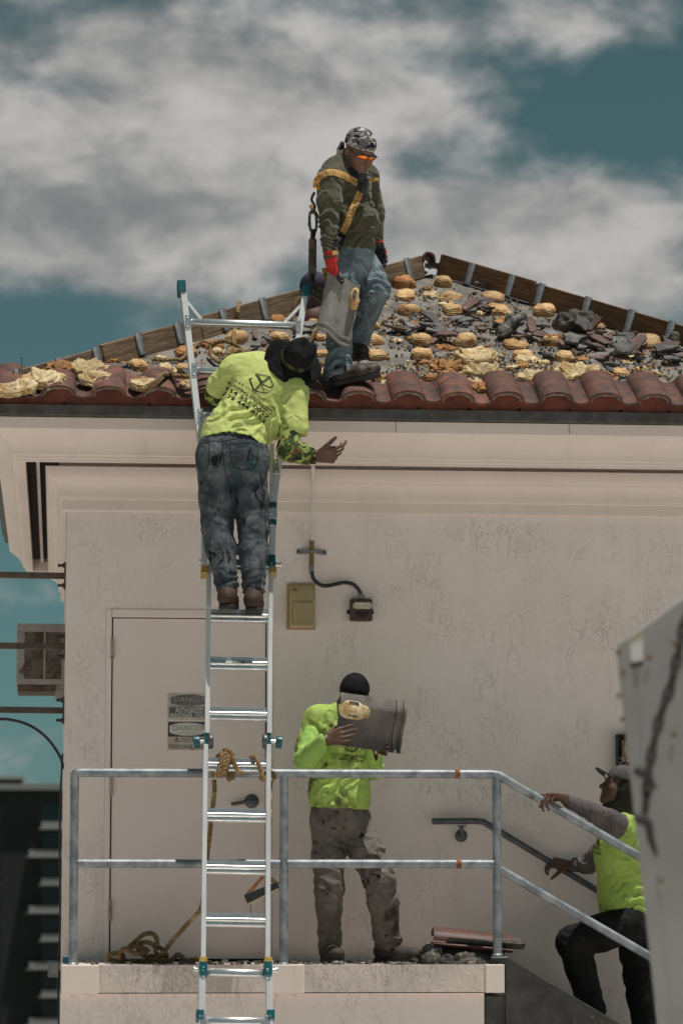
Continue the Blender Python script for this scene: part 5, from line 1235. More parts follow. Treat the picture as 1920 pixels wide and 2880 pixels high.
for sx in (-1, 1): gm.tube([Vector(LL(sx * .080, -.01, .004)), Vector(LL(sx * .079, .045, .004)), Vector(LL(sx * .064, .083, .004))], .0042, 6)
gm.tube([Vector(LL(x, .098 - abs(x) ** 2 * 4.4, .013 - abs(x) * .03)) for x in np.linspace(-.064, .064, 13)], .0048, 6)
gl = gm.obj('sunglasses', m_blackweb, pA)
for sx in (-1, 1):
    rows = []
    for a in np.linspace(0, 1, 7):
        row = []
        for b in np.linspace(-1, 1, 6):
            x = .008 + .056 * a; hgt = .0165 * math.sin(math.pi * min(1, .22 + .78 * a) * .93 + .15) ** .6 if a < 1 else .004
            row.append(Vector(LL(sx * x, .100 - x * x * 4.3 - .004 * abs(b), .002 - x * .10 + hgt * b * (.8 if b > 0 else 1.0))))
        rows.append(row)
    gm = MB(); gm.grid(rows); ob = gm.obj('lens', m_shades, gl); sd = ob.modifiers.new('t', 'SOLIDIFY'); sd.thickness = .0025
# boots
make_boot('boot', J(938, 1082, -.37), J(1066, 1052, -.44), (-.1, -.1, 1), m_boot, m_sole, pA, 1.1, anR)
make_boot('boot', J(996, 1008, .0), J(1020, 1000, -.16), (0, -.1, 1), m_boot, m_sole, pA, 1.0, anL)
# harness on the shirt
bv = bvh_of(shirtA)
har = empty('harness', (0, 0, 0)); har.parent = pA; har.location = Vector(A3(chest)) - pA.location
for pts, w, mt, nm in (([(890, 532), (889, 512), (897, 497), (912, 487), (932, 483), (955, 488), (980, 500), (1006, 515)], 18, m_web, 'shoulder_strap'),
                       ([(1013, 540), (1003, 562), (990, 592), (975, 628), (962, 655)], 19, m_web, 'front_strap'), ([(963, 652), (955, 672), (948, 692), (944, 706)], 27, m_blackweb, 'buckle_strap'),
                       ([(944, 704), (946, 716)], 22, m_web, 'strap_end'), ([(985, 470), (1000, 490), (1015, 515), (1022, 535)], 17, m_blackweb, 'chest_strap'),
                       ([(903, 712), (908, 740), (914, 765), (918, 790)], 14, m_web, 'leg_strap')):
    try:
        rb = ribbon(bv if nm != 'leg_strap' else bvh_of(tro), pts, w, mt, nm, har)
        if mt is m_web and nm in ('shoulder_strap', 'front_strap'):
            me0 = rb.data; sm_ = MB(); off = sum((q.location for q in chainup(rb)), Vector((0, 0, 0))); n_ = len(me0.vertices)
            k = catmull([Vector((x, y, 0)) for x, y in pts], 14)
            for i in range(3, len(k) - 3, 4):
                t = (k[i + 1] - k[i - 1]).normalized(); nn = Vector((-t.y, t.x, 0)); row = [on_surface(bv, (k[i] + nn * q_ * w + t * 1.1 * sgn).x, (k[i] + nn * q_ * w + t * 1.1 * sgn).y, .0072) for sgn in (-1, 1) for q_ in (-.36, -.12, .12, .36)]
                if None in row: continue
                sm_.grid([row[:4], row[4:]])
            st_ = sm_.obj('stitching', m_stitch, rb, smooth=0); st_['kind'] = 'stuff'
    except Exception as ex: print('strap', nm, ex)
m = MB(); c = [J(1018, 498, -.42), J(1024, 515, -.41), J(1020, 535, -.40)]; m.box(c[0], (.035, .03, .06), Matrix.Rotation(.4, 3, 'Y')); m.obj('chest_buckle', m_blackweb, har, bevel=.004)
m = MB(); m.box(c[1], (.03, .03, .07), Matrix.Rotation(.5, 3, 'Y')); m.obj('chest_buckle', m_blackweb, har, bevel=.004)
m = MB(); m.tube(catmull([Vector(J(1016, 520, -.42)), Vector(J(1022, 538, -.43)), Vector(J(1028, 548, -.43)), Vector(J(1024, 534, -.42)), Vector(J(1015, 518, -.42))], 4), .004, 6); m.obj('buckle_loop', m_blackweb, har)
m = MB(); m.beam(J(1040, 508, -.30), J(1060, 503, -.34), .014, .03); m.obj('strap_end', m_web, har, bevel=.002); m = MB(); m.tube(catmull([Vector(J(1034, 478, -.34)), Vector(J(1040, 485, -.36)), Vector(J(1039, 493, -.36)), Vector(J(1030, 487, -.35))], 4), .003, 6); m.obj('cord_loop', m_blackweb, har)
# fall arrester hanging behind
lan = empty('fall_arrest_lanyard', J(880, 700, -.30), 'fall arrest lanyard with metal hook and canvas shock pack behind the olive shirt', 'lanyard')
m = MB(); m.tube(catmull([Vector(J(x, y, -.27)) for x, y in ((884, 540), (876, 560), (885, 580), (878, 600))], 5), .008, 8); m.obj('ring', m_blackweb, lan)
m = MB(); m.beam(J(872, 575, -.28), J(893, 610, -.28), .022, .012); m.obj('webbing', m_web, lan, bevel=.002)
m = MB(); m.tube(catmull([Vector(J(x, y, -.30)) for x, y in ((880, 590), (872, 598), (870, 620), (873, 645), (882, 655), (889, 640), (889, 610), (884, 592))], 4), .0085, 8); m.obj('snap_hook', m_steel, lan)
m = MB(); m.beam(J(870, 605, -.30), J(868, 635, -.30), .012, .02); m.obj('hook_gate', m_steel, lan, bevel=.002)
m = MB(); m.tube([Vector(J(882, 645, -.3)), Vector(J(879, 668, -.3)), Vector(J(879, 682, -.3))], [.018, .014, .017], 10); m.obj('hook_end', m_blackweb, lan)
m = MB(); m.beam(J(878, 774, -.3), J(879, 670, -.3), .046, .035); m.obj('shock_pack', m_pack, lan, bevel=.008)
m = MB(); m.tube([Vector(J(878, 772, -.3)), Vector(J(877, 795, -.31))], [.017, .013], 10); m.obj('pack_end', m_blackweb, lan)
m = MB(); m.tube(catmull([Vector(J(877, 792, -.31)), Vector(J(870, 800, -.31)), Vector(J(873, 812, -.32)), Vector(J(885, 815, -.33))], 5), .006, 8); m.obj('carabiner', m_bronze, lan)
m = MB(); m.beam(J(868, 812, -.33), J(905, 843, -.33), .034, .03); m.obj('rope_grab', m_olivem, lan, bevel=.004)
for (x, y) in ((880, 816), (896, 830)): m = MB(); m.lathe([(.001, .004), (.007, .003), (.009, 0)], A3(P(x, y, -.347)), (0, -1, 0), 10); m.obj('rivet', m_steel, lan)
m = MB(); m.beam(J(884, 808, -.335), J(906, 824, -.335), .012, .02); m.obj('grab_lever', m_black, lan, bevel=.002)

# ================================================================== B: worker on the ladder seen from behind
YL = lambda py: LPt(665, py).y
anL_, anR_ = J(638, 1652, YL(1652) - .15), J(714, 1660, YL(1660) - .15); knL_, knR_ = J(611, 1480, YL(1480) - .16), J(712, 1490, YL(1490) - .16)
hpL, hpR = J(606, 1318, YL(1318) - .23), J(700, 1322, YL(1322) - .23); pel = J(652, 1285, YL(1285) - .25); waist = J(662, 1220, YL(1220) - .23)
chest = J(722, 1115, -.80); upb = J(748, 1060, -.76); shl, shr = J(662, 1045, -.75), J(822, 1105, -.84); nk = J(778, 1045, -.76)
ell_, wrl = J(604, 1108, -.66), J(640, 1150, -.55); elr, wrr = J(812, 1268, -.97), J(884, 1284, -.95)
axH = nrm((.36, -.80, .48)); cHB = J(824, 1010, -.80); BHB = frame(nrm((.05, .70, .70)) if False else nrm(np.cross(nrm((.9, .45, -.1)), axH) * -1), axH)
lo, hi = bounds([anL_, anR_, shl, shr, ell_, wrr + np.array((.1, 0, 0)), cHB])
v = Vol(lo, hi, .005)
add_head(v, cHB - axH * .03, BHB, nk, 1.0)
v.cap(nk, chest, .06, .09, .04); v.cap(chest, pel, .10, .10, .05); v.cap(shl, shr, .05, .05, .04)
v.chain([shl, ell_, wrl], [.048, .040, .030], .03); v.chain([shr, elr, wrr], [.048, .042, .031], .03)
for a, b, c in ((hpL, knL_, anL_), (hpR, knR_, anR_)): v.chain([a, b, c], [.075, .052, .042], .03)
dB = nrm((1, -.02, .10)); add_hand(v, wrr + dB * .012, dB, (.05, .75, .65), 1, ((.30, .50, .40), (.55, .80, .50), (.75, .95, .6), (.90, 1.0, .6)), (.80, .70, .1), 1.16, 1.25, .2)
add_hand(v, wrl, nrm((.8, .5, .1)), (0, .9, -.4), -1, ((.5, .9, .7),) * 4)
pB = body_mesh(v, m_skin_d, 'person in lime shirt and black hat climbing the ladder, seen from behind')
v = Vol(*bounds([anL_, anR_, knL_, knR_, pel, waist], .2), .006)
v.ell(pel, (.200, .135, .16), frame((0, 1, 0), (0, 0, 1)), .03); v.ell(J(610, 1300, YL(1300) - .29), (.095, .10, .11), None, .05); v.ell(J(704, 1306, YL(1300) - .29), (.098, .10, .11), None, .05); v.cap(pel, waist, .15, .150, .05, side=(1, 0, 0), fl=1.22)
leg_pants(v, hpL, knL_, anL_, .105, .088, .084, .066, .025); leg_pants(v, hpR, knR_, anR_, .105, .086, .080, .064, .025)
v.cut(J(660, 1222, waist[1]), (.02, 0, 1)); v.cut(J(638, 1668, anL_[1]), (.0, 0, -1))
zB = [(anL_, .11, (.1, 0, 1), 17, .009), (anR_, .11, (-.1, 0, 1), 17, .009), (knL_, .13, (.4, 0, 1), 11, .006), (knR_, .13, (-.4, 0, 1), 11, .006), (J(655, 1350, pel[1]), .12, (.5, 0, .8), 12, .006), (J(735, 1370, pel[1]), .14, (.95, 0, .3), 9, .006)]
troB = garment(v, 'trousers', m_jeans_b, pB, zB, .003, 9, 4.1)
v = Vol(*bounds([shl, shr, pel, nk, J(850, 1230, -.9)], .2), .006)
v.cap(waist, chest, .15, .155, .06, side=nrm((.9, 0, .35)), fl=1.18); v.ell(upb, (.205, .13, .14), frame((0, .9, -.2), (.35, 0, .9)), .06); v.cap(shl, shr, .090, .086, .06); v.cap(pel + (0.01, .0, .05), waist, .155, .150, .05, side=(1, 0, 0), fl=1.24)
v.cap(shr, J(826, 1205, -.91), .088, .085, .04); v.cap(shl, J(616, 1085, -.70), .085, .075, .04); v.cap(chest, J(775, 1200, -.86), .12, .075, .05)
v.cut(J(660, 1236, waist[1]), (-.22, 0, -1)) if False else None
sl_n = nrm((-.06, 0, -1))
# hem: bottom edge dips on the right
sl, (X, Y, Z) = v.sub(v.lo, v.lo + v.h * v.n); hemz = np.interp(X[:, 0, 0], [P(560, 1235, -.85).x, P(640, 1226, -.85).x, P(700, 1238, -.85).x, P(757, 1282, -.85).x, P(775, 1240, -.85).x, P(785, 1232, -.85).x, P(880, 1236, -.85).x], [zat(1236, -.85, 560), zat(1228, -.85, 640), zat(1240, -.85, 700), zat(1282, -.85, 757), zat(1245, -.85, 775), zat(1218, -.85, 785), zat(1236, -.85, 880)]).astype(np.float32)
v.D = np.maximum(v.D, hemz[:, None, None] - Z)
zsB = [(J(690, 1215, -.95), .12, (-.3, 0, 1), 17, .012), (J(770, 1170, -.95), .08, (.9, 0, .3), 15, .010), (J(680, 1190, -.9), .16, (-.25, 0, 1), 15, .011), (J(640, 1180, -.9), .13, (-.1, 0, 1), 16, .010), (J(770, 1215, -.95), .11, (.75, 0, .6), 14, .010), (J(790, 1150, -.95), .09, (.8, 0, .6), 12, .007), (J(630, 1090, -.8), .08, (.9, 0, .5), 14, .006), (J(830, 1180, -.97), .09, (.5, 0, .8), 12, .005)]
shirtB = garment(v, 'lime_shirt', m_hiviz, pB, zsB, .0028, 8, 3.3)
v = Vol(*bounds([shr, elr, wrr, shl, ell_, wrl], .1), .005); v.chain([shr + (elr - shr) * .35, elr, elr + (wrr - elr) * .6, wrr], [.064, .062, .055, .044], .025); v.cut(wrr + dB * .004, dB)
garment(v, 'camouflage_sleeve', m_camo_g, pB, [(elr, .11, (.9, 0, -.3), 17, .007), ((elr + wrr) / 2, .08, (1, 0, .2), 20, .006)], .002, 12, 5)
v = Vol(*bounds([shl, ell_, wrl], .1), .005); v.chain([shl + (ell_ - shl) * .3, ell_, wrl], [.060, .056, .042], .025)
garment(v, 'camouflage_sleeve', m_camo_g, pB, [(ell_, .11, (.6, 0, .8), 17, .006)], .002, 12, 6)
make_boot('boot', J(636, 1706, YL(1706) - .20), J(650, 1706, YL(1706) + .08), (0, -.1, 1), m_boot_b, m_sole, pB, 1.05, anL_, False)
make_boot('boot', J(711, 1716, YL(1716) - .20), J(718, 1716, YL(1716) + .08), (0, -.1, 1), m_boot_b, m_sole, pB, 1.05, anR_, False)
# hat: woven brim, cloth crown
def hatpart(prof, name, mat, par, c, ax, up=None, n=48, wob=0.0, sx=1.0, sy=1.0):
    m = MB(); m.lathe(prof, Vector(c), Vector(ax), n, sx=sx, sy=sy); o = m.obj(name, mat, par, smooth=50)
    if wob:
        off = sum((q.location for q in chainup(o)), Vector((0, 0, 0)))
        co = np.array([vv.co[:] for vv in o.data.vertices]); d = fbm(co, 7, 3, 2.2); r = np.linalg.norm((co + np.array(off)) - c, axis=1)
        co = co + np.outer(d * wob * np.clip(r / .12, 0, 1.4), ax); o.data.vertices.foreach_set('co', co.astype(np.float32).ravel()); o.data.update()
    return o
bc = J(829, 1012, -.85); rs_ = [(.080, .0)] + [(.085 + .0098 * i, -.002 - .0016 * i + (.0022 if i % 2 else 0)) for i in range(9)] + [(.172, -.024), (.168, -.029)] + [(.162 - .0105 * i, -.020 + .0016 * i) for i in range(8)] + [(.080, -.006)]
hat = hatpart(rs_, 'hat', m_straw, pB, bc, axH, wob=.05)
hatpart([(.001, .098), (.022, .099), (.040, .104), (.056, .104), (.067, .096), (.074, .080), (.077, .062), (.079, .045), (.082, .024), (.084, .006), (.083, -.004), (.07, -.004)], 'hat_crown', m_blackcloth, hat, bc, axH, wob=.08, sx=1.12, sy=1.06)
hatpart([(.0855, .004), (.0865, .006), (.0845, .030), (.0825, .030)], 'hat_band', m_camo_dk, hat, bc, axH, wob=.0, sx=1.12, sy=1.06)
bvB = bvh_of(shirtB)
print_on(bvB, 'C.A.R.E. CONSTRUCTION', (649, 1064), (773, 1150), 7.5, m_print, shirtB, -.004, bend=5)
print_on(bvB, 'ROOFING SPECIALISTS', (641, 1076), (764, 1163), 10.5, m_print, shirtB, .010, bend=6)
print_on(bvB, '954 551 0057', (633, 1090), (754, 1176), 11.5, m_print, shirtB, .010, bend=6)
print_on(bvB, '239 444 8153', (625, 1105), (745, 1187), 11.5, m_print, shirtB, .010, bend=6)
lg = lambda *a: tuple(480 + a[i] * .3189 if i % 2 == 0 else 780 + a[i] * .3189 for i in range(4))
strokes_on(bvB, [lg(750, 850, 800, 930) + (3.6,), lg(800, 930, 735, 1000) + (3.6,), lg(695, 890, 735, 1000) + (3.4,), lg(690, 895, 720, 885) + (2.2,), lg(760, 850, 875, 875) + (2.2,), lg(875, 875, 905, 955) + (2.4,), lg(905, 955, 880, 975) + (3.0,), lg(880, 975, 810, 945) + (3.2,), lg(875, 880, 800, 935) + (2.6,), lg(868, 872, 790, 930) + (1.6,), lg(800, 935, 735, 1000) + (2.4,), lg(745, 1003, 840, 1022) + (3.0,), lg(800, 945, 830, 1020) + (2.0,), lg(775, 860, 812, 925) + (1.6,), lg(840, 1022, 862, 1010) + (2.6,)], 2.5, m_print, shirtB)
bvT = bvh_of(troB)
zz4 = lambda x, y: (500 + x * .2934, 1180 + y * .2934)
m_thread = M('dark_seam', (.022, .024, .027), rough=.9)
for pts in ([(300, 215), (195, 250), (185, 430), (235, 480), (290, 430), (300, 215)], [(500, 225), (520, 430), (640, 485), (745, 440), (750, 240), (500, 225)], [(200, 195), (420, 205), (640, 165), (760, 200)], [(425, 205), (435, 330), (450, 480), (520, 700)], [(790, 480), (830, 800), (845, 1100), (850, 1400)]):
    try: ribbon(bvT, [zz4(*p) for p in pts], 2.4, m_thread, 'seam', troB, .003, n=5, thick=.001)
    except Exception as ex: print('seam', ex)

# ================================================================== C: worker on the landing behind a lifted tile
aL, aR = J(926, 2655, -.50), J(1092, 2650, -.50); kL, kR = J(925, 2500, -.54), J(1068, 2478, -.60); hL, hR = J(922, 2325, -.48), J(1000, 2325, -.48); pel = J(955, 2300, -.48); waist = J(953, 2230, -.50); chest = J(955, 2095, -.50)
sL, sR = J(895, 2025, -.52), J(1030, 2035, -.46); nk = J(968, 1998, -.51); eL, wL = J(858, 2138, -.66), J(912, 2084, -.885); eR, wR = J(1048, 2165, -.42), J(1050, 2095, -.66)
cC = J(996, 1958, -.55); BC = frame(nrm((-.35, -.85, -.38)), (.05, 0, 1))
v = Vol(*bounds([aL, aR, sL, sR, eL, wL, wR, cC, kR]), .005)
LC = add_head(v, cC, BC, nk, 1.0)
v.cap(nk, chest, .06, .09, .04); v.cap(chest, pel, .10, .10, .05); v.cap(sL, sR, .05, .05, .04); v.chain([sL, eL, wL], [.046, .040, .030], .03); v.chain([sR, eR, wR], [.046, .040, .030], .03)
for a, b, c in ((hL, kL, aL), (hR, kR, aR)): v.chain([a, b, c], [.07, .052, .042], .03)
dC = nrm((.93, .0, .28)); add_hand(v, wL + dC * .012, dC, (.25, .95, -.1), 1, ((.10, .30, .25), (.12, .32, .25), (.14, .34, .25), (.15, .35, .25)), (.55, .6, .75), 1.05, 1.25)
add_hand(v, wR, nrm((.5, -.6, -.2)), (-.4, -.8, 0), 1, ((.3, .5, .4),) * 4)
pC = body_mesh(v, m_skin_d, 'person in black cap and stained lime shirt on the landing with face behind a tile')
v = Vol(*bounds([aL, aR, kR, pel, waist], .2), .006)
v.ell(pel, (.165, .125, .12), None, .03); v.cap(pel, waist, .125, .125, .04, side=(1, 0, 0), fl=1.25); leg_pants(v, hL, kL, aL, .100, .082, .074, .066); leg_pants(v, hR, kR, aR, .102, .088, .086, .078)
v.cut(waist + (0, 0, .04), (0, 0, 1)); v.cut(J(926, 2682, -.5), (0, 0, -1))
zC = [(aL, .13, (.1, 0, 1), 15, .012), (aR, .14, (.25, 0, 1), 14, .013), (kR, .15, (-.6, 0, 1), 10, .011), (kL, .14, (.2, 0, 1), 10, .008), (J(960, 2380, -.6), .12, (.6, 0, .7), 11, .008), (J(1040, 2400, -.6), .12, (.3, 0, 1), 9, .008)]
troC = garment(v, 'trousers', m_pants_c, pC, zC, .004, 9, 7.7)
v = Vol(*bounds([sL, sR, eL, pel, nk, wL, eR], .18), .006)
v.cap(waist, chest, .135, .140, .05, side=(1, 0, 0), fl=1.22); v.cap(sL, sR, .082, .080, .06); v.cap(nk - np.array((0, 0, .02)), chest, .075, .13, .06); v.cap(J(955, 2258, -.5), waist, .140, .135, .04, side=(1, 0, 0), fl=1.24)
v.cap(sL, J(866, 2105, -.57), .076, .078, .04); v.cap(sR, J(1045, 2110, -.45), .074, .074, .04); v.cut(J(955, 2275, -.5), (-.06, 0, -1))
shirtC = garment(v, 'lime_shirt', m_hiviz_c, pC, [(J(930, 2230, -.63), .16, (-.55, 0, .85), 11, .012), (J(985, 2190, -.63), .13, (-.6, 0, .8), 11, .010), (J(895, 2060, -.6), .09, (.75, 0, .6), 13, .008), (J(960, 2110, -.63), .09, (.3, 0, 1), 10, .004)], .0035, 8, 6.1)
v = Vol(*bounds([sL, eL, wL], .12), .005); v.chain([sL + (eL - sL) * .4, eL, eL + (wL - eL) * .5, wL], [.066, .062, .054, .044], .025); v.cut(wL + dC * .0, dC)
garment(v, 'lime_sleeve', m_lime_sleeve, pC, [(eL, .11, (.5, 0, .85), 15, .007)], .002, 11, 8)
v = Vol(*bounds([sR, eR, wR], .12), .005); v.chain([sR + (eR - sR) * .4, eR, wR], [.064, .058, .044], .025)
garment(v, 'lime_sleeve', m_lime_sleeve, pC, [(eR, .11, (-.3, 0, 1), 14, .006)], .002, 11, 9)
v = Vol(*bounds([cC], .17), .004); v.ell(LC(0, -.016, .036), (.084, .106, .094), BC, .01); v.cut(LC(0, 0, .012), -(BC[2] - BC[1] * .10)); cap_ = garment(v, 'cap', m_blackcloth, pC, base=.0008)
v = Vol(*bounds([LC(0, -.1, .0)], .14), .004); v.cap(LC(-.045, -.10, .008), LC(.045, -.10, .008), .010, k=.01); v.cap(LC(-.04, -.115, -.02), LC(.04, -.115, -.02), .011, k=.02); garment(v, 'cap_brim', m_blackcloth, cap_, base=.0006)
m = MB(); c = LC(0, -.016, .128); m.lathe([(.001, .006), (.006, .004), (.009, 0)], Vector(c), Vector(BC[2]), 10); m.obj('cap_button', m_blackcloth, cap_)
for sx in (-1, 1):
    m = MB(); c = Vector(LC(sx * .031, .078, .002)); m.lathe([(.001, .011), (.006, .009), (.0095, .005), (.011, 0), (.001, -.006)], c, Vector(BC[1]), 12); m.obj('eye', m_eye, pC)
make_boot('boot', J(918, 2702, -.42), J(950, 2702, -.68), (0, 0, 1), m_boot_c, m_sole, pC, 1.05, aL)
make_boot('boot', J(1062, 2702, -.46), J(1178, 2703, -.62), (0, 0, 1), m_boot_c, m_sole, pC, 1.1, aR)
bvC = bvh_of(shirtC)
print_on(bvC, 'C.A.R.E. CONSTRUCTION', (928, 2121), (1026, 2132), 9, m_print, shirtC, .004)
print_on(bvC, 'CGC 1508774 CCC1326357', (931, 2131), (1023, 2142), 8, m_print, shirtC, .012)
strokes_on(bvC, [(968, 2104, 990, 2117, 2.4), (990, 2117, 1008, 2104, 2.4), (988, 2098, 989, 2116, 2), (979, 2098, 980, 2108, 2)], 2.2, m_print, shirtC)

# ================================================================== D: worker climbing the stairs, in profile
hipN, hipF = J(1765, 2600, -.62), J(1785, 2610, -.42); knN, anN = J(1610, 2650, -.66), J(1668, 2850, -.62); knF, anF = J(1796, 2750, -.44), J(1815, 2905, -.42)
pel = J(1775, 2590, -.52); chest = J(1752, 2400, -.55); waist = J(1762, 2520, -.53); nk = J(1748, 2290, -.55); sN, sF = J(1752, 2332, -.73), J(1738, 2350, -.38)
eN, wN = J(1668, 2286, -.90), J(1590, 2251, -.95); eF, wF = J(1655, 2432, -.22), J(1604, 2434, -.125)
cD = J(1744, 2216, -.56); BD_ = frame(nrm((-.90, -.16, .30)), (.32, 0, .95))
v = Vol(*bounds([hipN, knN, anN, anF, sN, sF, wN + np.array((-.12, 0, 0)), wF + np.array((-.12, 0, 0)), cD]), .005)
LD = add_head(v, cD, BD_, nk, 1.03, 1.04)
v.cap(nk, chest, .06, .09, .04); v.cap(chest, pel, .10, .10, .05); v.cap(sN, sF, .05, .05, .04); v.chain([sN, eN, wN], [.046, .040, .030], .03); v.chain([sF, eF, wF], [.046, .040, .030], .03)
for a, b, c in ((hipN, knN, anN), (hipF, knF, anF)): v.chain([a, b, c], [.07, .052, .042], .03)
dN = nrm((-.86, -.42, .12)); add_hand(v, wN + dN * .012 + (0, 0, .012), dN, (-.1, -.1, -1), -1, ((.05, .30, .25), (.85, .75, .5), (.95, .8, .5), (1.05, .8, .5)), (.5, .75, .35), 1.12, 1.15)
dF = nrm((-.95, .05, .15)); add_hand(v, wF + dF * .012, dF, (.1, .6, -.7), 1, ((.7, .9, .7), (.8, .9, .7), (.8, .9, .7), (.9, .9, .7)), (.6, .7, .3), 1.05)
pD = body_mesh(v, m_skin_d, 'person in lime vest and grey cap climbing the stairs holding both handrails, looking up')
v = Vol(*bounds([hipN, knN, anN, anF, knF, pel, waist], .2), .006)
v.ell(pel, (.15, .15, .12), None, .03); v.cap(pel, waist, .13, .14, .04); leg_pants(v, hipN, knN, anN, .112, .092, .084, .074); leg_pants(v, hipF, knF, anF, .110, .084, .080, .070)
v.cut(waist + (0, 0, .05), (0, 0, 1)); v.cut(J(1668, 2872, -.6), (0, 0, -1)) if False else None
garment(v, 'trousers', m_pants_d, pD, [(anN, .14, (.1, 0, 1), 14, .010), (knF, .14, (.4, 0, 1), 12, .010), (knN, .12, (.7, 0, .6), 12, .007), (hipN, .13, (.6, 0, .8), 12, .008)], .0035, 9, 1.1)
v = Vol(*bounds([sN, sF, pel, nk, chest], .2), .006)
v.cap(waist, chest, .150, .150, .05, side=(1, 0, 0), fl=1.06); v.cap(sN, sF, .085, .085, .06); v.cap(nk - np.array((0, 0, .03)), chest, .08, .14, .06); v.cap(J(1768, 2560, -.53), waist, .158, .150, .05, side=(1, 0, 0), fl=1.06); v.cut(J(1760, 2585, -.53), (.18, 0, -1))
v.ell(J(1757, 2410, -.55), (.155, .15, .2), None, .05)
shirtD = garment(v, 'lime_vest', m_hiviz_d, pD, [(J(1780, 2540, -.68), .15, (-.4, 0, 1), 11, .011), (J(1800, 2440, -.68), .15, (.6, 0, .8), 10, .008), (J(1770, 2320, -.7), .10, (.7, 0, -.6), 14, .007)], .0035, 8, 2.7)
v = Vol(*bounds([sN, eN, wN], .12), .005); v.chain([sN, sN + (eN - sN) * .5, eN, wN], [.078, .066, .052, .037], .025); v.cut(wN, dN)
garment(v, 'sleeve', m_greysleeve, pD, [(eN, .12, (.9, 0, .3), 16, .006), (sN, .08, (.8, 0, .5), 14, .005)], .002, 11, 3)
v = Vol(*bounds([sF, eF, wF], .12), .005); v.chain([sF, eF, wF], [.074, .054, .038], .03); v.cut(wF, dF)
garment(v, 'sleeve', m_greysleeve, pD, [(eF, .12, (.7, 0, .6), 16, .006)], .002, 11, 4)
# hood round head and neck, cap on top
v = Vol(*bounds([cD, nk], .2), .005); v.ell(LD(0, -.030, .020), (.088, .098, .098), BD_, .02); v.cap(LD(0, -.02, -.05), nk - np.array((0, 0, .03)), .080, .085, .05); v.cap(LD(0, .02, -.115), nk + np.array((-.03, 0, -.01)), .045, .06, .04)
v.ell(LD(0, .105, -.012), (.060, .075, .088), BD_, .012, 's')
garment(v, 'hood', m_hood, pD, [(LD(0, 0, -.12), .09, (.6, 0, .8), 15, .005)], .002, 11, 5)
v = Vol(*bounds([LD(0, 0, .04)], .18), .004); v.ell(LD(0, -.012, .046), (.090, .108, .086), BD_, .01); v.cut(LD(0, 0, .046), -(BD_[2] - BD_[1] * -.05)); capD = garment(v, 'cap', m_capgrey, pD, base=.0015, fr=16)
m = MB(); rows = []
for i in range(7):
    t = i / 6; rows.append([Vector(LD(math.sin(a) * .078, .070 + .030 * math.cos(a) * 1.0 + t * .068 * (math.cos(a) ** .7 if abs(a) < 1.5 else 0), .052 + .010 * t * 1.2 - .020 * math.sin(a) ** 2)) for a in np.linspace(-1.35, 1.35, 13)])
m.grid(rows); br_ = m.obj('cap_brim', m_capgrey, capD); sd = br_.modifiers.new('t', 'SOLIDIFY'); sd.thickness = .005
for sx in (-1, 1): m = MB(); m.lathe([(.001, .011), (.006, .009), (.0095, .005), (.011, 0), (.001, -.006)], Vector(LD(sx * .031, .080, .002)), Vector(BD_[1]), 12); m.obj('eye', m_eye, pD)
for sx in (-1, 1): m = MB(); m.tube([Vector(LD(sx * .016, .096, .022)), Vector(LD(sx * .032, .090, .025)), Vector(LD(sx * .046, .078, .021))], [.003, .0042, .0025], 6); m.obj('eyebrow', m_blackcloth, pD)
m = MB(); m.tube([Vector(LD(x * 1.03, .0945 - abs(x) * .42, -.050 - abs(x) * .32)) for x in np.linspace(-.024, .024, 9)], [.002, .003, .004, .0045, .004, .0045, .004, .003, .002], 6); m.obj('moustache', m_blackcloth, pD)
make_boot('boot', J(1690, 2905, -.60), J(1570, 2905, -.60), (0, 0, 1), m_boot_c, m_sole, pD, 1.05, anN)
make_boot('boot', J(1835, 2960, -.42), J(1720, 2960, -.42), (0, 0, 1), m_boot_c, m_sole, pD, 1.05, anF)
bvD = bvh_of(shirtD)
z7 = lambda x, y: (1480 + x * .3571, 2040 + y * .3571)
for (t, a, b, h, bd) in (('C.A.R.E. CONSTRUCTION', (530, 962), (600, 985), 7, 0), ('CCC1326357', (535, 1005), (588, 1015), 7, .01)): print_on(bvD, t, z7(*a), z7(*b), h, m_print, shirtD, bd)
print_on(bvD, 'C.A.R.E.', z7(870, 975), z7(1000, 985), 9, m_print, shirtD, .0); print_on(bvD, 'ROOFING', z7(866, 1008), z7(1020, 1018), 13, m_print, shirtD, .01)
strokes_on(bvD, [z7(548, 905) + z7(575, 945) + (3,), z7(560, 905) + z7(566, 930) + (2,), z7(575, 945) + z7(556, 950) + (2.4,)], 2.4, m_print, shirtD)

# ================================================================== E: another worker mostly hidden behind the left hip
tE = Vector((P(880, 800, 1.5).x, 1.5, 0)); cE = J(880, 820, 1.35)
v = Vol(cE - (.35, .25, .75), cE + (.35, .25, .2), .008); BE = frame((-.3, .9, -.1), (0, 0, 1)); LE = add_head(v, cE, BE, cE - (0, 0, .15), 1.0); v.cap(cE - (.15, 0, .25), cE + (.15, 0, -.25), .07, .07, .05); v.cap(cE - (0, 0, .2), cE - (0, 0, .55), .12, .13, .06)
pE = body_mesh(v, m_skin_d, 'person behind the left hip boards with only a dark purple cap showing')
v = Vol(cE - .2, cE + .2, .005); v.ell(LE(0, -.016, .036), (.088, .108, .092), BE, .01); v.cut(LE(0, 0, .0), -BE[2]); garment(v, 'cap', M('purple_cap_cloth', (.035, .026, .05), (.028, .02, .04), scale=10, rough=.8), pE, base=.0006)
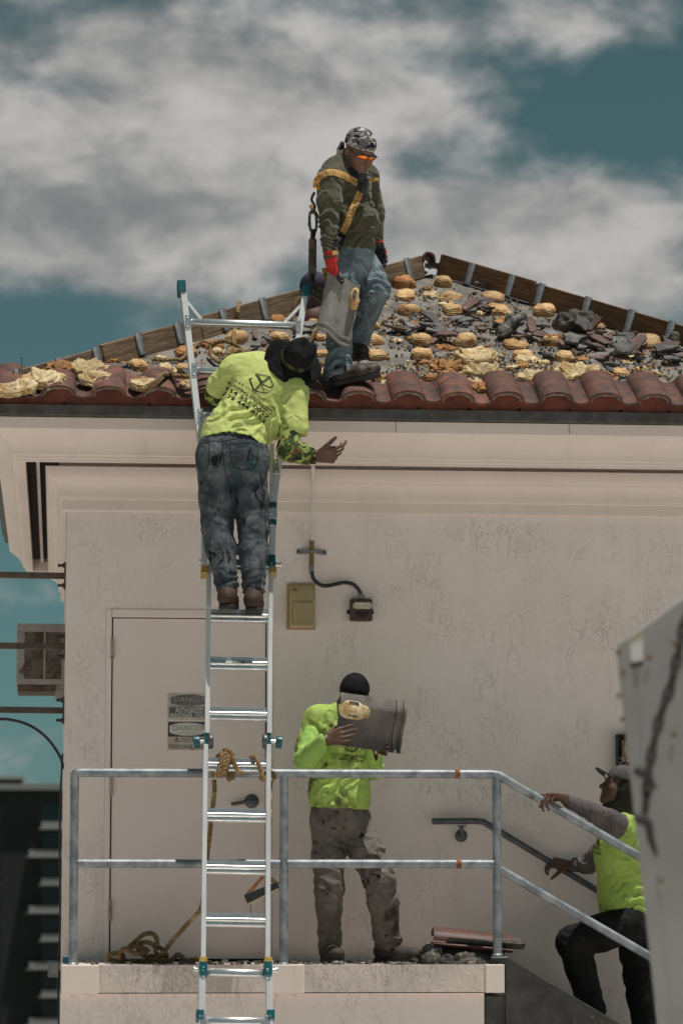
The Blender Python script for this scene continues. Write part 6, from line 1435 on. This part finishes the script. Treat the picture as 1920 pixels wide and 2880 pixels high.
# ================================================================== foam adhesive pads and debris on the stripped slope
m_foam = M('tan_foam', (.54, .36, .175), (.36, .185, .07), scale=13, detail=6, lo=.36, hi=.64, rough=.9, bump=.004, bscale=70, rnd=.16, spots=[((.62, .46, .25), 9, .58, .74), ((.17, .085, .03), 34, .66, .74)])
m_foam_c = M('cream_broken_foam', (.62, .50, .30), (.42, .27, .115), scale=15, detail=7, lo=.42, hi=.62, rough=.95, bump=.006, bscale=55, rnd=.12, spots=[((.34, .20, .08), 17, .66, .74), ((.74, .64, .44), 7, .6, .75)])
m_foam_o = M('orange_crumbled_foam', (.40, .20, .075), (.26, .11, .035), scale=20, detail=6, rough=.95, bump=.006, bscale=60, rnd=.15, spots=[((.58, .42, .2), 14, .62, .7)])
m_shard_g = M('grey_tile_shard', (.17, .16, .15), (.085, .082, .08), scale=14, detail=5, rough=.85, bump=.0012, bscale=120, rnd=.38, spots=[((.27, .25, .22), 9, .6, .72)])
m_shard_b = M('brown_tile_shard', (.15, .085, .068), (.095, .06, .052), scale=14, detail=5, rough=.8, bump=.0012, bscale=120, rnd=.3)
m_cement = M('grey_cement_tile', (.30, .285, .255), (.21, .20, .18), scale=6, detail=7, rough=.88, bump=.0012, bscale=140, spots=[((.13, .12, .11), 9, .60, .74), ((.40, .38, .34), 5, .62, .8)])
m_cement_d = M('dark_cement_tile', (.185, .16, .14), (.10, .09, .082), scale=6, detail=7, rough=.85, bump=.0012, bscale=140, spots=[((.07, .06, .055), 8, .62, .74)])
m_rubble = M('old_mortar_lump', (.14, .122, .105), (.045, .04, .036), scale=18, detail=7, rough=.95, bump=.008, bscale=45, rnd=.25, spots=[((.30, .27, .23), 12, .6, .72)])
def blob(name, c, B, r, mat, parent=None, nu=30, nv=16, seed=0.0, rough=.12, sq=2.6, ripple=0.0, conc=0.0, fr=9.0, label=None, cat=None, group=None):
    "cushion with flat underside: B rows = x, y, up; r = half sizes"
    th = np.linspace(0, 2 * np.pi, nu, endpoint=False); ph = np.linspace(0, np.pi / 2, nv); V = []
    c = np.asarray(c, float)[:3]; e = 2.0 / sq
    sg = lambda x: np.sign(x) * np.abs(x) ** e
    rows = []
    for p in ph:
        cr, sr = np.cos(p) ** .45, np.sin(p) ** .9
        rows.append(np.stack([sg(np.cos(th)) * cr * r[0], sg(np.sin(th)) * cr * r[1], np.full_like(th, sr * r[2])], 1))
    rows[-1] = rows[-1] * np.array((.15, .15, 1)); L = np.concatenate([rows[0] * np.array((.93, .93, 0)) + np.array((0, 0, -.012))] + rows)
    off = np.array((seed * 3.1, seed * 1.7, seed * .9)); mx = max(r)
    d = fbm(L / mx * .1 * 10 + off, fr * .12, 4, seed) * rough * mx + fbm(L + off, 45, 3, seed) * rough * .18 * mx
    n = L / np.maximum(np.linalg.norm(L, axis=1), 1e-6)[:, None]; L = L + n * d[:, None]
    if ripple: L = L + n * (ripple * np.sin(L[:, 2] * 2 * np.pi / .012 + fbm(L + off, 18, 2, seed) * 9 + L[:, 1] * 40))[:, None]
    if conc: L[:, 2] -= conc * np.exp(-((L[:, 0] / (r[0] * .7)) ** 2 + ((L[:, 1] + r[1] * .35) / (r[1] * .55)) ** 2)) * r[2]
    L[:, 2] = np.maximum(L[:, 2], -.012); W_ = c + L @ np.asarray(B); k = nv + 1
    F_ = [(i * nu + j, i * nu + (j + 1) % nu, (i + 1) * nu + (j + 1) % nu, (i + 1) * nu + j) for i in range(k - 1) for j in range(nu)]
    me = bpy.data.meshes.new(name); me.from_pydata([tuple(x) for x in W_], [], F_ + [tuple(k * nu - nu + j for j in range(nu))]); me.polygons.foreach_set('use_smooth', [True] * len(me.polygons)); me.set_sharp_from_angle(angle=R(55))
    o = link_mesh(name, me, mat, parent, Vector(c)); return tag(o, label, cat, group)
def roofB(ang=0.0, tilt=0.0):
    x = np.array(RXV) * math.cos(ang) + np.array(RS) * math.sin(ang); y = np.array(RS) * math.cos(ang) - np.array(RXV) * math.sin(ang); return np.array((x, y, np.array(RN)))
PXM = lambda p: F0 / (p - CAM).dot(FWD)                     # pixels per metre at a point
pads = [(1130, 792, 65), (1136, 828, 58), (1150, 869, 60), (1248, 792, 52), (1262, 834, 64), (1271, 871, 58), (1386, 831, 64), (1403, 869, 62), (1528, 872, 60), (1417, 908, 58), (1181, 955, 62), (1308, 957, 62), (1172, 912, 46), (1449, 965, 70),
        (1186, 995, 60), (1587, 1003, 58), (1718, 1003, 50), (1745, 1047, 50), (1682, 913, 36), (1043, 911, 52), (1048, 953, 62), (1055, 993, 60), (1046, 876, 30), (906, 990, 34), (884, 858, 30), (880, 900, 26), (665, 947, 62), (785, 946, 60), (780, 900, 46),
        (664, 988, 54), (525, 987, 60), (516, 1034, 42), (391, 1026, 50), (384, 1070, 58), (900, 945, 30), (1820, 962, 74), (1553, 957, 56), (1241, 1077, 56), (1630, 1093, 50), (1767, 1093, 52), (1907, 1093, 46), (1470, 998, 60)]
for i, (px, py, w) in enumerate(pads):
    p = RP(px, py + 8); hw = w / PXM(p) / 2; rg = random.Random(i * 13 + 5)
    blob('foam_pad', p, roofB(rg.uniform(-.25, .25)), (hw, hw * rg.uniform(1.0, 1.3), .043 * rg.uniform(.75, 1.3) * min(1.1, hw / .06)), m_foam if rg.random() < .8 else m_foam_o, roof, 34, 16, i * 1.37 + .5, rg.uniform(.2, .42), rg.uniform(2.3, 3.6), .0026, rg.choice((0, 0, .25, .4)))
chunks = [(1340, 1005, 108, .075, 'c', 'large split cream foam lump right of centre on the slope'), (1352, 1046, 98, .07, 'c', 'cream foam lump with a torn hollow front just above the eave tiles, centre right'), (1252, 1032, 92, .05, 'o', 'crumbled foam heap below the pale split lump'),
          (1620, 1050, 118, .08, 'c', 'widest cream foam cushion with hollow centre near the right eave tiles'), (1496, 1058, 80, .045, 'c', 'flattened cream foam sheet, left one of the torn pair above the eave'), (1553, 1058, 66, .05, 'c', 'torn cream foam scrap with a fold, right one of the pair above the eave'),
          (1480, 1008, 62, .04, 'c', 'pale foam scrap stuck below a tan pad'), (1690, 1064, 76, .05, 'o', 'knobbly orange foam crumbs pile beside the widest cream cushion'), (1372, 1086, 84, .035, 'o', 'broken orange foam strip right at the tiles'), (1268, 1074, 50, .05, 'o', 'upright tan foam lump at the tile edge'),
          (1560, 955, 60, .055, 'o', 'rough orange foam lump among the dark shards'), (1640, 1010, 44, .03, 'o', 'small foam scrap between dark shards'), (253, 1040, 104, .07, 'c', 'cream foam lump with torn folds near the left hip boards'), (272, 1064, 92, .055, 'c', 'curved cream foam roll lying on the left eave tiles'),
          (122, 1068, 122, .065, 'c', 'broad cream foam mass at the left end of the roof'), (62, 1088, 76, .055, 'c', 'pale foam lump in front of the left board end'), (20, 1096, 72, .05, 'c', 'leftmost foam lump cut by the picture edge'), (292, 1016, 66, .05, 'o', 'orange foam crumbs against the left hip board'),
          (166, 1038, 80, .055, 'o', 'rust orange foam heap at a left board strap'), (215, 1026, 50, .06, 'o', 'brown crumbled foam beside the torn cream lump'), (405, 1076, 80, .035, 'c', 'pale foam patch under the looped rope'), (528, 1078, 46, .035, 'c', 'pale foam patch beside the left ladder rail'),
          (1062, 1062, 46, .03, 'o', 'foam crumbs in front of the roofer\'s boot toe'), (1130, 1062, 76, .025, 'o', 'thin trail of foam crumbs right of the boot'), (1215, 1062, 44, .03, 'o', 'small foam lump on the tile row edge'), (1088, 1075, 40, .025, 'c', 'pale foam flake beside the boot toe')]
for i, (px, py, w, hgt, kd, lab) in enumerate(chunks):
    p = RP(px, py + 8, .065 if (px < 460 and py > 1030) else (.03 if py > 1050 else .0)); hw = w / PXM(p) / 2
    blob('foam_chunk', p, roofB(random.Random(i).uniform(-.4, .4)), (hw * 1.1, hw * .85, hgt), m_foam_c if kd == 'c' else m_foam_o, None, 60, 26, 40 + i * 2.3, .42 if kd == 'o' else .34, 2.6, .0022, .9 if kd == 'c' else .3, 26, lab, 'foam', 'torn foam adhesive on the roof')

rgp = random.Random(31)
for i in range(46):                                     # thin torn foam left stuck to the felt
    cx, cy, sx, sy = rgp.choice(((1340, 1010, 90, 30), (1540, 1040, 110, 25), (1250, 1055, 90, 14), (1700, 1020, 90, 30), (1200, 900, 60, 60), (1440, 900, 100, 40), (700, 985, 110, 30), (300, 1045, 110, 14), (1290, 800, 80, 40)))
    px, py = rgp.gauss(cx, sx), rgp.gauss(cy, sy); p = RP(px, py); u = (p.y + EO) / HALF
    if u < .04 or u > .93 or p.x < -EO + (AP.x + EO) * u + .1 or p.x > XR + (AP.x - XR) * u - .1: continue
    hw = rgp.uniform(.025, .07); blob('foam_residue', p, roofB(rgp.uniform(-1, 1)), (hw, hw * rgp.uniform(.6, 1.4), rgp.uniform(.008, .02)), m_foam_c if rgp.random() < .65 else m_foam_o, roof, 34, 9, 200 + i * 1.9, .5, 2.2, .001, 0, 30)

def shard_mesh(rg, size, curve=True, th=.014):
    n = rg.randint(4, 6); a0 = rg.uniform(0, 6.28); asp = rg.uniform(.5, .95); pts = []
    for i in range(n):
        a = a0 + 2 * math.pi * (i + rg.uniform(-.28, .28)) / n; r = size / 2 * rg.uniform(.75, 1.1); pts.append((r * math.cos(a), r * asp * math.sin(a)))
    cur = rg.choice((0, 0, 2.2, -2.2, 3.5)) if curve else 0
    m = MB(); ring_ = []
    for i in range(n):
        x0, y0 = pts[i]; x1, y1 = pts[(i + 1) % n]
        for t in (0, .33, .67): ring_.append((x0 + (x1 - x0) * t + rg.uniform(-.04, .04) * size * (t > 0), y0 + (y1 - y0) * t + rg.uniform(-.04, .04) * size * (t > 0)))
    k = len(ring_); zf = lambda x, y: cur * x * x
    top = [(x, y, zf(x, y) + th) for x, y in ring_]; inn = [(x * .45, y * .45, zf(x * .45, y * .45) + th) for x, y in ring_]
    bot = [(x * .96, y * .96, zf(x, y)) for x, y in ring_]
    m.add(top + inn + bot + [(0, 0, th)] + [(0, 0, 0)], [(i, (i + 1) % k, k + (i + 1) % k, k + i) for i in range(k)] + [(k + i, k + (i + 1) % k, 3 * k) for i in range(k)] + [(2 * k + i, 2 * k + (i + 1) % k, (i + 1) % k, i) for i in range(k)] + [(2 * k + (i + 1) % k, 2 * k + i, 3 * k + 1) for i in range(k)])
    return m.mesh('tile_shard', 0, 25)
rgs = random.Random(99)
lib = {s: [shard_mesh(rgs, s) for _ in range(9)] for s in (.055, .085, .125, .18)}
libb = {s: [me.copy() for me in L] for s, L in lib.items()}
for L in lib.values():
    for me in L: me.materials.append(m_shard_g)
for L in libb.values():
    for me in L: me.materials.append(m_shard_b)
# zones: centre px, spread px, counts per size, label phrase
zones = [((1225, 930), (95, 24), (12, 13, 12, 6), 'in the heap just right of the roofer\'s knee', 'shards in the heap right of the roofer'),
         ((1340, 872), (55, 26), (5, 7, 6, 2), 'between the foam pads high on the slope', 'shards high on the slope'),
         ((1230, 762), (75, 18), (5, 7, 5, 1), 'near the roof peak', 'shards near the roof peak'),
         ((1420, 815), (95, 16), (5, 6, 5, 1), 'under the right hip boards beside the grey rubble', 'shards under the right hip boards'),
         ((1470, 935), (80, 34), (9, 12, 10, 6), 'around the dark tilted mortar slab', 'shards around the tilted mortar slab'),
         ((1640, 960), (75, 36), (8, 13, 13, 9), 'in the big heap below the largest mortar slab', 'shards in the big right heap'),
         ((1760, 990), (75, 34), (7, 11, 11, 6), 'right of the big heap near the picture edge', 'shards near the right picture edge'),
         ((1700, 1035), (95, 20), (6, 8, 7, 4), 'low on the slope above the right eave tiles', 'shards above the right eave tiles'),
         ((1880, 985), (35, 36), (2, 4, 5, 4), 'against the right picture edge', 'shards at the right picture edge'),
         ((1215, 1005), (120, 40), (9, 6, 1, 0), 'scattered on the bare felt right of the boot', 'shards on the bare felt'),
         ((860, 930), (60, 60), (7, 5, 2, 0), 'on the felt behind the black hat', 'shards behind the black hat'),
         ((700, 960), (110, 34), (5, 3, 1, 0), 'on the felt seen through the ladder top', 'shards seen through the ladder'),
         ((335, 1042), (40, 14), (2, 3, 3, 1), 'beside the leftmost round foam pad', 'shards at the left foam pad'),
         ((150, 1055), (80, 18), (3, 3, 2, 0), 'in the torn foam at the left roof end', 'shards in the left torn foam')]
def place_shard(px, py, s, stack, brown, label, group, tilt=.35, me=None):
    p = RP(px, py); me = me or rgs.choice((libb if brown else lib)[s]); o = bpy.data.objects.new('tile_shard', me); COL.objects.link(o)
    q_ = Matrix.Rotation(rgs.uniform(0, 6.28), 4, 'Z'); tl = Matrix.Rotation(rgs.uniform(-tilt, tilt), 4, 'X') @ Matrix.Rotation(rgs.uniform(-tilt, tilt), 4, 'Y')
    mw = roof_rot @ tl @ q_
    low = min((RN.dot(mw.to_3x3() @ v.co) for v in me.vertices)); o.matrix_world = Matrix.Translation(p + RN * (-low + stack)) @ mw
    o.matrix_basis = Matrix.Translation(p + RN * (-low + stack - .003)) @ mw
    return tag(o, label, 'tile shard', group)
for zi, ((cx, cy), (sx, sy), cnt, ph, grp) in enumerate(zones):
    for si, s in enumerate((.055, .085, .125, .18)):
        for _ in range(cnt[si]):
            px, py = rgs.gauss(cx, sx * .55), rgs.gauss(cy, sy * .55); dn = math.exp(-((px - cx) / sx) ** 2 - ((py - cy) / sy) ** 2)
            br = rgs.random() < .38; size = ('small', 'small', 'medium', 'large')[si]
            place_shard(px, py, s, rgs.uniform(0, .035) * dn if cnt[3] > 1 else 0, br, '%s %s roof tile shard %s' % (size, 'brown' if br else 'grey', ph), '%s %s %s' % (size, 'brown' if br else 'grey', grp), .16 + .35 * dn)
# big single pieces
def lump(name, label, px0, py0, px1, py1, hgt, dep, mat, seed, lift=.02, tilt=0.0, cat='rubble'):
    a, b = RP(px0, py0, lift), RP(px1, py1, lift); x = np.array((b - a).normalized()); L = (b - a).length / 2; up = nrm(np.array(RN) - x * np.dot(RN, x)); y = np.cross(up, x)
    if tilt: up, y = up * math.cos(tilt) + y * math.sin(tilt), y * math.cos(tilt) - up * math.sin(tilt)
    return blob(name, np.array((a + b) / 2), np.array((x, y, up)), (L, dep, hgt), mat, None, 44, 20, seed, .34, 4.0, .0, 0, 26, label, cat)
lump('mortar_slab', 'largest rough grey mortar slab resting below the right hip boards', 1553, 925, 1672, 918, .105, .06, m_rubble, 61, .02, -.3)
lump('mortar_slab', 'dark mortar slab tilted up to the right between foam pads', 1405, 945, 1470, 900, .06, .04, m_rubble, 63, .03)
lump('mortar_lump', 'knobbly light grey mortar lump against the right hip board', 1440, 830, 1505, 832, .075, .05, m_mortar, 65, .01)
lump('mortar_lump', 'small dark round mortar lump low on the slope', 1525, 1012, 1556, 1012, .04, .03, m_rubble, 67, .0)
lump('mortar_lump', 'dark brown broken piece at the right picture edge', 1880, 968, 1935, 960, .07, .05, m_rubble, 69, .02)
lump('mortar_lump', 'dark charred looking strip lying beside the boot toe on the tiles', 1062, 1082, 1112, 1090, .03, .03, m_rubble, 70, .02)
for (px, py, s, ang, br, lab) in ((1215, 935, 1, .1, 0, 'long pale grey curved tile piece on top of the heap right of the roofer'), (1620, 975, 1.25, -.05, 0, 'longest grey tile piece with a raised rib in the big right heap'), (1255, 960, .8, .1, 1, 'brown edged tile piece leaning on a foam pad'), (1668, 935, .85, 1.1, 1, 'brown tile piece standing on edge below the largest mortar slab'),
                                  (1635, 945, .75, 1.9, 0, 'dark grey tile piece standing upright beside the brown one'), (1490, 945, .8, .8, 1, 'reddish brown tile piece with a rib leaning on foam'), (1605, 870, .6, .7, 1, 'red brown corner piece poking above the largest mortar slab'), (1820, 930, .8, -.3, 1, 'brown tile piece below the last right strap'), (1685, 1030, .85, -.2, 1, 'flat five sided red brown tile piece low on the right'),
                                  (1715, 1045, .7, .5, 0, 'curved dark grey tile piece beside the flat red brown one'), (1870, 1000, 1., .0, 0, 'dark tile piece near the right picture edge'), (320, 1048, .9, .1, 0, 'dark curved tile piece beside the left round foam pad'), (545, 1075, 1.1, .0, 0, 'grey brown tile piece lying beside the ladder rail'), (868, 930, .9, .15, 0, 'flat grey tile piece left of the held tile')):
    me = shard_mesh(random.Random(int(px * 7 + py)), .19 * s, True, .017); me.materials.append(m_shard_b if br else m_shard_g); place_shard(px, py, .18, .035, br, lab, None, .12 if abs(ang) < .6 else .75, me)
# crumbs: uncountable bits of foam and tile
def crumbs(name, n, mat, smin, smax, label, seed, centres):
    rg = random.Random(seed); m = MB()
    for _ in range(n):
        if rg.random() < .75: (cx, cy, sx, sy) = rg.choice(centres); px, py = rg.gauss(cx, sx), rg.gauss(cy, sy)
        else: px, py = rg.uniform(80, 1900), rg.uniform(760, 1085)
        p = RP(px, py, 0)
        u = (p.y + EO) / HALF
        if u < .02 or u > .97 or p.x < -EO + (AP.x + EO) * u + .06 or p.x > XR + (AP.x - XR) * u - .06: continue
        s = rg.uniform(smin, smax) * rg.uniform(.5, 1); q_ = Matrix.Rotation(rg.uniform(0, 6), 3, Vector((rg.uniform(-1, 1), rg.uniform(-1, 1), rg.uniform(-1, 1))).normalized())
        vs = [q_ @ Vector((x * s * rg.uniform(.6, 1.2), y * s * rg.uniform(.5, 1), z * s * .6)) + p + RN * s * .35 for x, y, z in ((1, 0, 0), (-1, 0, 0), (0, 1, 0), (0, -1, 0), (0, 0, 1), (0, 0, -1))]
        m.add(vs, [(0, 2, 4), (2, 1, 4), (1, 3, 4), (3, 0, 4), (2, 0, 5), (1, 2, 5), (3, 1, 5), (0, 3, 5)])
    return tag(m.obj(name, mat, None, smooth=0), label, None, None, 'stuff')
cen = [(1225, 930, 80, 25), (1340, 1010, 90, 40), (1500, 1050, 130, 22), (1640, 960, 100, 45), (1230, 1065, 110, 12), (1400, 880, 120, 40), (1700, 1040, 120, 25), (1160, 900, 40, 60), (700, 980, 120, 40), (250, 1050, 120, 20), (1800, 990, 80, 40)]
crumbs('foam_crumbs', 1500, m_foam_o, .008, .024, 'crumbs of tan foam scattered over the stripped roof', 3, cen)
crumbs('pale_foam_crumbs', 700, m_foam_c, .008, .030, 'crumbs of cream foam scattered above the eave tiles', 4, [(1340, 1030, 110, 30), (1560, 1050, 120, 20), (200, 1055, 110, 18), (1260, 1040, 60, 20), (1800, 1040, 80, 25)])
crumbs('grey_crumbs', 1900, m_shard_g, .007, .026, 'gravel sized bits of grey tile over the stripped roof', 5, cen)

# ================================================================== roof tiles in hands and on the landing
def s_tile(name, label, o, Lv, Wv, mat, flip=1, amp=.036, th=.013, ns=26, nt=16, ribs=True):
    "o = corner, Lv along the length, Wv across; the rib ends sit at the far end of Lv"
    o, Lv, Wv = Vector(o), Vector(Lv), Vector(Wv); N_ = Lv.cross(Wv).normalized() * flip
    pf = lambda s: amp * (math.sin(2 * math.pi * (s * .98 + .02)) * (1.0 if s < .5 else .9))
    ts = [i / nt for i in range(nt + 1)]
    def rib(t): 
        return (.014 if (.845 < t < .905 or t > .955) else 0) if ribs else 0
    ts = sorted(set(ts + [.84, .85, .90, .91, .95, .96, 1.0])); rg = random.Random(len(label))
    wob = [[rg.uniform(-.0015, .0015) for _ in range(ns + 1)] for _ in ts]
    F_ = [[o + Lv * t + Wv * (i / ns) + N_ * (pf(i / ns) + th + rib(t) + wob[j][i]) for i in range(ns + 1)] for j, t in enumerate(ts)]; Bk = [[o + Lv * t + Wv * (i / ns) + N_ * pf(i / ns) for i in range(ns + 1)] for t in ts]
    m = MB(); m.grid(F_); m.grid([r[::-1] for r in Bk]); m.grid([F_[0], Bk[0]]); m.grid([F_[-1], Bk[-1]]); m.grid([[r[0] for r in F_], [r[0] for r in Bk]]); m.grid([[r[-1] for r in F_], [r[-1] for r in Bk]])
    me = m.mesh(name); bm = bmesh.new(); bm.from_mesh(me); bmesh.ops.remove_doubles(bm, verts=bm.verts, dist=1e-5); bmesh.ops.recalc_face_normals(bm, faces=bm.faces); bm.to_mesh(me); bm.free(); me.polygons.foreach_set('use_smooth', [True] * len(me.polygons)); me.set_sharp_from_angle(angle=R(42))
    e_ = link_mesh(name, me, mat); return tag(e_, label, 'roof tile'), N_
tA0, tA1, tA2 = P(922, 752, -.46), P(890, 928, -.50), P(1012, 802, -.45)
ta, NA = s_tile('roof_tile', 'grey S shaped roof tile with foam patch held by the roofer in olive', tA0, tA1 - tA0, tA2 - tA0, m_cement, 1)
if NA.y > 0: bpy.data.objects.remove(ta); ta, NA = s_tile('roof_tile', 'grey S shaped roof tile with foam patch held by the roofer in olive', tA0, tA1 - tA0, tA2 - tA0, m_cement, -1)
fx, fy_ = nrm(np.array(tA2 - tA0)), nrm(np.array(tA0 - tA1))
blob('foam_patch', P(996, 838, -.47), np.array((fx, fy_, np.array(NA))), (.030, .068, .03), m_foam, ta, 30, 14, 81, .3, 2.4, .001)
blob('foam_hole', P(998, 826, -.503), np.array((fx, fy_, np.array(NA))), (.013, .026, .004), m_rubble, ta, 14, 6, 82, .2, 2.4)
tC0, tC1, tC2 = P(955, 1948, -.79), P(1138, 1974, -.74), P(946, 2096, -.80)
tc_, NC = s_tile('roof_tile', 'dark grey S shaped roof tile with foam patch held in front of the face on the landing', tC0, tC1 - tC0, tC2 - tC0, m_cement_d, 1, .038)
if NC.y > 0: bpy.data.objects.remove(tc_); tc_, NC = s_tile('roof_tile', 'dark grey S shaped roof tile with foam patch held in front of the face on the landing', tC0, tC1 - tC0, tC2 - tC0, m_cement_d, -1, .038)
fx, fy_ = nrm(np.array(tC1 - tC0)), nrm(np.array(tC0 - tC2))
bt = bvh_of(tc_); c = on_surface(bt, 988, 1998, -.004)
blob('foam_patch', c, np.array((fx, fy_, np.array(NC))), (.078, .054, .016), m_foam_c, tc_, 34, 12, 84, .22, 2.4, .0006)
c2 = on_surface(bt, 1026, 2002, -.004); blob('foam_patch', c2, np.array((fx, fy_, np.array(NC))), (.030, .036, .018), m_foam_c, tc_, 24, 10, 85, .3, 2.2)
m = MB()
for (x0, y0, x1, y1) in ((979, 1974, 1006, 2003), (977, 2010, 988, 2016), (990, 2012, 1004, 2018)):
    g_ = [[c + Vector(fx) * ((x - 988) / 493) + Vector(fy_) * ((1998 - y) / 493) + NC * .0175 for x in (x0, x1)] for y in (y0, y1)]; m.grid(g_)
m.obj('hole_mark', m_rubble, tc_, smooth=0)  # flat dark patches on the foam; the square paints a hole's darkness
# stack on the landing
def lay(me, name, label, mw, mat):
    me = me.copy(); me.materials.clear(); me.materials.append(mat); o = bpy.data.objects.new(name, me); COL.objects.link(o); o.matrix_basis = mw; return tag(o, label, 'roof tile')
m_tile_red = M('red_brown_glazed_tile', (.11, .042, .028), (.07, .03, .022), scale=12, detail=6, rough=.55, bump=.001, bscale=120, spots=[((.25, .19, .15), 6, .64, .74), ((.05, .03, .025), 10, .6, .7)])
def lie(px, py, Y, rz, rx, ry, z): p = P(px, py, Y); return Matrix.Translation((p.x, Y, z)) @ Matrix.Rotation(rz, 4, 'Z') @ Matrix.Rotation(rx, 4, 'X') @ Matrix.Rotation(ry, 4, 'Y')
lm = stile_mesh('roof_tile', .44, .30)
lay(lm, 'roof_tile', 'red brown S tile on top of the stack beside the railing corner post', lie(1212, 2600, -.60, R(-92), R(-5), R(8), .155), m_tile_red)
lay(lm, 'roof_tile', 'grey tile under the red brown tile in the landing stack', lie(1232, 2640, -.58, R(-86), R(-4), R(-6), .108), m_rubble)
lay(lm, 'roof_tile', 'lowest dark tile of the landing stack, sunk in mortar rubble', lie(1196, 2660, -.60, R(-95), R(-2), R(5), .066), m_rubble)
zB_ = np.eye(3)
for (px, w, h, dp, Y, lab, mt) in ((1212, 34, .10, .07, -.90, 'rough mortar lump at the left end of the landing tile stack', m_rubble), (1288, 54, .06, .06, -.92, 'wide crumbling mortar lump in front of the landing tile stack', m_rubble), (1350, 34, .05, .05, -.91, 'mortar lump under the right end of the landing stack', m_rubble), (1325, 14, .022, .03, -.96, 'pale concrete chip on the landing edge before the stack', m_mortar), (1168, 20, .05, .04, -.85, 'small dark mortar lump left of the landing stack', m_rubble), (950, 16, .018, .03, -.96, 'pale chip of mortar in front of the left boot', m_mortar), (1128, 30, .012, .03, -.97, 'flat grey chip beside the right boot toe', m_mortar)):
    p = P(px, 2700, Y); blob('mortar_lump', (p.x, Y, .0), zB_, (w / 505, dp, h), mt, None, 40, 18, px * .01, .34, 3.0, 0, 0, 24, lab, 'rubble')
rg = random.Random(8); m = MB()
for _ in range(420):
    x = rg.uniform(lx0 + .02, lx1 - .05); y = rg.uniform(LY + .01, -.1); s = rg.uniform(.004, .013) * (2 if rg.random() < .08 else 1)
    if rg.random() < .5: x = rg.gauss(P(1280, 2700, -.9).x, .22)
    x = min(max(x, lx0 + .02), lx1 - .02); q_ = Matrix.Rotation(rg.uniform(0, 6), 3, 'Z'); m.box((x, y, s * .4), (s * 2, s * 1.4, s), q_)
tag(m.obj('landing_crumbs', m_mortar, None, smooth=0), 'mortar and foam crumbs scattered on the landing', None, None, 'stuff')
# terracotta scrap at the hip end and ridge piece at the peak
c = P(1206, 712, 2.2); m = MB(); k = catmull([P(1186, 735, AP.y - .1), P(1192, 712, AP.y - .1), P(1206, 706, AP.y - .1), P(1222, 716, AP.y - .1), P(1226, 740, AP.y - .1)], 4)
m.grid([[p, p + Vector((0, .30, .02))] for p in k]); o = m.obj('ridge_tile', m_tile_red, None); sd = o.modifiers.new('t', 'SOLIDIFY'); sd.thickness = .018; tag(o, 'dark barrel ridge tile left between the two hip boards at the peak', 'roof tile')
for (px, py, h, lab) in ((62, 1026, .09, 'thin nail sticking up from the left board end'),): 
    a = RP(px, py + 22, .10); m = MB(); m.cyl(a, a + Vector((-.004, 0, h)), .0028, 6); m.cyl(a + Vector((-.004, 0, h)), a + Vector((-.004, 0, h + .003)), .006, 8); tag(m.obj('nail', m_steel), lab, 'nail')
